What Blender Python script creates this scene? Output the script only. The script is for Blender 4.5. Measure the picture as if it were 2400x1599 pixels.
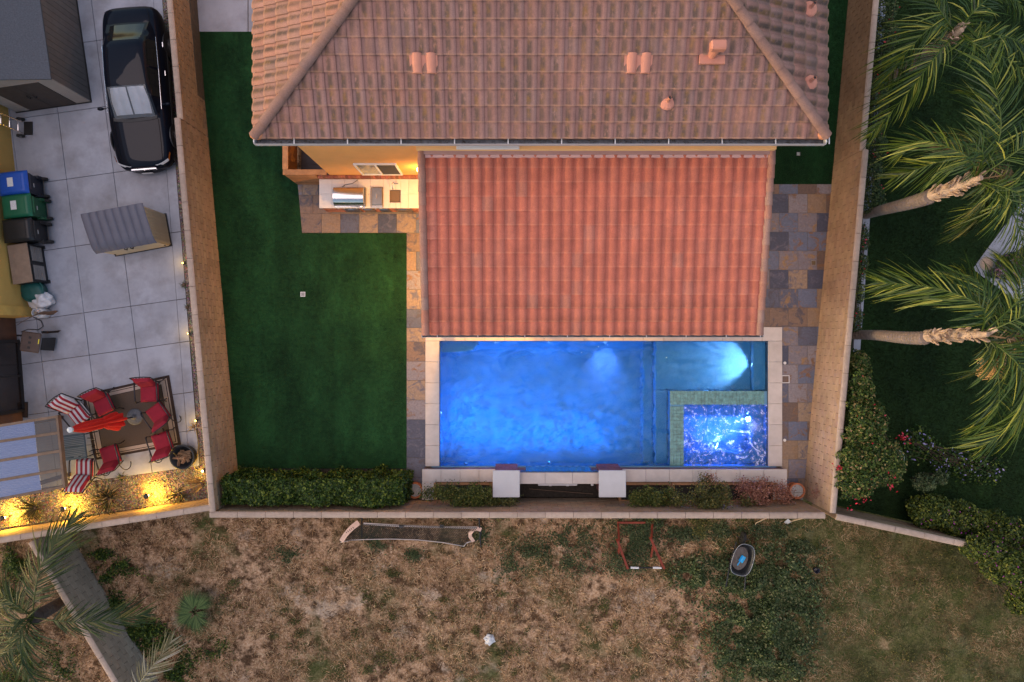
import bpy, bmesh, math, random
import numpy as np
from mathutils import Vector, Matrix, noise
R = math.radians
random.seed(7); rng = np.random.default_rng(7)
for o in list(bpy.data.objects): bpy.data.objects.remove(o)
scn = bpy.context.scene
COL = scn.collection
# ---------------------------------------------------------------- camera (straight down from a drone)
H, F = 23.0, 1725.0                       # camera height in metres, focal length in photo pixels
cd = bpy.data.cameras.new('camera'); cam = bpy.data.objects.new('camera', cd); COL.objects.link(cam)
cam.location = (0, 0, H); cam.rotation_euler = (0, 0, 0)
cd.sensor_width = 36; cd.lens = 36 * F / 2400; cd.clip_start = .1; cd.clip_end = 1000
scn.camera = cam
# ---------------------------------------------------------------- sky, sun, exposure (dusk, soft light from the west)
w = bpy.data.worlds.new('World'); scn.world = w; w.use_nodes = True
nt = w.node_tree; bg = nt.nodes['Background']
sky = nt.nodes.new('ShaderNodeTexSky'); sky.sky_type = 'NISHITA'; sky.sun_disc = False
SUN_EL, SUN_AZ = 12, 262                  # degrees; azimuth clockwise from +Y
sky.sun_elevation = R(SUN_EL); sky.sun_rotation = R(SUN_AZ); sky.dust_density = 2.2; sky.ozone_density = 1.0
nt.links.new(sky.outputs[0], bg.inputs[0]); bg.inputs[1].default_value = .15
sd = bpy.data.lights.new('sun', 'SUN'); sun = bpy.data.objects.new('sun', sd); COL.objects.link(sun)
sd.energy = .9; sd.angle = R(50); sd.color = (1, .78, .74)
az, el = R(SUN_AZ), R(84)
sdir = Vector((math.sin(az) * math.cos(el), math.cos(az) * math.cos(el), math.sin(el)))
sun.rotation_euler = sdir.to_track_quat('Z', 'Y').to_euler()
scn.view_settings.view_transform = 'Standard'; scn.view_settings.look = 'None'
scn.view_settings.exposure = .95; scn.view_settings.gamma = 1
scn.render.engine = 'CYCLES'
scn.cycles.use_denoising = True
scn.cycles.max_bounces = 8; scn.cycles.diffuse_bounces = 3; scn.cycles.glossy_bounces = 3
scn.cycles.transmission_bounces = 6; scn.cycles.transparent_max_bounces = 12
scn.cycles.sample_clamp_indirect = 4

# ---------------------------------------------------------------- helpers
def P(px, py, z=0.):
    """photo pixel -> point at height z"""
    return Vector(((px - 1200) * (H - z) / F, (799.5 - py) * (H - z) / F, z))
ZL, ZR = .6, .4                           # ground level of the left and right neighbours' yards

class MB:
    def __init__(s): s.v = []; s.f = []; s.m = []; s.mi = 0
    def add(s, vs, fs):
        b = len(s.v); s.v += [tuple(p) for p in vs]; s.f += [tuple(i + b for i in f) for f in fs]; s.m += [s.mi] * len(fs)
        return s
    def hexa(s, p):                       # 4 bottom ccw, 4 top ccw
        return s.add(p, [(3, 2, 1, 0), (4, 5, 6, 7), (0, 1, 5, 4), (1, 2, 6, 5), (2, 3, 7, 6), (3, 0, 4, 7)])
    def box(s, x0, x1, y0, y1, z0, z1):
        return s.hexa([(x0, y0, z0), (x1, y0, z0), (x1, y1, z0), (x0, y1, z0), (x0, y0, z1), (x1, y0, z1), (x1, y1, z1), (x0, y1, z1)])
    def cbox(s, x0, x1, y0, y1, z0, z1, c=.01):   # box with chamfered top and upright edges
        def ring(i, z):
            return [(x0 + i, y0 + c, z), (x0 + c, y0 + i, z), (x1 - c, y0 + i, z), (x1 - i, y0 + c, z),
                    (x1 - i, y1 - c, z), (x1 - c, y1 - i, z), (x0 + c, y1 - i, z), (x0 + i, y1 - c, z)]
        vs = ring(0, z0) + ring(0, z1 - c) + [(x0 + c, y0 + c, z1), (x1 - c, y0 + c, z1), (x1 - c, y1 - c, z1), (x0 + c, y1 - c, z1)]
        fs = [tuple(range(7, -1, -1))] + [(i, (i + 1) % 8, 8 + (i + 1) % 8, 8 + i) for i in range(8)]
        fs += [(8, 9, 16), (9, 10, 17, 16), (10, 11, 17), (11, 12, 18, 17), (12, 13, 18), (13, 14, 19, 18), (14, 15, 19), (15, 8, 16, 19), (16, 17, 18, 19)]
        return s.add(vs, fs)
    def prism(s, poly, z0, z1, c=0):      # poly ccw of (x,y); optional chamfer
        n = len(poly); cx = sum(p[0] for p in poly) / n; cy = sum(p[1] for p in poly) / n
        vs = [(p[0], p[1], z0) for p in poly]
        if c:
            vs += [(p[0], p[1], z1 - c) for p in poly]
            for p in poly:
                d = math.hypot(p[0] - cx, p[1] - cy) or 1; k = 1 - c * 1.4 / d
                vs.append((cx + (p[0] - cx) * k, cy + (p[1] - cy) * k, z1))
            fs = [(i, (i + 1) % n, n + (i + 1) % n, n + i) for i in range(n)] + [(n + i, n + (i + 1) % n, 2 * n + (i + 1) % n, 2 * n + i) for i in range(n)]
            fs += [tuple(range(n - 1, -1, -1)), tuple(range(2 * n, 3 * n))]
        else:
            vs += [(p[0], p[1], z1) for p in poly]
            fs = [(i, (i + 1) % n, n + (i + 1) % n, n + i) for i in range(n)] + [tuple(range(n - 1, -1, -1)), tuple(range(n, 2 * n))]
        return s.add(vs, fs)
    def bar(s, a, b, w, h, up=(0, 0, 1)):  # rectangular bar from a to b
        a = Vector(a); b = Vector(b); t = (b - a).normalized(); u = Vector(up)
        if abs(t.dot(u)) > .95: u = Vector((0, 1, 0))
        sd_ = t.cross(u).normalized(); u = sd_.cross(t).normalized()
        q = [sd_ * (w / 2) * i + u * (h / 2) * j for i, j in ((-1, -1), (1, -1), (1, 1), (-1, 1))]
        vs = [a + k for k in q] + [b + k for k in q]
        return s.add(vs, [(0, 1, 2, 3), (7, 6, 5, 4), (0, 4, 5, 1), (1, 5, 6, 2), (2, 6, 7, 3), (3, 7, 4, 0)])
    def tube(s, pts, r, n=8, cap=True):
        pts = [Vector(p) for p in pts]; m = len(pts)
        rs = r if isinstance(r, (list, tuple)) else [r] * m
        vs = []; fs = []; prev = None
        for i, p in enumerate(pts):
            t = (pts[min(i + 1, m - 1)] - pts[max(i - 1, 0)])
            t = t.normalized() if t.length > 1e-9 else Vector((0, 0, 1))
            if prev is None:
                u = t.cross(Vector((0, 0, 1)))
                if u.length < .1: u = t.cross(Vector((1, 0, 0)))
            else: u = prev - t * prev.dot(t)
            u.normalize(); prev = u; v2 = t.cross(u)
            vs += [p + (u * math.cos(2 * math.pi * k / n) + v2 * math.sin(2 * math.pi * k / n)) * rs[i] for k in range(n)]
        for i in range(m - 1):
            for k in range(n):
                fs.append((i * n + k, i * n + (k + 1) % n, (i + 1) * n + (k + 1) % n, (i + 1) * n + k))
        if cap: fs += [tuple(range(n - 1, -1, -1)), tuple(range((m - 1) * n, m * n))]
        return s.add(vs, fs)
    def lathe(s, prof, c=(0, 0, 0), n=24):  # prof of (r,z)
        vs = []; fs = []; m = len(prof)
        for r, z in prof:
            vs += [(c[0] + r * math.cos(2 * math.pi * k / n), c[1] + r * math.sin(2 * math.pi * k / n), c[2] + z) for k in range(n)]
        for i in range(m - 1):
            for k in range(n):
                fs.append((i * n + k, i * n + (k + 1) % n, (i + 1) * n + (k + 1) % n, (i + 1) * n + k))
        fs += [tuple(range(n - 1, -1, -1)), tuple(range((m - 1) * n, m * n))]
        return s.add(vs, fs)
    def blob(s, c, r, n=10, m=7, amp=.15, seed=0, flat=0.):
        c = Vector(c); r = (r, r, r) if not isinstance(r, (tuple, list)) else r; vs = []; fs = []
        for i in range(m + 1):
            th = math.pi * i / m
            for k in range(n):
                ph = 2 * math.pi * k / n
                d = Vector((math.sin(th) * math.cos(ph), math.sin(th) * math.sin(ph), math.cos(th)))
                q = 1 + amp * noise.noise(d * 1.7 + Vector((seed * 3.1, seed, 0)))
                p = Vector((d.x * r[0], d.y * r[1], d.z * r[2])) * q
                if flat and p.z < -flat: p.z = -flat
                vs.append(c + p)
        for i in range(m):
            for k in range(n):
                fs.append((i * n + k, (i + 1) * n + k, (i + 1) * n + (k + 1) % n, i * n + (k + 1) % n))
        return s.add(vs, fs)
    def grid(s, fn, nu, nv):              # fn(u,v)->point, u,v in 0..1
        vs = [fn(i / nu, j / nv) for j in range(nv + 1) for i in range(nu + 1)]
        fs = [(j * (nu + 1) + i, j * (nu + 1) + i + 1, (j + 1) * (nu + 1) + i + 1, (j + 1) * (nu + 1) + i) for j in range(nv) for i in range(nu)]
        return s.add(vs, fs)

def link(name, me, mats, parent=None, loc=None):
    o = bpy.data.objects.new(name, me); COL.objects.link(o)
    for m in (mats if isinstance(mats, (list, tuple)) else [mats]):
        me.materials.append(m)
    if parent: o.parent = parent
    if loc is not None: o.location = loc
    return o
ORG = {}
def world_org(o):
    v = Vector((0, 0, 0))
    while o is not None: v += o.location; o = o.parent
    return v
def mk(name, mb, mat, parent=None, smooth=False, local=False):
    """link a builder's geometry as ONE mesh object; vertices are in world space unless local"""
    org = Vector((0, 0, 0))
    vs = mb.v
    if not local:
        if parent: org = world_org(parent); off = org
        else:
            a = np.array(vs); off = Vector(((a[:, 0].min() + a[:, 0].max()) / 2, (a[:, 1].min() + a[:, 1].max()) / 2, a[:, 2].min()))
        vs = [(v[0] - off.x, v[1] - off.y, v[2] - off.z) for v in vs]
    me = bpy.data.meshes.new(name); me.from_pydata(vs, [], mb.f); me.update()
    if any(mb.m): me.polygons.foreach_set('material_index', mb.m)
    if smooth: me.polygons.foreach_set('use_smooth', [True] * len(me.polygons))
    o = link(name, me, mat, parent)
    if not parent and not local: o.location = off
    return o
def sharp(o, ang=35):
    me = o.data; me.polygons.foreach_set('use_smooth', [True] * len(me.polygons))
    try: me.set_sharp_from_angle(angle=R(ang))
    except Exception: pass
    return o
def npmesh(name, V, T, mat, parent=None, uv=None, quads=False):
    """big mesh from numpy arrays: V (n,3), T (m,3 or 4)"""
    V = np.asarray(V, dtype=np.float32); T = np.asarray(T, dtype=np.int32); k = T.shape[1]
    if parent is not None: V = V - np.array(world_org(parent), dtype=np.float32)
    me = bpy.data.meshes.new(name); me.vertices.add(len(V)); me.vertices.foreach_set('co', V.ravel())
    me.loops.add(T.size); me.loops.foreach_set('vertex_index', T.ravel())
    me.polygons.add(len(T)); me.polygons.foreach_set('loop_start', np.arange(len(T), dtype=np.int32) * k)
    try: me.polygons.foreach_set('loop_total', np.full(len(T), k, dtype=np.int32))
    except Exception: pass
    if uv is not None:
        l = me.uv_layers.new(name='UVMap'); l.data.foreach_set('uv', np.asarray(uv, dtype=np.float32)[T.ravel()].ravel())
    me.update(calc_edges=True); me.validate()
    return link(name, me, mat, parent)
LABELS = set()
def tag(o, label=None, cat=None, group=None, kind=None):
    if label: o['label'] = label
    if cat: o['category'] = cat
    if group: o['group'] = group
    if kind: o['kind'] = kind
    return o
def thing(name, label, cat, loc=(0, 0, 0), rz=0, group=None):
    o = bpy.data.objects.new(name, None); COL.objects.link(o); o.location = loc; o.rotation_euler = (0, 0, rz); o.empty_display_size = .2
    return tag(o, label, cat, group)
def struct(o): return tag(o, kind='structure')
def copy_tree(o, parent=None):
    c = o.copy(); COL.objects.link(c); c.parent = parent
    for ch in o.children: copy_tree(ch, c)
    return c
def lamp(kind, name, loc, energy, color, parent=None, size=.05, target=None, spot=None, blend=.5, ripple=0):
    ld = bpy.data.lights.new(name, kind); ld.energy = energy; ld.color = color
    if kind == 'AREA': ld.size = size
    else: ld.shadow_soft_size = size
    if kind == 'SPOT': ld.spot_size = R(spot or 90); ld.spot_blend = blend
    if ripple:                            # streaks of rippling water put into the lamp's strength as noise
        ld.use_nodes = True; t_ = ld.node_tree; em = t_.nodes['Emission']; g_ = t_.nodes.new('ShaderNodeNewGeometry'); nz = t_.nodes.new('ShaderNodeTexNoise'); nz.inputs['Scale'].default_value = ripple; nz.inputs['Detail'].default_value = 3; nz.inputs['Distortion'].default_value = 2.5
        mp = t_.nodes.new('ShaderNodeMapping'); mp.inputs['Scale'].default_value = (.7, .9, 3.2); mr = t_.nodes.new('ShaderNodeMapRange'); mr.inputs['From Min'].default_value = .40; mr.inputs['From Max'].default_value = .62; mr.inputs['To Min'].default_value = .12; mr.inputs['To Max'].default_value = 2.3
        t_.links.new(g_.outputs['Incoming'], mp.inputs[0]); t_.links.new(mp.outputs[0], nz.inputs['Vector']); t_.links.new(nz.outputs['Fac'], mr.inputs[0]); t_.links.new(mr.outputs[0], em.inputs['Strength'])
    o = bpy.data.objects.new(name, ld); COL.objects.link(o)
    loc = Vector(loc)
    if parent: o.parent = parent; o.location = loc - world_org(parent)
    else: o.location = loc
    if target is not None: o.rotation_euler = (loc - Vector(target)).to_track_quat('Z', 'Y').to_euler()
    return o

# ---------------------------------------------------------------- materials
class NT:
    def __init__(s, m): s.t = m.node_tree; s.n = s.t.nodes; s.l = s.t.links
    def new(s, t, **kw):
        n = s.n.new('ShaderNode' + t)
        for k, v in kw.items(): setattr(n, k, v)
        return n
    def pos(s): return s.new('NewGeometry').outputs['Position']
    def noise(s, scale, detail=4, rough=.55, vec=None, dist=0, stretch=None):
        n = s.new('TexNoise'); n.inputs['Scale'].default_value = scale; n.inputs['Detail'].default_value = detail
        n.inputs['Roughness'].default_value = rough; n.inputs['Distortion'].default_value = dist
        v = vec or s.pos()
        if stretch:
            mp = s.new('Mapping'); mp.inputs['Scale'].default_value = stretch; s.l.new(v, mp.inputs['Vector']); v = mp.outputs[0]
        s.l.new(v, n.inputs['Vector']); return n.outputs['Fac']
    def ramp(s, fac, stops, interp='LINEAR'):
        r = s.new('ValToRGB'); cr = r.color_ramp; cr.interpolation = interp
        while len(cr.elements) < len(stops): cr.elements.new(.5)
        for e, (p, c) in zip(cr.elements, stops):
            e.position = p; e.color = (*c, 1) if not isinstance(c, (int, float)) else (c, c, c, 1)
        s.l.new(fac, r.inputs[0]); return r.outputs[0]
    def mix(s, fac, a, b, blend='MIX'):
        m = s.new('MixRGB', blend_type=blend)
        for i, x in enumerate((fac, a, b)):
            if hasattr(x, 'is_output'): s.l.new(x, m.inputs[i])
            elif isinstance(x, (int, float)): m.inputs[i].default_value = x if i == 0 else (x, x, x, 1)
            else: m.inputs[i].default_value = (*x, 1)
        return m.outputs[0]
    def math(s, op, a, b=0.):
        m = s.new('Math', operation=op)
        for i, x in enumerate((a, b)):
            if hasattr(x, 'is_output'): s.l.new(x, m.inputs[i])
            else: m.inputs[i].default_value = x
        return m.outputs[0]
    def bump(s, h, strength, dist, bsdf):
        b = s.new('Bump'); b.inputs['Strength'].default_value = strength; b.inputs['Distance'].default_value = dist
        s.l.new(h, b.inputs['Height']); s.l.new(b.outputs[0], bsdf.inputs['Normal']); return b
def newmat(name):
    m = bpy.data.materials.new(name); m.use_nodes = True; n = NT(m); return m, n, m.node_tree.nodes['Principled BSDF']
def M(name, col, rough=.65, var=.18, scale=3., bump=.25, bscale=60., bdist=.01, metal=0., spec=.4, rnd=0., hue=0., dirt=None, dirt_amt=.35, dscale=1.2, coat=0., stretch=None, island=False):
    m, n, b = newmat(name)
    f = n.noise(scale, 6, .62, stretch=stretch)
    c = n.ramp(f, [(.28, tuple(x * (1 - var) for x in col)), (.72, tuple(min(1, x * (1 + var)) for x in col))])
    if dirt:
        d = n.noise(dscale, 5, .65); d = n.ramp(d, [(.45, 0.), (.75, 1.)])
        c = n.mix(n.math('MULTIPLY', d, dirt_amt), c, dirt)
    if rnd or hue:
        src = n.new('NewGeometry').outputs['Random Per Island'] if island else n.new('ObjectInfo').outputs['Random']
        h = n.new('HueSaturation'); n.l.new(c, h.inputs['Color'])
        mr = n.new('MapRange'); mr.inputs['To Min'].default_value = 1 - rnd; mr.inputs['To Max'].default_value = 1 + rnd
        n.l.new(src, mr.inputs[0]); n.l.new(mr.outputs[0], h.inputs['Value'])
        if hue:
            w_ = n.new('TexWhiteNoise', noise_dimensions='1D'); n.l.new(src, w_.inputs['W'])
            m2 = n.new('MapRange'); m2.inputs['To Min'].default_value = .5 - hue; m2.inputs['To Max'].default_value = .5 + hue
            n.l.new(w_.outputs['Value'], m2.inputs[0]); n.l.new(m2.outputs[0], h.inputs['Hue'])
        c = h.outputs[0]
    n.l.new(c, b.inputs['Base Color'])
    b.inputs['Roughness'].default_value = rough; b.inputs['Metallic'].default_value = metal; b.inputs['Specular IOR Level'].default_value = spec
    if coat: b.inputs['Coat Weight'].default_value = coat; b.inputs['Coat Roughness'].default_value = .04
    if bump: n.bump(n.noise(bscale, 5, .6), bump, bdist, b)
    return m
def leafmat(name, stops, rough=.55, trans=.25, spec=.3):
    m, n, b = newmat(name)
    c = n.ramp(n.new('NewGeometry').outputs['Random Per Island'], stops)
    n.l.new(c, b.inputs['Base Color']); b.inputs['Roughness'].default_value = rough; b.inputs['Specular IOR Level'].default_value = spec
    tr = n.new('BsdfTranslucent'); n.l.new(c, tr.inputs['Color'])
    mx = n.new('MixShader'); mx.inputs[0].default_value = trans
    n.l.new(b.outputs[0], mx.inputs[1]); n.l.new(tr.outputs[0], mx.inputs[2])
    n.l.new(mx.outputs[0], m.node_tree.nodes['Material Output'].inputs['Surface']); return m
def emit(name, col, strength):
    m, n, b = newmat(name); b.inputs['Base Color'].default_value = (.8, .8, .8, 1)
    b.inputs['Emission Color'].default_value = (*col, 1); b.inputs['Emission Strength'].default_value = strength; return m
def glassmat(name, tint, rough=.05, alpha=.5, spec=.8):
    m, n, b = newmat(name)
    b.inputs['Base Color'].default_value = (*tint, 1); b.inputs['Roughness'].default_value = rough; b.inputs['Specular IOR Level'].default_value = spec
    tr = n.new('BsdfTransparent'); tr.inputs[0].default_value = (*[min(1, x * .5 + .5) for x in tint], 1)
    mx = n.new('MixShader'); mx.inputs[0].default_value = alpha
    n.l.new(tr.outputs[0], mx.inputs[1]); n.l.new(b.outputs[0], mx.inputs[2]); n.l.new(mx.outputs[0], m.node_tree.nodes['Material Output'].inputs['Surface']); return m

CONCRETE = M('concrete', (.31, .33, .39), .8, .16, 1.1, .3, 90, .006, rnd=.06, dirt=(.15, .145, .15), dirt_amt=.6, dscale=1.3)
SLABJOINT = M('joint_soil', (.07, .065, .06), .9)  # dark soil showing in the joints between slabs
BLOCK = M('slump_block', (.375, .25, .16), .9, .14, 7, .5, 45, .012, rnd=.1, hue=.006, dirt=(.17, .105, .065), dirt_amt=.55, dscale=.9)
BLOCK_G = M('grey_slump_block', (.34, .262, .205), .9, .14, 7, .5, 45, .012, rnd=.1, dirt=(.2, .16, .13), dirt_amt=.4)
MORTAR = M('mortar', (.15, .10, .07), .95, .1, 20, .4, 80)
CAP = M('cap_block', (.38, .29, .235), .9, .14, 9, .5, 50, .01, rnd=.09, dirt=(.2, .15, .12), dirt_amt=.5, dscale=1.5)
STUCCO_O = M('ochre_stucco', (.70, .34, .11), .9, .06, 2, .5, 140, .008)
STUCCO_Y = M('yellow_stucco', (.52, .34, .10), .9, .08, 2, .5, 140, .008)
WHITE = M('white_paint', (.62, .62, .64), .45, .04, 5, .1)
GUTTER_IN = M('gutter_metal', (.10, .11, .13), .5, .5, 9, .1, metal=.3)
WOOD_R = M('redwood', (.42, .19, .075), .7, .3, 6, .35, 40, rnd=.16, stretch=(1, 1, .2))
WOOD_P = M('planter_wood', (.30, .15, .07), .75, .3, 8, .35, 40, rnd=.2, dirt=(.08, .05, .03))
WOOD_G = M('grey_timber', (.13, .085, .06), .8, .25, 6, .3, 40, rnd=.1)
COPING = M('limestone_coping', (.50, .45, .42), .7, .09, 3.5, .2, 50, .004, rnd=.06, dirt=(.36, .31, .28), dirt_amt=.5, dscale=2.5)
CAPSTONE = M('grey_capstone', (.45, .445, .46), .6, .06, 4, .2, 80, .004)
BRICK = M('red_brick', (.26, .095, .065), .85, .25, 9, .4, 50, .01, rnd=.35, hue=.015)
BLACK = M('black_metal', (.015, .015, .018), .45, .2, 5, .05)
BLACKP = M('black_plastic', (.018, .019, .022), .5, .2, 5, .1)
STEEL = M('stainless_steel', (.62, .61, .60), .25, .05, 8, .03, 300, .002, metal=1)
STEEL_D = M('dark_steel', (.30, .29, .28), .35, .1, 8, .03, metal=1)
CHROME = M('chrome', (.75, .75, .78), .12, .02, 5, 0, metal=1)
TERRACOTTA = M('terracotta', (.42, .14, .06), .85, .15, 8, .3, 60)
SOIL = M('dark_soil', (.035, .028, .022), .95, .4, 12, .8, 40, .03)
PALEGRAVEL = M('pale_gravel', (.38, .37, .35), .9, .5, 60, .8, 60, .02)
RUBBER = M('tyre_rubber', (.02, .02, .021), .8, .2, 10, .2)
# ================================================================ THE SETTING
def clip(poly, a, b):
    """keep what lies left of a->b"""
    out = []; n = len(poly)
    def sd_(p): return (b[0] - a[0]) * (p[1] - a[1]) - (b[1] - a[1]) * (p[0] - a[0])
    for i in range(n):
        p, q = poly[i], poly[(i + 1) % n]; sp, sq = sd_(p), sd_(q)
        if sp >= 0: out.append(p)
        if sp * sq < 0:
            t = sp / (sp - sq); out.append((p[0] + (q[0] - p[0]) * t, p[1] + (q[1] - p[1]) * t))
    return out
def area(poly): return .5 * sum(poly[i][0] * poly[(i + 1) % len(poly)][1] - poly[(i + 1) % len(poly)][0] * poly[i][1] for i in range(len(poly)))
def PX(pts, z=0.): 
    r = [tuple(P(a, b, z))[:2] for a, b in pts]
    return r if area(r) > 0 else r[::-1]
def triprism(poly, z0, z1):
    """concave-safe slab"""
    from mathutils.geometry import tessellate_polygon
    n = len(poly); vs = [(p[0], p[1], z0) for p in poly] + [(p[0], p[1], z1) for p in poly]
    tris = tessellate_polygon([[Vector((p[0], p[1], 0)) for p in poly]]); fs = []
    for t in tris:
        a = area([poly[i] for i in t]); t = tuple(t) if a > 0 else tuple(t)[::-1]
        fs.append(tuple(i + n for i in t)); fs.append(t[::-1])
    fs += [(i, (i + 1) % n, n + (i + 1) % n, n + i) for i in range(n)]
    return MB().add(vs, fs)

PX0, PX1, PY0, PY1 = -2.267, 8.0, -3.913, 0.0       # pool water outline
# ground: one sheet to the horizon with a hole for the pool
m, n, b = newmat('dry_ground')
big = n.noise(.55, 5, .6); mid = n.noise(2.6, 6, .65); fine = n.noise(16, 6, .75)
straw = n.ramp(fine, [(.3, (.19, .10, .05)), (.46, (.41, .25, .145)), (.64, (.60, .42, .28))])
brown = n.ramp(fine, [(.3, (.028, .017, .010)), (.7, (.14, .078, .042))])
c = n.mix(n.ramp(mid, [(.43, 0.), (.58, 1.)]), straw, brown)
green = n.ramp(fine, [(.3, (.016, .03, .008)), (.7, (.09, .11, .03))])
px_ = n.new('SeparateXYZ'); n.l.new(n.pos(), px_.inputs[0])
east = n.new('MapRange'); east.inputs['From Min'].default_value = 5.5; east.inputs['From Max'].default_value = 9.5; n.l.new(px_.outputs[0], east.inputs[0])
gf = n.ramp(n.math('ADD', big, n.math('MULTIPLY', east.outputs[0], .27)), [(.50, 0.), (.64, .85)])
bare = n.ramp(n.noise(.8, 7, .7), [(.55, 0.), (.66, .8)]); c = n.mix(bare, c, n.ramp(fine, [(.3, (.36, .26, .18)), (.7, (.62, .50, .39))]))
speck = n.ramp(n.noise(42, 2, .5), [(.66, 0.), (.74, 1.)])
c = n.mix(gf, c, green)
c = n.mix(n.math('MULTIPLY', speck, .6), c, (.5, .38, .26))
n.l.new(c, b.inputs['Base Color']); b.inputs['Roughness'].default_value = .95; b.inputs['Specular IOR Level'].default_value = .1
n.bump(n.math('ADD', fine, mid), .9, .06, b); DRY = m
E = 260
g = MB()
xs = [-E, PX0 - .3, PX1 + .3, E]; ys = [-E, PY0 - 1.2, PY1 + .3, E]
gv = [(x, y, -.04) for y in ys for x in xs]
g.add(gv, [(j * 4 + i, j * 4 + i + 1, j * 4 + i + 5, j * 4 + i + 4) for j in range(3) for i in range(3) if not (i == 1 and j == 1)])
struct(mk('ground', g, DRY))
# the dry lot south of the wall: gently uneven sheet
def lotz(x, y): return .05 * noise.noise(Vector((x * .35, y * .35, 3))) + .025 * noise.noise(Vector((x * 1.3, y * 1.3, 7)))
lot = MB().grid(lambda u, v: (lambda x, y: (x, y, .0 + lotz(x, y)))(-24 + 48 * u, -5.25 - 12 * v), 160, 48)
lot.f = [f[::-1] for f in lot.f]
struct(mk('dry_lot', lot, DRY, smooth=True))

# ---- turf
def turfmat(name, dark, light, sc=30):
    m, n, b = newmat(name)
    f = n.noise(sc * 4, 4, .7); f2 = n.noise(1.1, 4, .6, stretch=(1, .45, 1)); f3 = n.noise(7, 4, .6)
    k = n.math('ADD', n.math('MULTIPLY', f, .45), n.math('ADD', n.math('MULTIPLY', f2, .35), n.math('MULTIPLY', f3, .2)))
    sx_ = n.new('SeparateXYZ'); n.l.new(n.pos(), sx_.inputs[0]); roll = n.ramp(n.math('FRACT', n.math('MULTIPLY', sx_.outputs[0], .27)), [(.0, .93), (.5, .93), (.51, 1.07), (1., 1.07)])
    worn = n.ramp(n.noise(.8, 6, .7), [(.5, 1.), (.7, 1.4)])
    n.l.new(n.mix(1., n.mix(1., n.ramp(k, [(.40, dark), (.62, light)]), roll, 'MULTIPLY'), worn, 'MULTIPLY'), b.inputs['Base Color']); b.inputs['Roughness'].default_value = .8; b.inputs['Specular IOR Level'].default_value = .2
    n.bump(f, 1., .03, b); return m
TURF = turfmat('artificial_turf', (.002, .019, .006), (.018, .085, .026))
LAWN_R = turfmat('neighbour_lawn', (.004, .016, .003), (.020, .050, .010), 22)
def blades(poly_px, z, n_, mat, parent, hmin, hmax, wd, name='grass_blades', lean=.6, zf=None, rect=None):
    """many short blades as one mesh"""
    pw = [P(a, b, z) for a, b in poly_px]
    x0, x1 = min(p.x for p in pw), max(p.x for p in pw); y0, y1 = min(p.y for p in pw), max(p.y for p in pw)
    X = rng.uniform(x0, x1, n_); Y = rng.uniform(y0, y1, n_); ins = np.zeros(n_, bool); k = len(pw)
    for i in range(k):
        a, b_ = pw[i], pw[(i + 1) % k]
        cond = ((a.y > Y) != (b_.y > Y)) & (X < (b_.x - a.x) * (Y - a.y) / ((b_.y - a.y) or 1e-9) + a.x); ins ^= cond
    X, Y = X[ins], Y[ins]; n_ = len(X); h = rng.uniform(hmin, hmax, n_); th = rng.uniform(0, 2 * np.pi, n_); ln = rng.uniform(0, lean, n_) * h
    ph = rng.uniform(0, 2 * np.pi, n_); Z = np.full(n_, z) if zf is None else zf(X, Y)
    base = np.stack([X, Y, Z], 1); sv = np.stack([np.cos(th), np.sin(th), np.zeros(n_)], 1) * wd
    tip = base + np.stack([np.cos(ph) * ln, np.sin(ph) * ln, h], 1)
    V = np.stack([base - sv, base + sv, tip], 1).reshape(-1, 3)
    return tag(npmesh(name, V, np.arange(3 * n_).reshape(-1, 3), mat, parent), kind='stuff')
GRASSBL = leafmat('turf_blade', [(0, (.0016, .016, .005)), (.6, (.010, .052, .014)), (1, (.035, .11, .034))], trans=.15)
lawn_px = [(452, 75), (552, 1098), (953, 1098), (953, 547), (708, 547), (698, 433), (664, 400), (664, 75)]
lawn = struct(mk('lawn', triprism(PX(lawn_px), -.03, .015), TURF))
blades(lawn_px, .015, 95000, GRASSBL, lawn, .02, .045, .006)
lawnR_px = [(1936, -60), (1994, -60), (1951, 432), (1800, 432), (1800, 300), (1870, 300)]
side = struct(mk('side_lawn', triprism(PX(lawnR_px), -.03, .015), TURF))
blades(lawnR_px, .015, 40000, GRASSBL, side, .02, .045, .006)
# concrete walk beside the house
wk = MB().box(-14, -4.9, 9.66, 13, -.03, .0); walk = struct(mk('side_walk', wk, SLABJOINT))
for a, b_ in ((440, 581), (583, 700)):
    p = PX([(a, 75), (b_, 75), (b_, -120), (a, -120)]); mk('concrete_slab', MB().prism(p, -.02, .022, .004), CONCRETE, walk)

# ---- slate patio, tile by tile
m, n, b = newmat('slate_tile')
rnd = n.new('ObjectInfo').outputs['Random']
base = n.ramp(rnd, [(0, (.15, .095, .065)), (.14, (.07, .075, .11)), (.27, (.19, .125, .08)), (.38, (.135, .12, .14)), (.5, (.04, .045, .075)), (.62, (.22, .155, .105)), (.72, (.10, .065, .05)), (.82, (.09, .105, .16)), (.92, (.17, .15, .165))], 'CONSTANT')
alt = n.ramp(rnd, [(0, (.06, .05, .06)), (.25, (.21, .125, .06)), (.5, (.085, .08, .11)), (.75, (.15, .075, .035))], 'CONSTANT')
vo = n.new('CombineXYZ'); n.l.new(n.math('MULTIPLY', rnd, 40.), vo.inputs[2])
va = n.new('VectorMath', operation='ADD'); n.l.new(n.pos(), va.inputs[0]); n.l.new(vo.outputs[0], va.inputs[1])
pat = n.noise(3.2, 7, .62, vec=va.outputs[0], dist=1.2); pat2 = n.noise(16, 6, .7, vec=va.outputs[0])
c = n.mix(n.ramp(pat, [(.52, 0.), (.64, 1.)]), base, alt)
c = n.mix(.45, c, n.ramp(pat2, [(.3, .25), (.7, .85)]), 'OVERLAY')
n.l.new(c, b.inputs['Base Color']); b.inputs['Roughness'].default_value = .55
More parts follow.
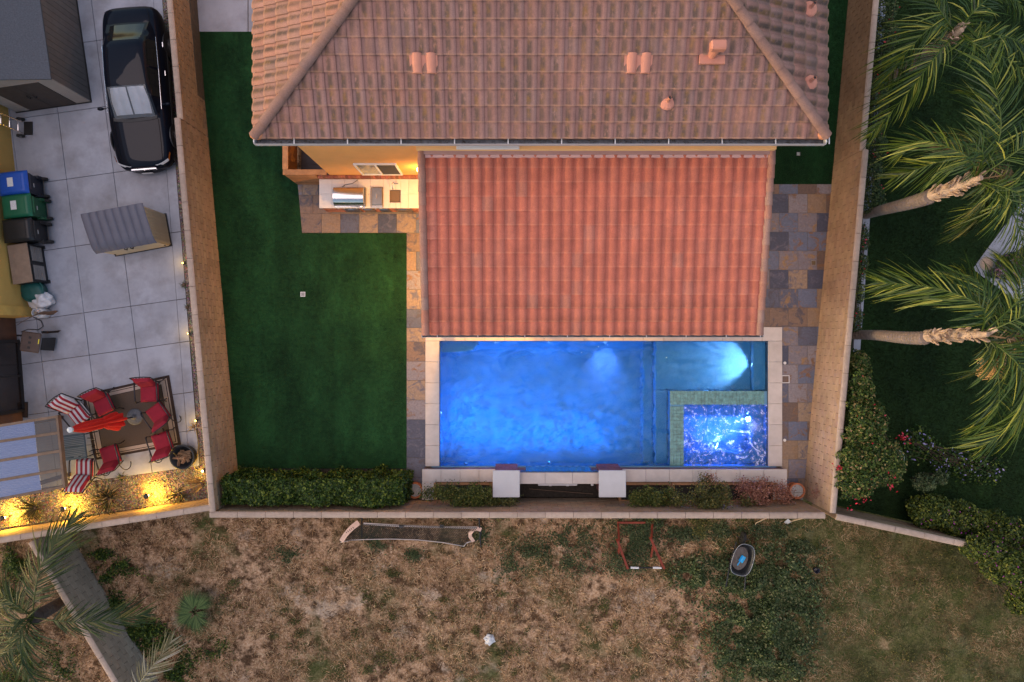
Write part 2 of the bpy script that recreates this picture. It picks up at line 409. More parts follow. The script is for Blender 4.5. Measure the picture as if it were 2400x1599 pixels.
n.bump(n.math('ADD', pat, n.math('MULTIPLY', pat2, .4)), .5, .02, b); SLATE = m
GROUT = M('grout', (.16, .14, .125), .9)
pat_px = [(698, 433), (708, 546), (953, 546), (953, 1135), (1000, 1135), (1000, 800), (1830, 766), (1830, 1172), (1882, 1172), (1951, 432)]
patio = struct(mk('patio', triprism(PX(pat_px), -.035, .008), GROUT))
S = 44.4
def slate(x0, x1, y0, y1, cuts=()):
    gap = .35
    p = PX([(x0 + gap, y0 + gap), (x1 - gap, y0 + gap), (x1 - gap, y1 - gap), (x0 + gap, y1 - gap)])
    for a, b_ in cuts: p = clip(p, P(*a), P(*b_))
    if len(p) < 3 or area(p) < .008: return
    mk('slate_tile', MB().prism(p, .0, .02 + random.uniform(-.002, .003), .004), SLATE, patio)
WALLR = ((1882, 1172), (1953, 432))      # base of the east wall
rows = [432] + [766 + S * k for k in range(-7, 10)]
for i in range(len(rows) - 1):
    off = 0 if i % 2 == 0 else S / 2
    for k in range(-3, 7):
        x0 = 1825.4 - off + S * k; x1 = x0 + S
        if x1 < 1765: continue
        if rows[i] >= 765:
            if x1 < 1834: continue
            x0 = max(x0, 1832)
        slate(x0, x1, rows[i], rows[i + 1], [WALLR])
lrows = [547, 590, 635, 679, 725, 769, 801.6, 847, 891.6, 937.6, 983.6, 1028.4, 1073, 1120, 1138]
for i in range(len(lrows) - 1):
    if i == 1: slate(953, 975.6, lrows[i], lrows[i + 1]); slate(975.6, 1020, lrows[i], lrows[i + 1])
    elif lrows[i] < 760: slate(953, 997.5, lrows[i], lrows[i + 1]); slate(997.5, 1042, lrows[i], lrows[i + 1])
    else: slate(953, 997.5, lrows[i], lrows[i + 1])
KL = ((698, 430), (708.5, 549))
bx_ = [690, 754, 798, 842, 886, 930, 975.3, 1019, 1063]
for k in range(8): slate(bx_[k], bx_[k + 1], 501.5, 546.3, [KL])
for k, (a, b_) in enumerate(((690, 734), (734, 778), (955, 999), (999, 1043))): slate(a, b_, 457.5, 501.5, [KL])
for a, b_ in ((690, 709), (709, 746), (746, 790), (985, 1029)): slate(a, b_, 432, 457.5, [KL])
mk('covered_floor', MB().box(P(1063, 0).x, P(1780, 0).x, P(0, 766).y, 4.93, .0, .02), CONCRETE, patio)
# drains and skimmer lids let into the paving and turf
def drain(px, py, s, z, mat, label, fm=STEEL_D):
    t = thing('drain_cover', label, 'drain cover', P(px, py, z))
    f = MB(); h = s / 2
    for a, b_, c_, d in ((-h, h, -h, -h + .02), (-h, h, h - .02, h), (-h, -h + .02, -h + .02, h - .02), (h - .02, h, -h + .02, h - .02)): f.box(a, b_, c_, d, 0, .012)
    mk('frame', f, fm, t, local=True); mk('lid', MB().cbox(-h + .021, h - .021, -h + .021, h - .021, 0, .009, .003), mat, t, local=True)
drain(1906.5, 616.5, .16, .022, M('bronze_lid', (.15, .11, .06), .5, metal=.6), 'small square bronze drain set in slate by the east wall')
drain(1841, 889, .24, .026, SLATE, 'square skimmer lid inlaid with dark slate beside the pool coping', WHITE)
drain(710, 690, .15, .035, M('grey_lid', (.2, .21, .24), .6), 'small grey valve box lid in the middle of the turf', STEEL_D)
drain(1871, 361, .11, .035, M('pale_lid', (.25, .32, .3), .6), 'small pale lid in the turf by the house corner')
RING = M('pale_plastic', (.6, .58, .55), .5)
for (a, b_, lb) in ((1839.5, 851, 'small pale ring fitting in slate north of the skimmer lid'), (1839, 1032, 'small pale ring fitting in slate south of the skimmer lid')):
    t = thing('ring_fitting', lb, 'fitting', P(a, b_, .022)); mk('rim', MB().lathe([(.02, 0), (.045, 0), (.045, .006), (.02, .006)], n=16), RING, t, local=True); mk('plug', MB().lathe([(.0, 0), (.019, 0), (.019, .003), (0, .003)], n=12), STEEL_D, t, local=True)

# ---- block walls
def block_mesh(l, d, h):
    return MB().cbox(0, l, 0, d, 0, h, .007)
def block_wall(name, label, A, B, zb, zt, th, flip=1, bl=.41, cap_h=.06, view=(0, 0), steps=None, maxobj=300, BLOCK=BLOCK):
    """A->B: foot of the face that shows, in photo pixels at height zb; steps: list of (fraction, extra courses lower)"""
    a = P(*A, zb); b_ = P(*B, zb); L = (b_ - a).xy.length; rz = math.atan2(b_.y - a.y, b_.x - a.x)
    t = thing(name, label, 'wall', a, rz)
    nc = round((zt - cap_h - zb) / .2); ch = (zt - cap_h - zb) / nc
    y0, y1 = (0, th) if flip > 0 else (-th, 0)
    full = None; ends = []
    def top(x):                         # number of courses at x
        if steps:
            for f0, f1, drop in steps:
                if f0 * L <= x < f1 * L: return nc - drop
        return nc
    core = MB(); x = 0; segs = [0, L]
    if steps: segs = sorted(set([0, L] + [s_[0] * L for s_ in steps] + [s_[1] * L for s_ in steps]))
    g_ = .013
    for s0, s1 in zip(segs[:-1], segs[1:]):
        hh = top((s0 + s1) / 2) * ch; core.box(s0, s1, y0 + .014, y1 - .014, -.1, hh - .012)
    mk('mortar_core', core, MORTAR, t, local=True)
    todo = []
    for s0, s1 in zip(segs[:-1], segs[1:]):
        cn = top((s0 + s1) / 2)
        for j in range(cn):
            x = s0 - (bl / 2 if j % 2 else 0)
            while x < s1 - .02:
                p, q = max(x, s0), min(x + bl, s1)
                if q - p > .06: todo.append((p, q, j * ch))
                x += bl
        x = s0
        # caps: rounded stones along the top
        k = max(1, round((s1 - s0) / .81)); cl = (s1 - s0) / k
        cm = None
        for i in range(k):
            if cm is None:
                cb = MB(); pr = [(y0 - .012, 0), (y0 - .012, cap_h * .45), (y0 + th * .12, cap_h * .88), (y0 + th * .35, cap_h), (y0 + th * .65, cap_h), (y0 + th * .88, cap_h * .88), (y1 + .012, cap_h * .45), (y1 + .012, 0)]
                m_ = len(pr); cb.add([(.006, y, z) for y, z in pr] + [(cl - .006, y, z) for y, z in pr], [tuple(range(m_ - 1, -1, -1))[::-1], tuple(range(2 * m_ - 1, m_ - 1, -1))] + [(i_, i_ + m_, (i_ + 1) % m_ + m_, (i_ + 1) % m_)[::-1] for i_ in range(m_)])
                co = mk('cap_stone', cb, CAP, t, local=True); bm = bmesh.new(); bm.from_mesh(co.data); bmesh.ops.recalc_face_normals(bm, faces=bm.faces); bm.to_mesh(co.data); bm.free(); cm = co.data
            else: co = bpy.data.objects.new('cap_stone', cm); COL.objects.link(co); co.parent = t
            co.location = (s0 + i * cl, 0, cn * ch + .001)
    vx, vy = view; inv = Matrix.Rotation(-rz, 2) @ Vector((vx - a.x, vy - a.y))
    todo.sort(key=lambda b__: abs((b__[0] + b__[1]) / 2 - inv.x) - b__[2] * .3)
    meshes = {}; rest = MB()
    for i, (p, q, z) in enumerate(todo):
        if i < maxobj:
            key = round(q - p, 3)
            if key not in meshes:
                o = mk('block', MB().cbox(0, q - p - g_, y0, y1, 0, ch - g_, .006), BLOCK, t, local=True); meshes[key] = o.data
            else: o = bpy.data.objects.new('block', meshes[key]); COL.objects.link(o); o.parent = t
            o.location = (p + g_ / 2, random.uniform(-.002, .002), z)
        else: rest.cbox(p + g_ / 2, q - g_ / 2, y0, y1, z, z + ch - g_, .006)
    if rest.v: tag(mk('block_courses', rest, BLOCK, t, local=True), kind='stuff')
    return t
block_wall('block_wall', 'long tan block wall between the turf and the neighbour concrete yard', (563.5, 1165), (447, -140), 0, 2.0, .15, 1, view=(-9, 1), steps=[(.647, 1.0, 1)])
block_wall('block_wall', 'long tan block wall beside the slate strip and the palms', (2000, -140), (1882, 1168), 0, 2.0, .15, 1, view=(9, 1), steps=[(0, .404, 1)])
block_wall('block_wall', 'straight tan block wall behind the planters and hedge, above dry ground', (1871, 1168), (552, 1166), 0, 2.0, .15, 1, view=(0, -5))
block_wall('block_wall', 'tan block wall lit yellow by the gravel path lights', (537, 1160), (-120, 1262), ZL, 2.0, .15, 1, view=(-10, -5))
block_wall('block_wall', 'grey block wall running diagonally past the feather palm', (156, 1234), (430, 1690), -.03, 1.62, .15, -1, view=(-11, -6), BLOCK=BLOCK_G)
block_wall('block_wall', 'block wall with pale cap disappearing into the flowering shrubs', (2420, 1287), (1908, 1177), ZR, 2.0, .15, 1, view=(10, -5))
# ================================================================ TILED ROOFS
def tile_arrays(W, L, amp, pan, n=10, lift=.032, th=.022):
    us = np.linspace(0, 1, n + 1)
    w_ = np.clip((us - pan) / (1 - pan), 0, 1); h = np.where(us < pan, .0, amp * np.sin(np.pi * w_) ** .8 + .022 * np.clip(w_ * 2 - 1, 0, 1))
    V = []; UV = []
    for y, l in ((0, lift), (L, 0)):
        for u, z in zip(us, h): V.append((u * W, y, z + l)); UV.append((u, y / L))
    for u, z in zip(us, h): V.append((u * W, .002, z + lift - th)); UV.append((u, 0))
    k = n + 1; T = []
    for i in range(n):
        T.append((i, i + 1, k + i + 1, k + i)); T.append((2 * k + i, 2 * k + i + 1, i + 1, i))
    return np.array(V), np.array(T), np.array(UV)
def tilemat(name, stops, stain, rough=.85, lip=0., lipc=(.5, .3, .2)):
    m, n, b = newmat(name)
    uv = n.new('UVMap'); sp = n.new('SeparateXYZ'); n.l.new(uv.outputs[0], sp.inputs[0])
    rnd = n.new('ObjectInfo').outputs['Random']; isl = n.new('NewGeometry').outputs['Random Per Island']
    r2 = n.math('FRACT', n.math('ADD', rnd, isl))
    c = n.ramp(r2, stops)
    fn = n.noise(38, 5, .7); c = n.mix(.5, c, n.ramp(fn, [(.3, .32), (.7, .68)]), 'OVERLAY')
    md = n.noise(2.2, 5, .6); c = n.mix(.35, c, n.ramp(md, [(.3, .3), (.7, .7)]), 'OVERLAY')
    if stain:
        u = n.ramp(sp.outputs[0], [(.16, 0.), (.32, 1.), (.52, 1.), (.74, 0.)]); v = n.ramp(sp.outputs[1], [(.0, .85), (.3, 1.), (.7, .9), (.92, .0)])
        st = n.noise(5, 7, .8, stretch=(1.6, .8, 1)); st = n.ramp(st, [(.34, 0.), (.48, 1.)])
        big = n.ramp(n.noise(.55, 4, .6), [(.34, .35), (.52, 1.)])
        k = n.math('MULTIPLY', n.math('MULTIPLY', u, v), n.math('MULTIPLY', st, big))
        ocr = n.mix(n.ramp(n.noise(3.4, 5, .7), [(.5, 0.), (.62, 1.)]), (.055, .045, .038), (.15, .085, .025))
        c = n.mix(n.math('MULTIPLY', k, stain), c, ocr)
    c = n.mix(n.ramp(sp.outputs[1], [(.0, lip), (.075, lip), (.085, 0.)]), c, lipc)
    n.l.new(c, b.inputs['Base Color']); b.inputs['Roughness'].default_value = rough; b.inputs['Specular IOR Level'].default_value = .25
    n.bump(fn, .35, .01, b); return m
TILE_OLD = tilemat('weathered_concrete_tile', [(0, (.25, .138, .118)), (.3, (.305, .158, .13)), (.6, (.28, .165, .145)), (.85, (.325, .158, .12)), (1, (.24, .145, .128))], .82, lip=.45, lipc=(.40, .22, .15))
TILE_HIP = tilemat('weathered_hip_tile', [(0, (.24, .135, .105)), (.5, (.26, .15, .12)), (1, (.22, .135, .115))], 0)
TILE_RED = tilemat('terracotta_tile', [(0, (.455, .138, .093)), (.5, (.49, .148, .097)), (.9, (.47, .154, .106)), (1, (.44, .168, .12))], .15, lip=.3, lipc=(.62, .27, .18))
TILE_RAKE = tilemat('rake_tile', [(0, (.34, .17, .13)), (.5, (.30, .19, .155)), (1, (.37, .16, .11))], 0)
def lay_tiles(parent, O, ax, up, W, LP, spots, arr, mat, nobj, name='roof_tile', cut=None):
    """spots: (col x, row y) in plane coords; O origin; ax, up unit vectors of the plane; the first nobj become objects, the rest one mesh"""
    V, T, UV = arr; nz = ax.cross(up).normalized(); org = world_org(parent); me0 = None
    B = np.array([list(ax), list(up), list(nz)]); VV = []; TT = []; UU = []; nn = 0; k = 0
    for (cx, ry) in spots:
        o0 = O + ax * cx + up * ry
        if k < nobj:
            k += 1
            if me0 is None:
                ob = npmesh(name, V, T, mat, None, uv=UV); ob.parent = parent; me0 = ob.data; me0.polygons.foreach_set('use_smooth', [True] * len(me0.polygons))
                try: me0.set_sharp_from_angle(angle=R(50))
                except Exception: pass
            else: ob = bpy.data.objects.new(name, me0); COL.objects.link(ob); ob.parent = parent
            j = nz * random.uniform(0, .006)
            mt = Matrix(((ax.x, up.x, nz.x, 0), (ax.y, up.y, nz.y, 0), (ax.z, up.z, nz.z, 0), (0, 0, 0, 1)))
            ob.matrix_basis = Matrix.Translation(o0 - org + j) @ mt
        else:
            VV.append(V @ B + np.array(o0)); TT.append(T + nn); UU.append(UV); nn += len(V)
    if VV:
        ob = npmesh(name + '_field', np.concatenate(VV), np.concatenate(TT), mat, parent, uv=np.concatenate(UU)); tag(ob, kind='stuff')
        if cut:
            bm = bmesh.new(); bm.from_mesh(ob.data)
            for co, no in cut: bmesh.ops.bisect_plane(bm, geom=bm.verts[:] + bm.edges[:] + bm.faces[:], plane_co=Vector(co) - org, plane_no=no, clear_outer=True)
            bm.to_mesh(ob.data); bm.free()
def barrel_run(parent, a, b_, r, ln, mat, name, flatten=.85, taper=.9):
    """half-round cap tiles lapped from a (low end) to b_ (high end)"""
    a = Vector(a); b_ = Vector(b_); t = (b_ - a).normalized(); s_ = t.cross(Vector((0, 0, 1))).normalized(); u = s_.cross(t); n_ = max(1, int((b_ - a).length / ln)); me0 = None; org = world_org(parent)
    V = []; k = 9
    for y, rr, l in ((0, r, .03), (ln * 1.1, r * taper, 0)):
        for i in range(k):
            an = math.pi * i / (k - 1); V.append((-rr * math.cos(an), y, rr * math.sin(an) * flatten + l))
    for i in range(k):
        an = math.pi * i / (k - 1); V.append((-(r - .02) * math.cos(an), .003, (r - .02) * math.sin(an) * flatten + .03))
    T = []
    for i in range(k - 1): T += [(i, i + 1, k + i + 1, k + i), (2 * k + i, 2 * k + i + 1, i + 1, i)]
    UV = [(.5, .5)] * len(V)
    for i in range(n_):
        if me0 is None:
            ob = npmesh(name, V, T, mat, None, uv=UV); ob.parent = parent; me0 = ob.data; me0.polygons.foreach_set('use_smooth', [True] * len(me0.polygons))
            try: me0.set_sharp_from_angle(angle=R(50))
            except Exception: pass
        else: ob = bpy.data.objects.new(name, me0); COL.objects.link(ob); ob.parent = parent
        mt = Matrix(((s_.x, t.x, u.x, 0), (s_.y, t.y, u.y, 0), (s_.z, t.z, u.z, 0), (0, 0, 0, 1)))
        ob.matrix_basis = Matrix.Translation(a + t * (i * ln) - org) @ mt @ Matrix.Rotation(random.uniform(-.015, .015), 4, 'Z')

# ================================================================ MAIN HOUSE
EZ, SLP = 6.0, .5
EX0, EX1, EY = -5.95, 7.25, 4.69
WX0, WX1, WY = -5.434, 6.74, 4.945
house = thing('house', 'two-storey ochre stucco house under a weathered brown tiled hip roof', 'house', (.65, 9, 0))
hw = MB(); hw.box(WX0, WX1, WY, 15, -.03, 5.75); mk('wall', hw, STUCCO_O, house)
mk('soffit', MB().box(EX0 + .03, EX1 - .03, EY + .02, 15.4, 5.75, 5.80), STUCCO_O, house)
mid = (EX0 + EX1) / 2; hwid = (EX1 - EX0) / 2; RY = EY + hwid; RZ = EZ + SLP * hwid
d_ = -.03
roof = mk('roof', MB().add([(EX0, EY, EZ - .19), (EX1, EY, EZ - .19), (EX1, 15.5, EZ - .19), (EX0, 15.5, EZ - .19), (EX0, EY, EZ + d_), (EX1, EY, EZ + d_), (EX1, 15.5, EZ + d_), (EX0, 15.5, EZ + d_), (mid, RY, RZ + d_), (mid, 15.5, RZ + d_)],
      [(3, 2, 1, 0), (4, 5, 8), (5, 6, 9, 8), (7, 4, 8, 9), (0, 1, 5, 4), (1, 2, 6, 5), (3, 0, 4, 7), (2, 3, 7, 9, 6)]), TILE_HIP, house)
TW, TR = .2955, .322
cs = math.sqrt(1 + SLP * SLP); arr = tile_arrays(TW, TR * cs * 1.13, .034, .30, lift=.05, th=.04)
def hip_spots(width, nrow, lim=99):
    ins, edge = [], []
    for r_ in range(nrow):
        y = r_ * TR; k = int(width / TW) + 2
        for c_ in range(k):
            x0 = c_ * TW; x1 = x0 + TW; yt = y + TR
            if x0 >= yt and x1 <= width - yt: ins.append((x0, y * cs))
            elif x1 > y and x0 < width - y: edge.append((x0, y * cs))
    return ins, edge
upS = Vector((0, 1, SLP)).normalized(); OS = Vector((EX0, EY, EZ))
ins, edge = hip_spots(EX1 - EX0, 11)
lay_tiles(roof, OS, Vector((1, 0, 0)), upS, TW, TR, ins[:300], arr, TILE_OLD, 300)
cutL = ((EX0, EY, 0), Vector((-1, 1, 0)).normalized()); cutR = ((EX1, EY, 0), Vector((1, 1, 0)).normalized())
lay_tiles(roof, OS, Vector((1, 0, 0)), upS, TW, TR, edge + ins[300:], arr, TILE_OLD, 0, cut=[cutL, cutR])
side_sp = [(c_ * TW, r_ * TR * cs) for r_ in range(14) for c_ in range(21)]
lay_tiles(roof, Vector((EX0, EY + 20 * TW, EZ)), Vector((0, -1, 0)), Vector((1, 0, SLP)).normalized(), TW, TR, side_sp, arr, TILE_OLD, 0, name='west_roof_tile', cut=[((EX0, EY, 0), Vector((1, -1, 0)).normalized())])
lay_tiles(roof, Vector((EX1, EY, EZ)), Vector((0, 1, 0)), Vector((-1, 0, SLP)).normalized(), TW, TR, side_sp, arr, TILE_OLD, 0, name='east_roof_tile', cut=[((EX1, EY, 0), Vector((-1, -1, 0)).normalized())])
for sx, ex in ((1, EX0), (-1, EX1)):
    barrel_run(roof, (ex + sx * .02, EY + .02, EZ + .07), (ex + sx * 5.4, EY + 5.4, EZ + .07 + SLP * 5.4), .125, .40, TILE_HIP, 'hip_tile')
HIPEND = M('orange_hip_end', (.5, .2, .1), .8)
for sx, ex in ((1, EX0), (-1, EX1)):
    mk('hip_end', MB().blob((ex + sx * .08, EY + .06, EZ + .06), (.17, .12, .12), 12, 8, .05), HIPEND, roof, smooth=True)
# gutters
LIPM = M('dull_white_metal', (.40, .39, .41), .5, .1, 5, .1)
def gutter(parent, x0, x1, y0, y1, z0, z1, straps, debris=True):
    t = MB(); e = .012
    t.box(x0, x1, y0, y1, z0, z0 + .01)
    gb = mk('gutter', t, GUTTER_IN, parent)
    l = MB(); l.box(x0 - e, x1 + e, y0 - .012, y0 - .001, z0 - .01, z1); l.box(x0 - .02, x0 - .001, y0, y1, z0 - .01, z1); l.box(x1 + .001, x1 + .02, y0, y1, z0 - .01, z1)
    mk('gutter_lip', l, LIPM, gb)
    for s_ in straps: mk('gutter_strap', MB().box(s_ - .012, s_ + .012, y0, y1, z1 - .03, z1 - .02), WHITE, gb)
    return gb
gutter(house, EX0 - .01, EX1 + .01, 4.565, 4.72, EZ - .17, EZ - .03, [EX0 + .9 + 1.24 * k for k in range(11)])
for x0, x1 in ((EX0 - .03, EX0 - .005), (EX1 + .005, EX1 + .03)): mk('drip_edge', MB().box(x0, x1, EY - .1, 15.4, EZ - .17, EZ + .0), WHITE, house)
# leaf litter lying in the gutter
lv = []; lt = []
for k in range(420):
    c_ = Vector((random.uniform(EX0, EX1), random.uniform(4.58, 4.7), EZ - .155 + random.random() * .02)); a1 = Vector((random.gauss(0, 1), random.gauss(0, 1), random.gauss(0, .3))).normalized() * .03; a2 = a1.cross(Vector((0, 0, 1))).normalized() * .015
    i_ = len(lv); lv += [c_ - a1, c_ + a2, c_ + a1]; lt.append((i_, i_ + 1, i_ + 2))
LITTER = leafmat('leaf_litter', [(0, (.02, .018, .015)), (.6, (.06, .045, .03)), (1, (.18, .15, .12))])
tag(npmesh('gutter_litter', [tuple(v) for v in lv], lt, LITTER, house), kind='stuff')
# trim band above the patio cover, upper window, ground-floor slider
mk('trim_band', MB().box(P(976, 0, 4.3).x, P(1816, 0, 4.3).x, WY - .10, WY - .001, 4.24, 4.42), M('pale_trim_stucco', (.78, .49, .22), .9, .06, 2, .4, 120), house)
def window(parent, x0, x1, z0, z1, y, sill=False):
    f = MB(); t_ = .05
    for a in ((x0, x1, z0, z0 + t_), (x0, x1, z1 - t_, z1), (x0, x0 + t_, z0 + t_, z1 - t_), (x1 - t_, x1, z0 + t_, z1 - t_), ((x0 + x1) / 2 - .025, (x0 + x1) / 2 + .025, z0 + t_, z1 - t_)): f.box(a[0], a[1], y - .05, y - .001, a[2], a[3])
    w_ = mk('window', f, WHITE, parent); mx = (x0 + x1) / 2
    g = MB(); g.add([(x0 + t_, y - .02, z0 + t_), (mx - .025, y - .02, z0 + t_), (mx - .025, y - .02, z1 - t_), (x0 + t_, y - .02, z1 - t_)], [(0, 1, 2, 3)]); mk('pane', g, GLASSW, w_)
    g = MB(); g.add([(mx + .025, y - .03, z0 + t_), (x1 - t_, y - .03, z0 + t_), (x1 - t_, y - .03, z1 - t_), (mx + .025, y - .03, z1 - t_)], [(0, 1, 2, 3)]); mk('insect_screen', g, SCREEN, w_)
    if sill: mk('sill', MB().cbox(x0 - .06, x1 + .06, y - .14, y - .051, z0 - .06, z0 + .02), WHITE, w_)
    return w_
m, n, b = newmat('window_glass'); n.l.new(n.ramp(n.noise(2, 3), [(.4, (.12, .115, .07)), (.6, (.30, .26, .13))]), b.inputs['Base Color']); b.inputs['Roughness'].default_value = .08; b.inputs['Specular IOR Level'].default_value = .8; GLASSW = m
SCREEN = M('insect_screen', (.045, .04, .038), .7, .1)
window(house, -4.42, -3.22, 1.24, 2.55, WY)
window(house, P(1073, 0, 4.9).x, P(1212, 0, 4.9).x, 4.62, 5.6, WY - .01, True)
# roof vents
VENT = M('clay_pink_vent', (.52, .22, .155), .75, .08, 6, .2)
def on_roof(px, py):
    # intersect camera ray with the front slope
    dx, dy = (px - 1200) / F, (799.5 - py) / F
    t = (H - EZ + SLP * EY) / (1 + SLP * dy); return Vector((dx * t, dy * t, H - t))
for px in (979, 1479.5):
    c0 = on_roof(px + 16, 152)
    t = MB(); pl = MB()
    for s_ in (-.155, .155):
        def fn(u, v, s_=s_):
            an = math.pi * u; return c0 + Vector((s_ - .115 * math.cos(an), 0, .05 + .085 * math.sin(an))) + upS * ((v - .5) * .42)
        t.grid(fn, 10, 3); 
        e0 = [fn(i / 10, 0) for i in range(11)]; t.add(e0, [tuple(range(10, -1, -1))])
    vt = mk('roof_vent', t, VENT, roof); sharp(vt)
    pl.add([c0 + Vector((-.32, 0, .075)) + upS * -.2, c0 + Vector((.3, 0, .075)) + upS * -.2, c0 + Vector((.3, 0, .075)) + upS * .2, c0 + Vector((-.32, 0, .075)) + upS * .2], [(0, 1, 2, 3)]); mk('vent_flashing', pl, VENT, vt)
c0 = on_roof(1667, 137)
t = MB(); t.box(c0.x - .28, c0.x + .28, c0.y - .15, c0.y + .16, c0.z + .02, c0.z + .09); fl = mk('vent_stack', t, VENT, roof)
t = MB().lathe([(.10, 0), (.10, .42), (.0, .42)], (c0.x, c0.y + .05, c0.z + .05), 14); mk('flue', t, VENT, fl, smooth=False)
mk('flue_cap', MB().cbox(c0.x - .17, c0.x + .17, c0.y - .05, c0.y + .16, c0.z + .47, c0.z + .66, .03), VENT, fl)
for (px, py, east) in ((1563, 240, False), (1896, 194, True), (1896, 22, True)):
    if not east: c0 = on_roof(px, py)
    else:
        dx, dy = (px - 1200) / F, (799.5 - py) / F; tt = (H - EZ - SLP * EX1) / (1 - SLP * dx); c0 = Vector((dx * tt, dy * tt, H - tt))
    t = MB().tube([c0, c0 + Vector((0, 0, .34))], .035, 10, cap=False); ob = mk('vent_pipe', t, VENT, roof)
    t = MB().lathe([(.19, .015), (.16, .06), (.05, .12), (.04, .16)], tuple(c0), 12); mk('pipe_flashing', t, VENT, ob)
    mk('pipe_bore', MB().lathe([(0, .0), (.03, 0), (.03, .01), (0, .01)], tuple(c0 + Vector((0, 0, .31))), 10), BLACK, ob)

# ================================================================ PATIO COVER
cover = thing('patio_cover', 'terracotta barrel-tiled patio cover attached to the house beside the pool', 'patio cover', (2.16, 2.5, 0))
CX0, CX1, CY0, CY1, CZ0, CZ1 = -2.41, 6.73, .17, 4.93, 3.2, 4.16
csl = (CZ1 - CZ0) / (CY1 - CY0); cc = math.sqrt(1 + csl * csl); upC = Vector((0, 1, csl)).normalized()
dk = mk('roof_deck', MB().hexa([(CX0 + .04, CY0 + .03, CZ0 - .16), (CX1 - .04, CY0 + .03, CZ0 - .16), (CX1 - .04, CY1, CZ1 - .16), (CX0 + .04, CY1, CZ1 - .16), (CX0 + .04, CY0 + .03, CZ0 - .01), (CX1 - .04, CY0 + .03, CZ0 - .01), (CX1 - .04, CY1, CZ1 - .01), (CX0 + .04, CY1, CZ1 - .01)]), M('stucco_ceiling', (.6, .45, .28), .9), cover)
NR = 13; CTR = (CY1 - .12 - CY0) / NR; CTW = (CX1 - CX0 - .32) / 30
arrC = tile_arrays(CTW, CTR * cc * 1.13, .058, .24, n=12, lift=.05, th=.04)
spots = [(c_ * CTW, r_ * CTR * cc) for r_ in range(NR - 1, -1, -1) for c_ in range(30)]
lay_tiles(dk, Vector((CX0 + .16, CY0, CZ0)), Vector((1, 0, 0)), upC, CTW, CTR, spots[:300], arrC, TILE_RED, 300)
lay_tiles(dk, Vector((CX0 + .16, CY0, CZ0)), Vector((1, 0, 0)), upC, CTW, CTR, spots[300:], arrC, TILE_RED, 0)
for x in (CX0 + .09, CX1 - .09): barrel_run(dk, (x, CY0 - .0, CZ0 + .035), (x, CY1 - .05, CZ1 + .03), .105, .342, TILE_RAKE, 'rake_tile', .95)
FLASH = M('mauve_flashing', (.36, .22, .21), .6, .1, 3, .1); PINK = M('pale_mortar_bed', (.62, .40, .38), .9, .1)
mk('wall_flashing', MB().hexa([(CX0 + .02, CY1 - .17, CZ1 + .02), (CX1 - .02, CY1 - .17, CZ1 + .02), (CX1 - .02, CY1, CZ1 + .02), (CX0 + .02, CY1, CZ1 + .02), (CX0 + .02, CY1 - .17, CZ1 + .085), (CX1 - .02, CY1 - .17, CZ1 + .085), (CX1 - .02, CY1, CZ1 + .10), (CX0 + .02, CY1, CZ1 + .10)]), FLASH, cover)
mk('mortar_bed', MB().box(CX0 + .19, CX1 - .19, CY1 - .24, CY1 - .171, CZ1 - .05, CZ1 + .035), PINK, cover)
gutter(cover, P(990, 0, 3.1).x, P(1788, 0, 3.1).x, .105, .215, 3.03, 3.13, [P(a, 0, 3.1).x for a in (1025, 1120, 1230, 1330, 1429, 1515, 1608, 1702, 1782)])
for x in (CX0 + .45, 2.16 - 1.55, 2.16 + 1.55, CX1 - .45): mk('post', MB().cbox(x - .14, x + .14, .52, .80, .02, 2.78, .015), STUCCO_O, cover)
mk('beam', MB().box(CX0 + .25, CX1 - .25, .54, .78, 2.78, 3.07), STUCCO_O, cover)
LENS = emit('warm_lens', (1, .62, .22), 9)
WARM = (1, .5, .11)
for x, yy, e_ in ((-1.9, 3.0, 250), (-1.9, 2.0, 470), (.3, .95, 300), (2.6, .95, 120), (5.95, 3.6, 60), (5.95, 2.0, 50)):
    z = CZ0 - .17 + csl * (yy - CY0)
    cn = mk('downlight', MB().lathe([(.09, -.015), (.075, -.015), (.07, .02), (.09, .02)], (x, yy, z), 18), WHITE, cover)
    mk('lens', MB().lathe([(0, 0), (.068, 0), (.068, .004), (0, .004)], (x, yy, z - .008), 16), LENS, cn)
    lamp('SPOT', 'downlight_bulb', (x, yy, z - .03), e_, WARM, cn, .06, (x + (-.5 if x < 0 else .5 if x > 5 else 0), yy - .4, 0), 158, .5)
# lantern on the house wall just under the cover, by the counter
t = mk('wall_lantern', MB().lathe([(.05, 0), (.075, .03), (.075, .26), (.02, .33)], (-2.62, WY - .10, 1.95), 12), emit('lantern_glass', (1, .6, .2), 10), cover)
mk('bracket', MB().box(-2.65, -2.59, WY - .03, WY - .001, 2.0, 2.25), BLACK, t)
lamp('POINT', 'lantern_bulb', (-2.62, WY - .32, 2.1), 14, WARM, t, .08)
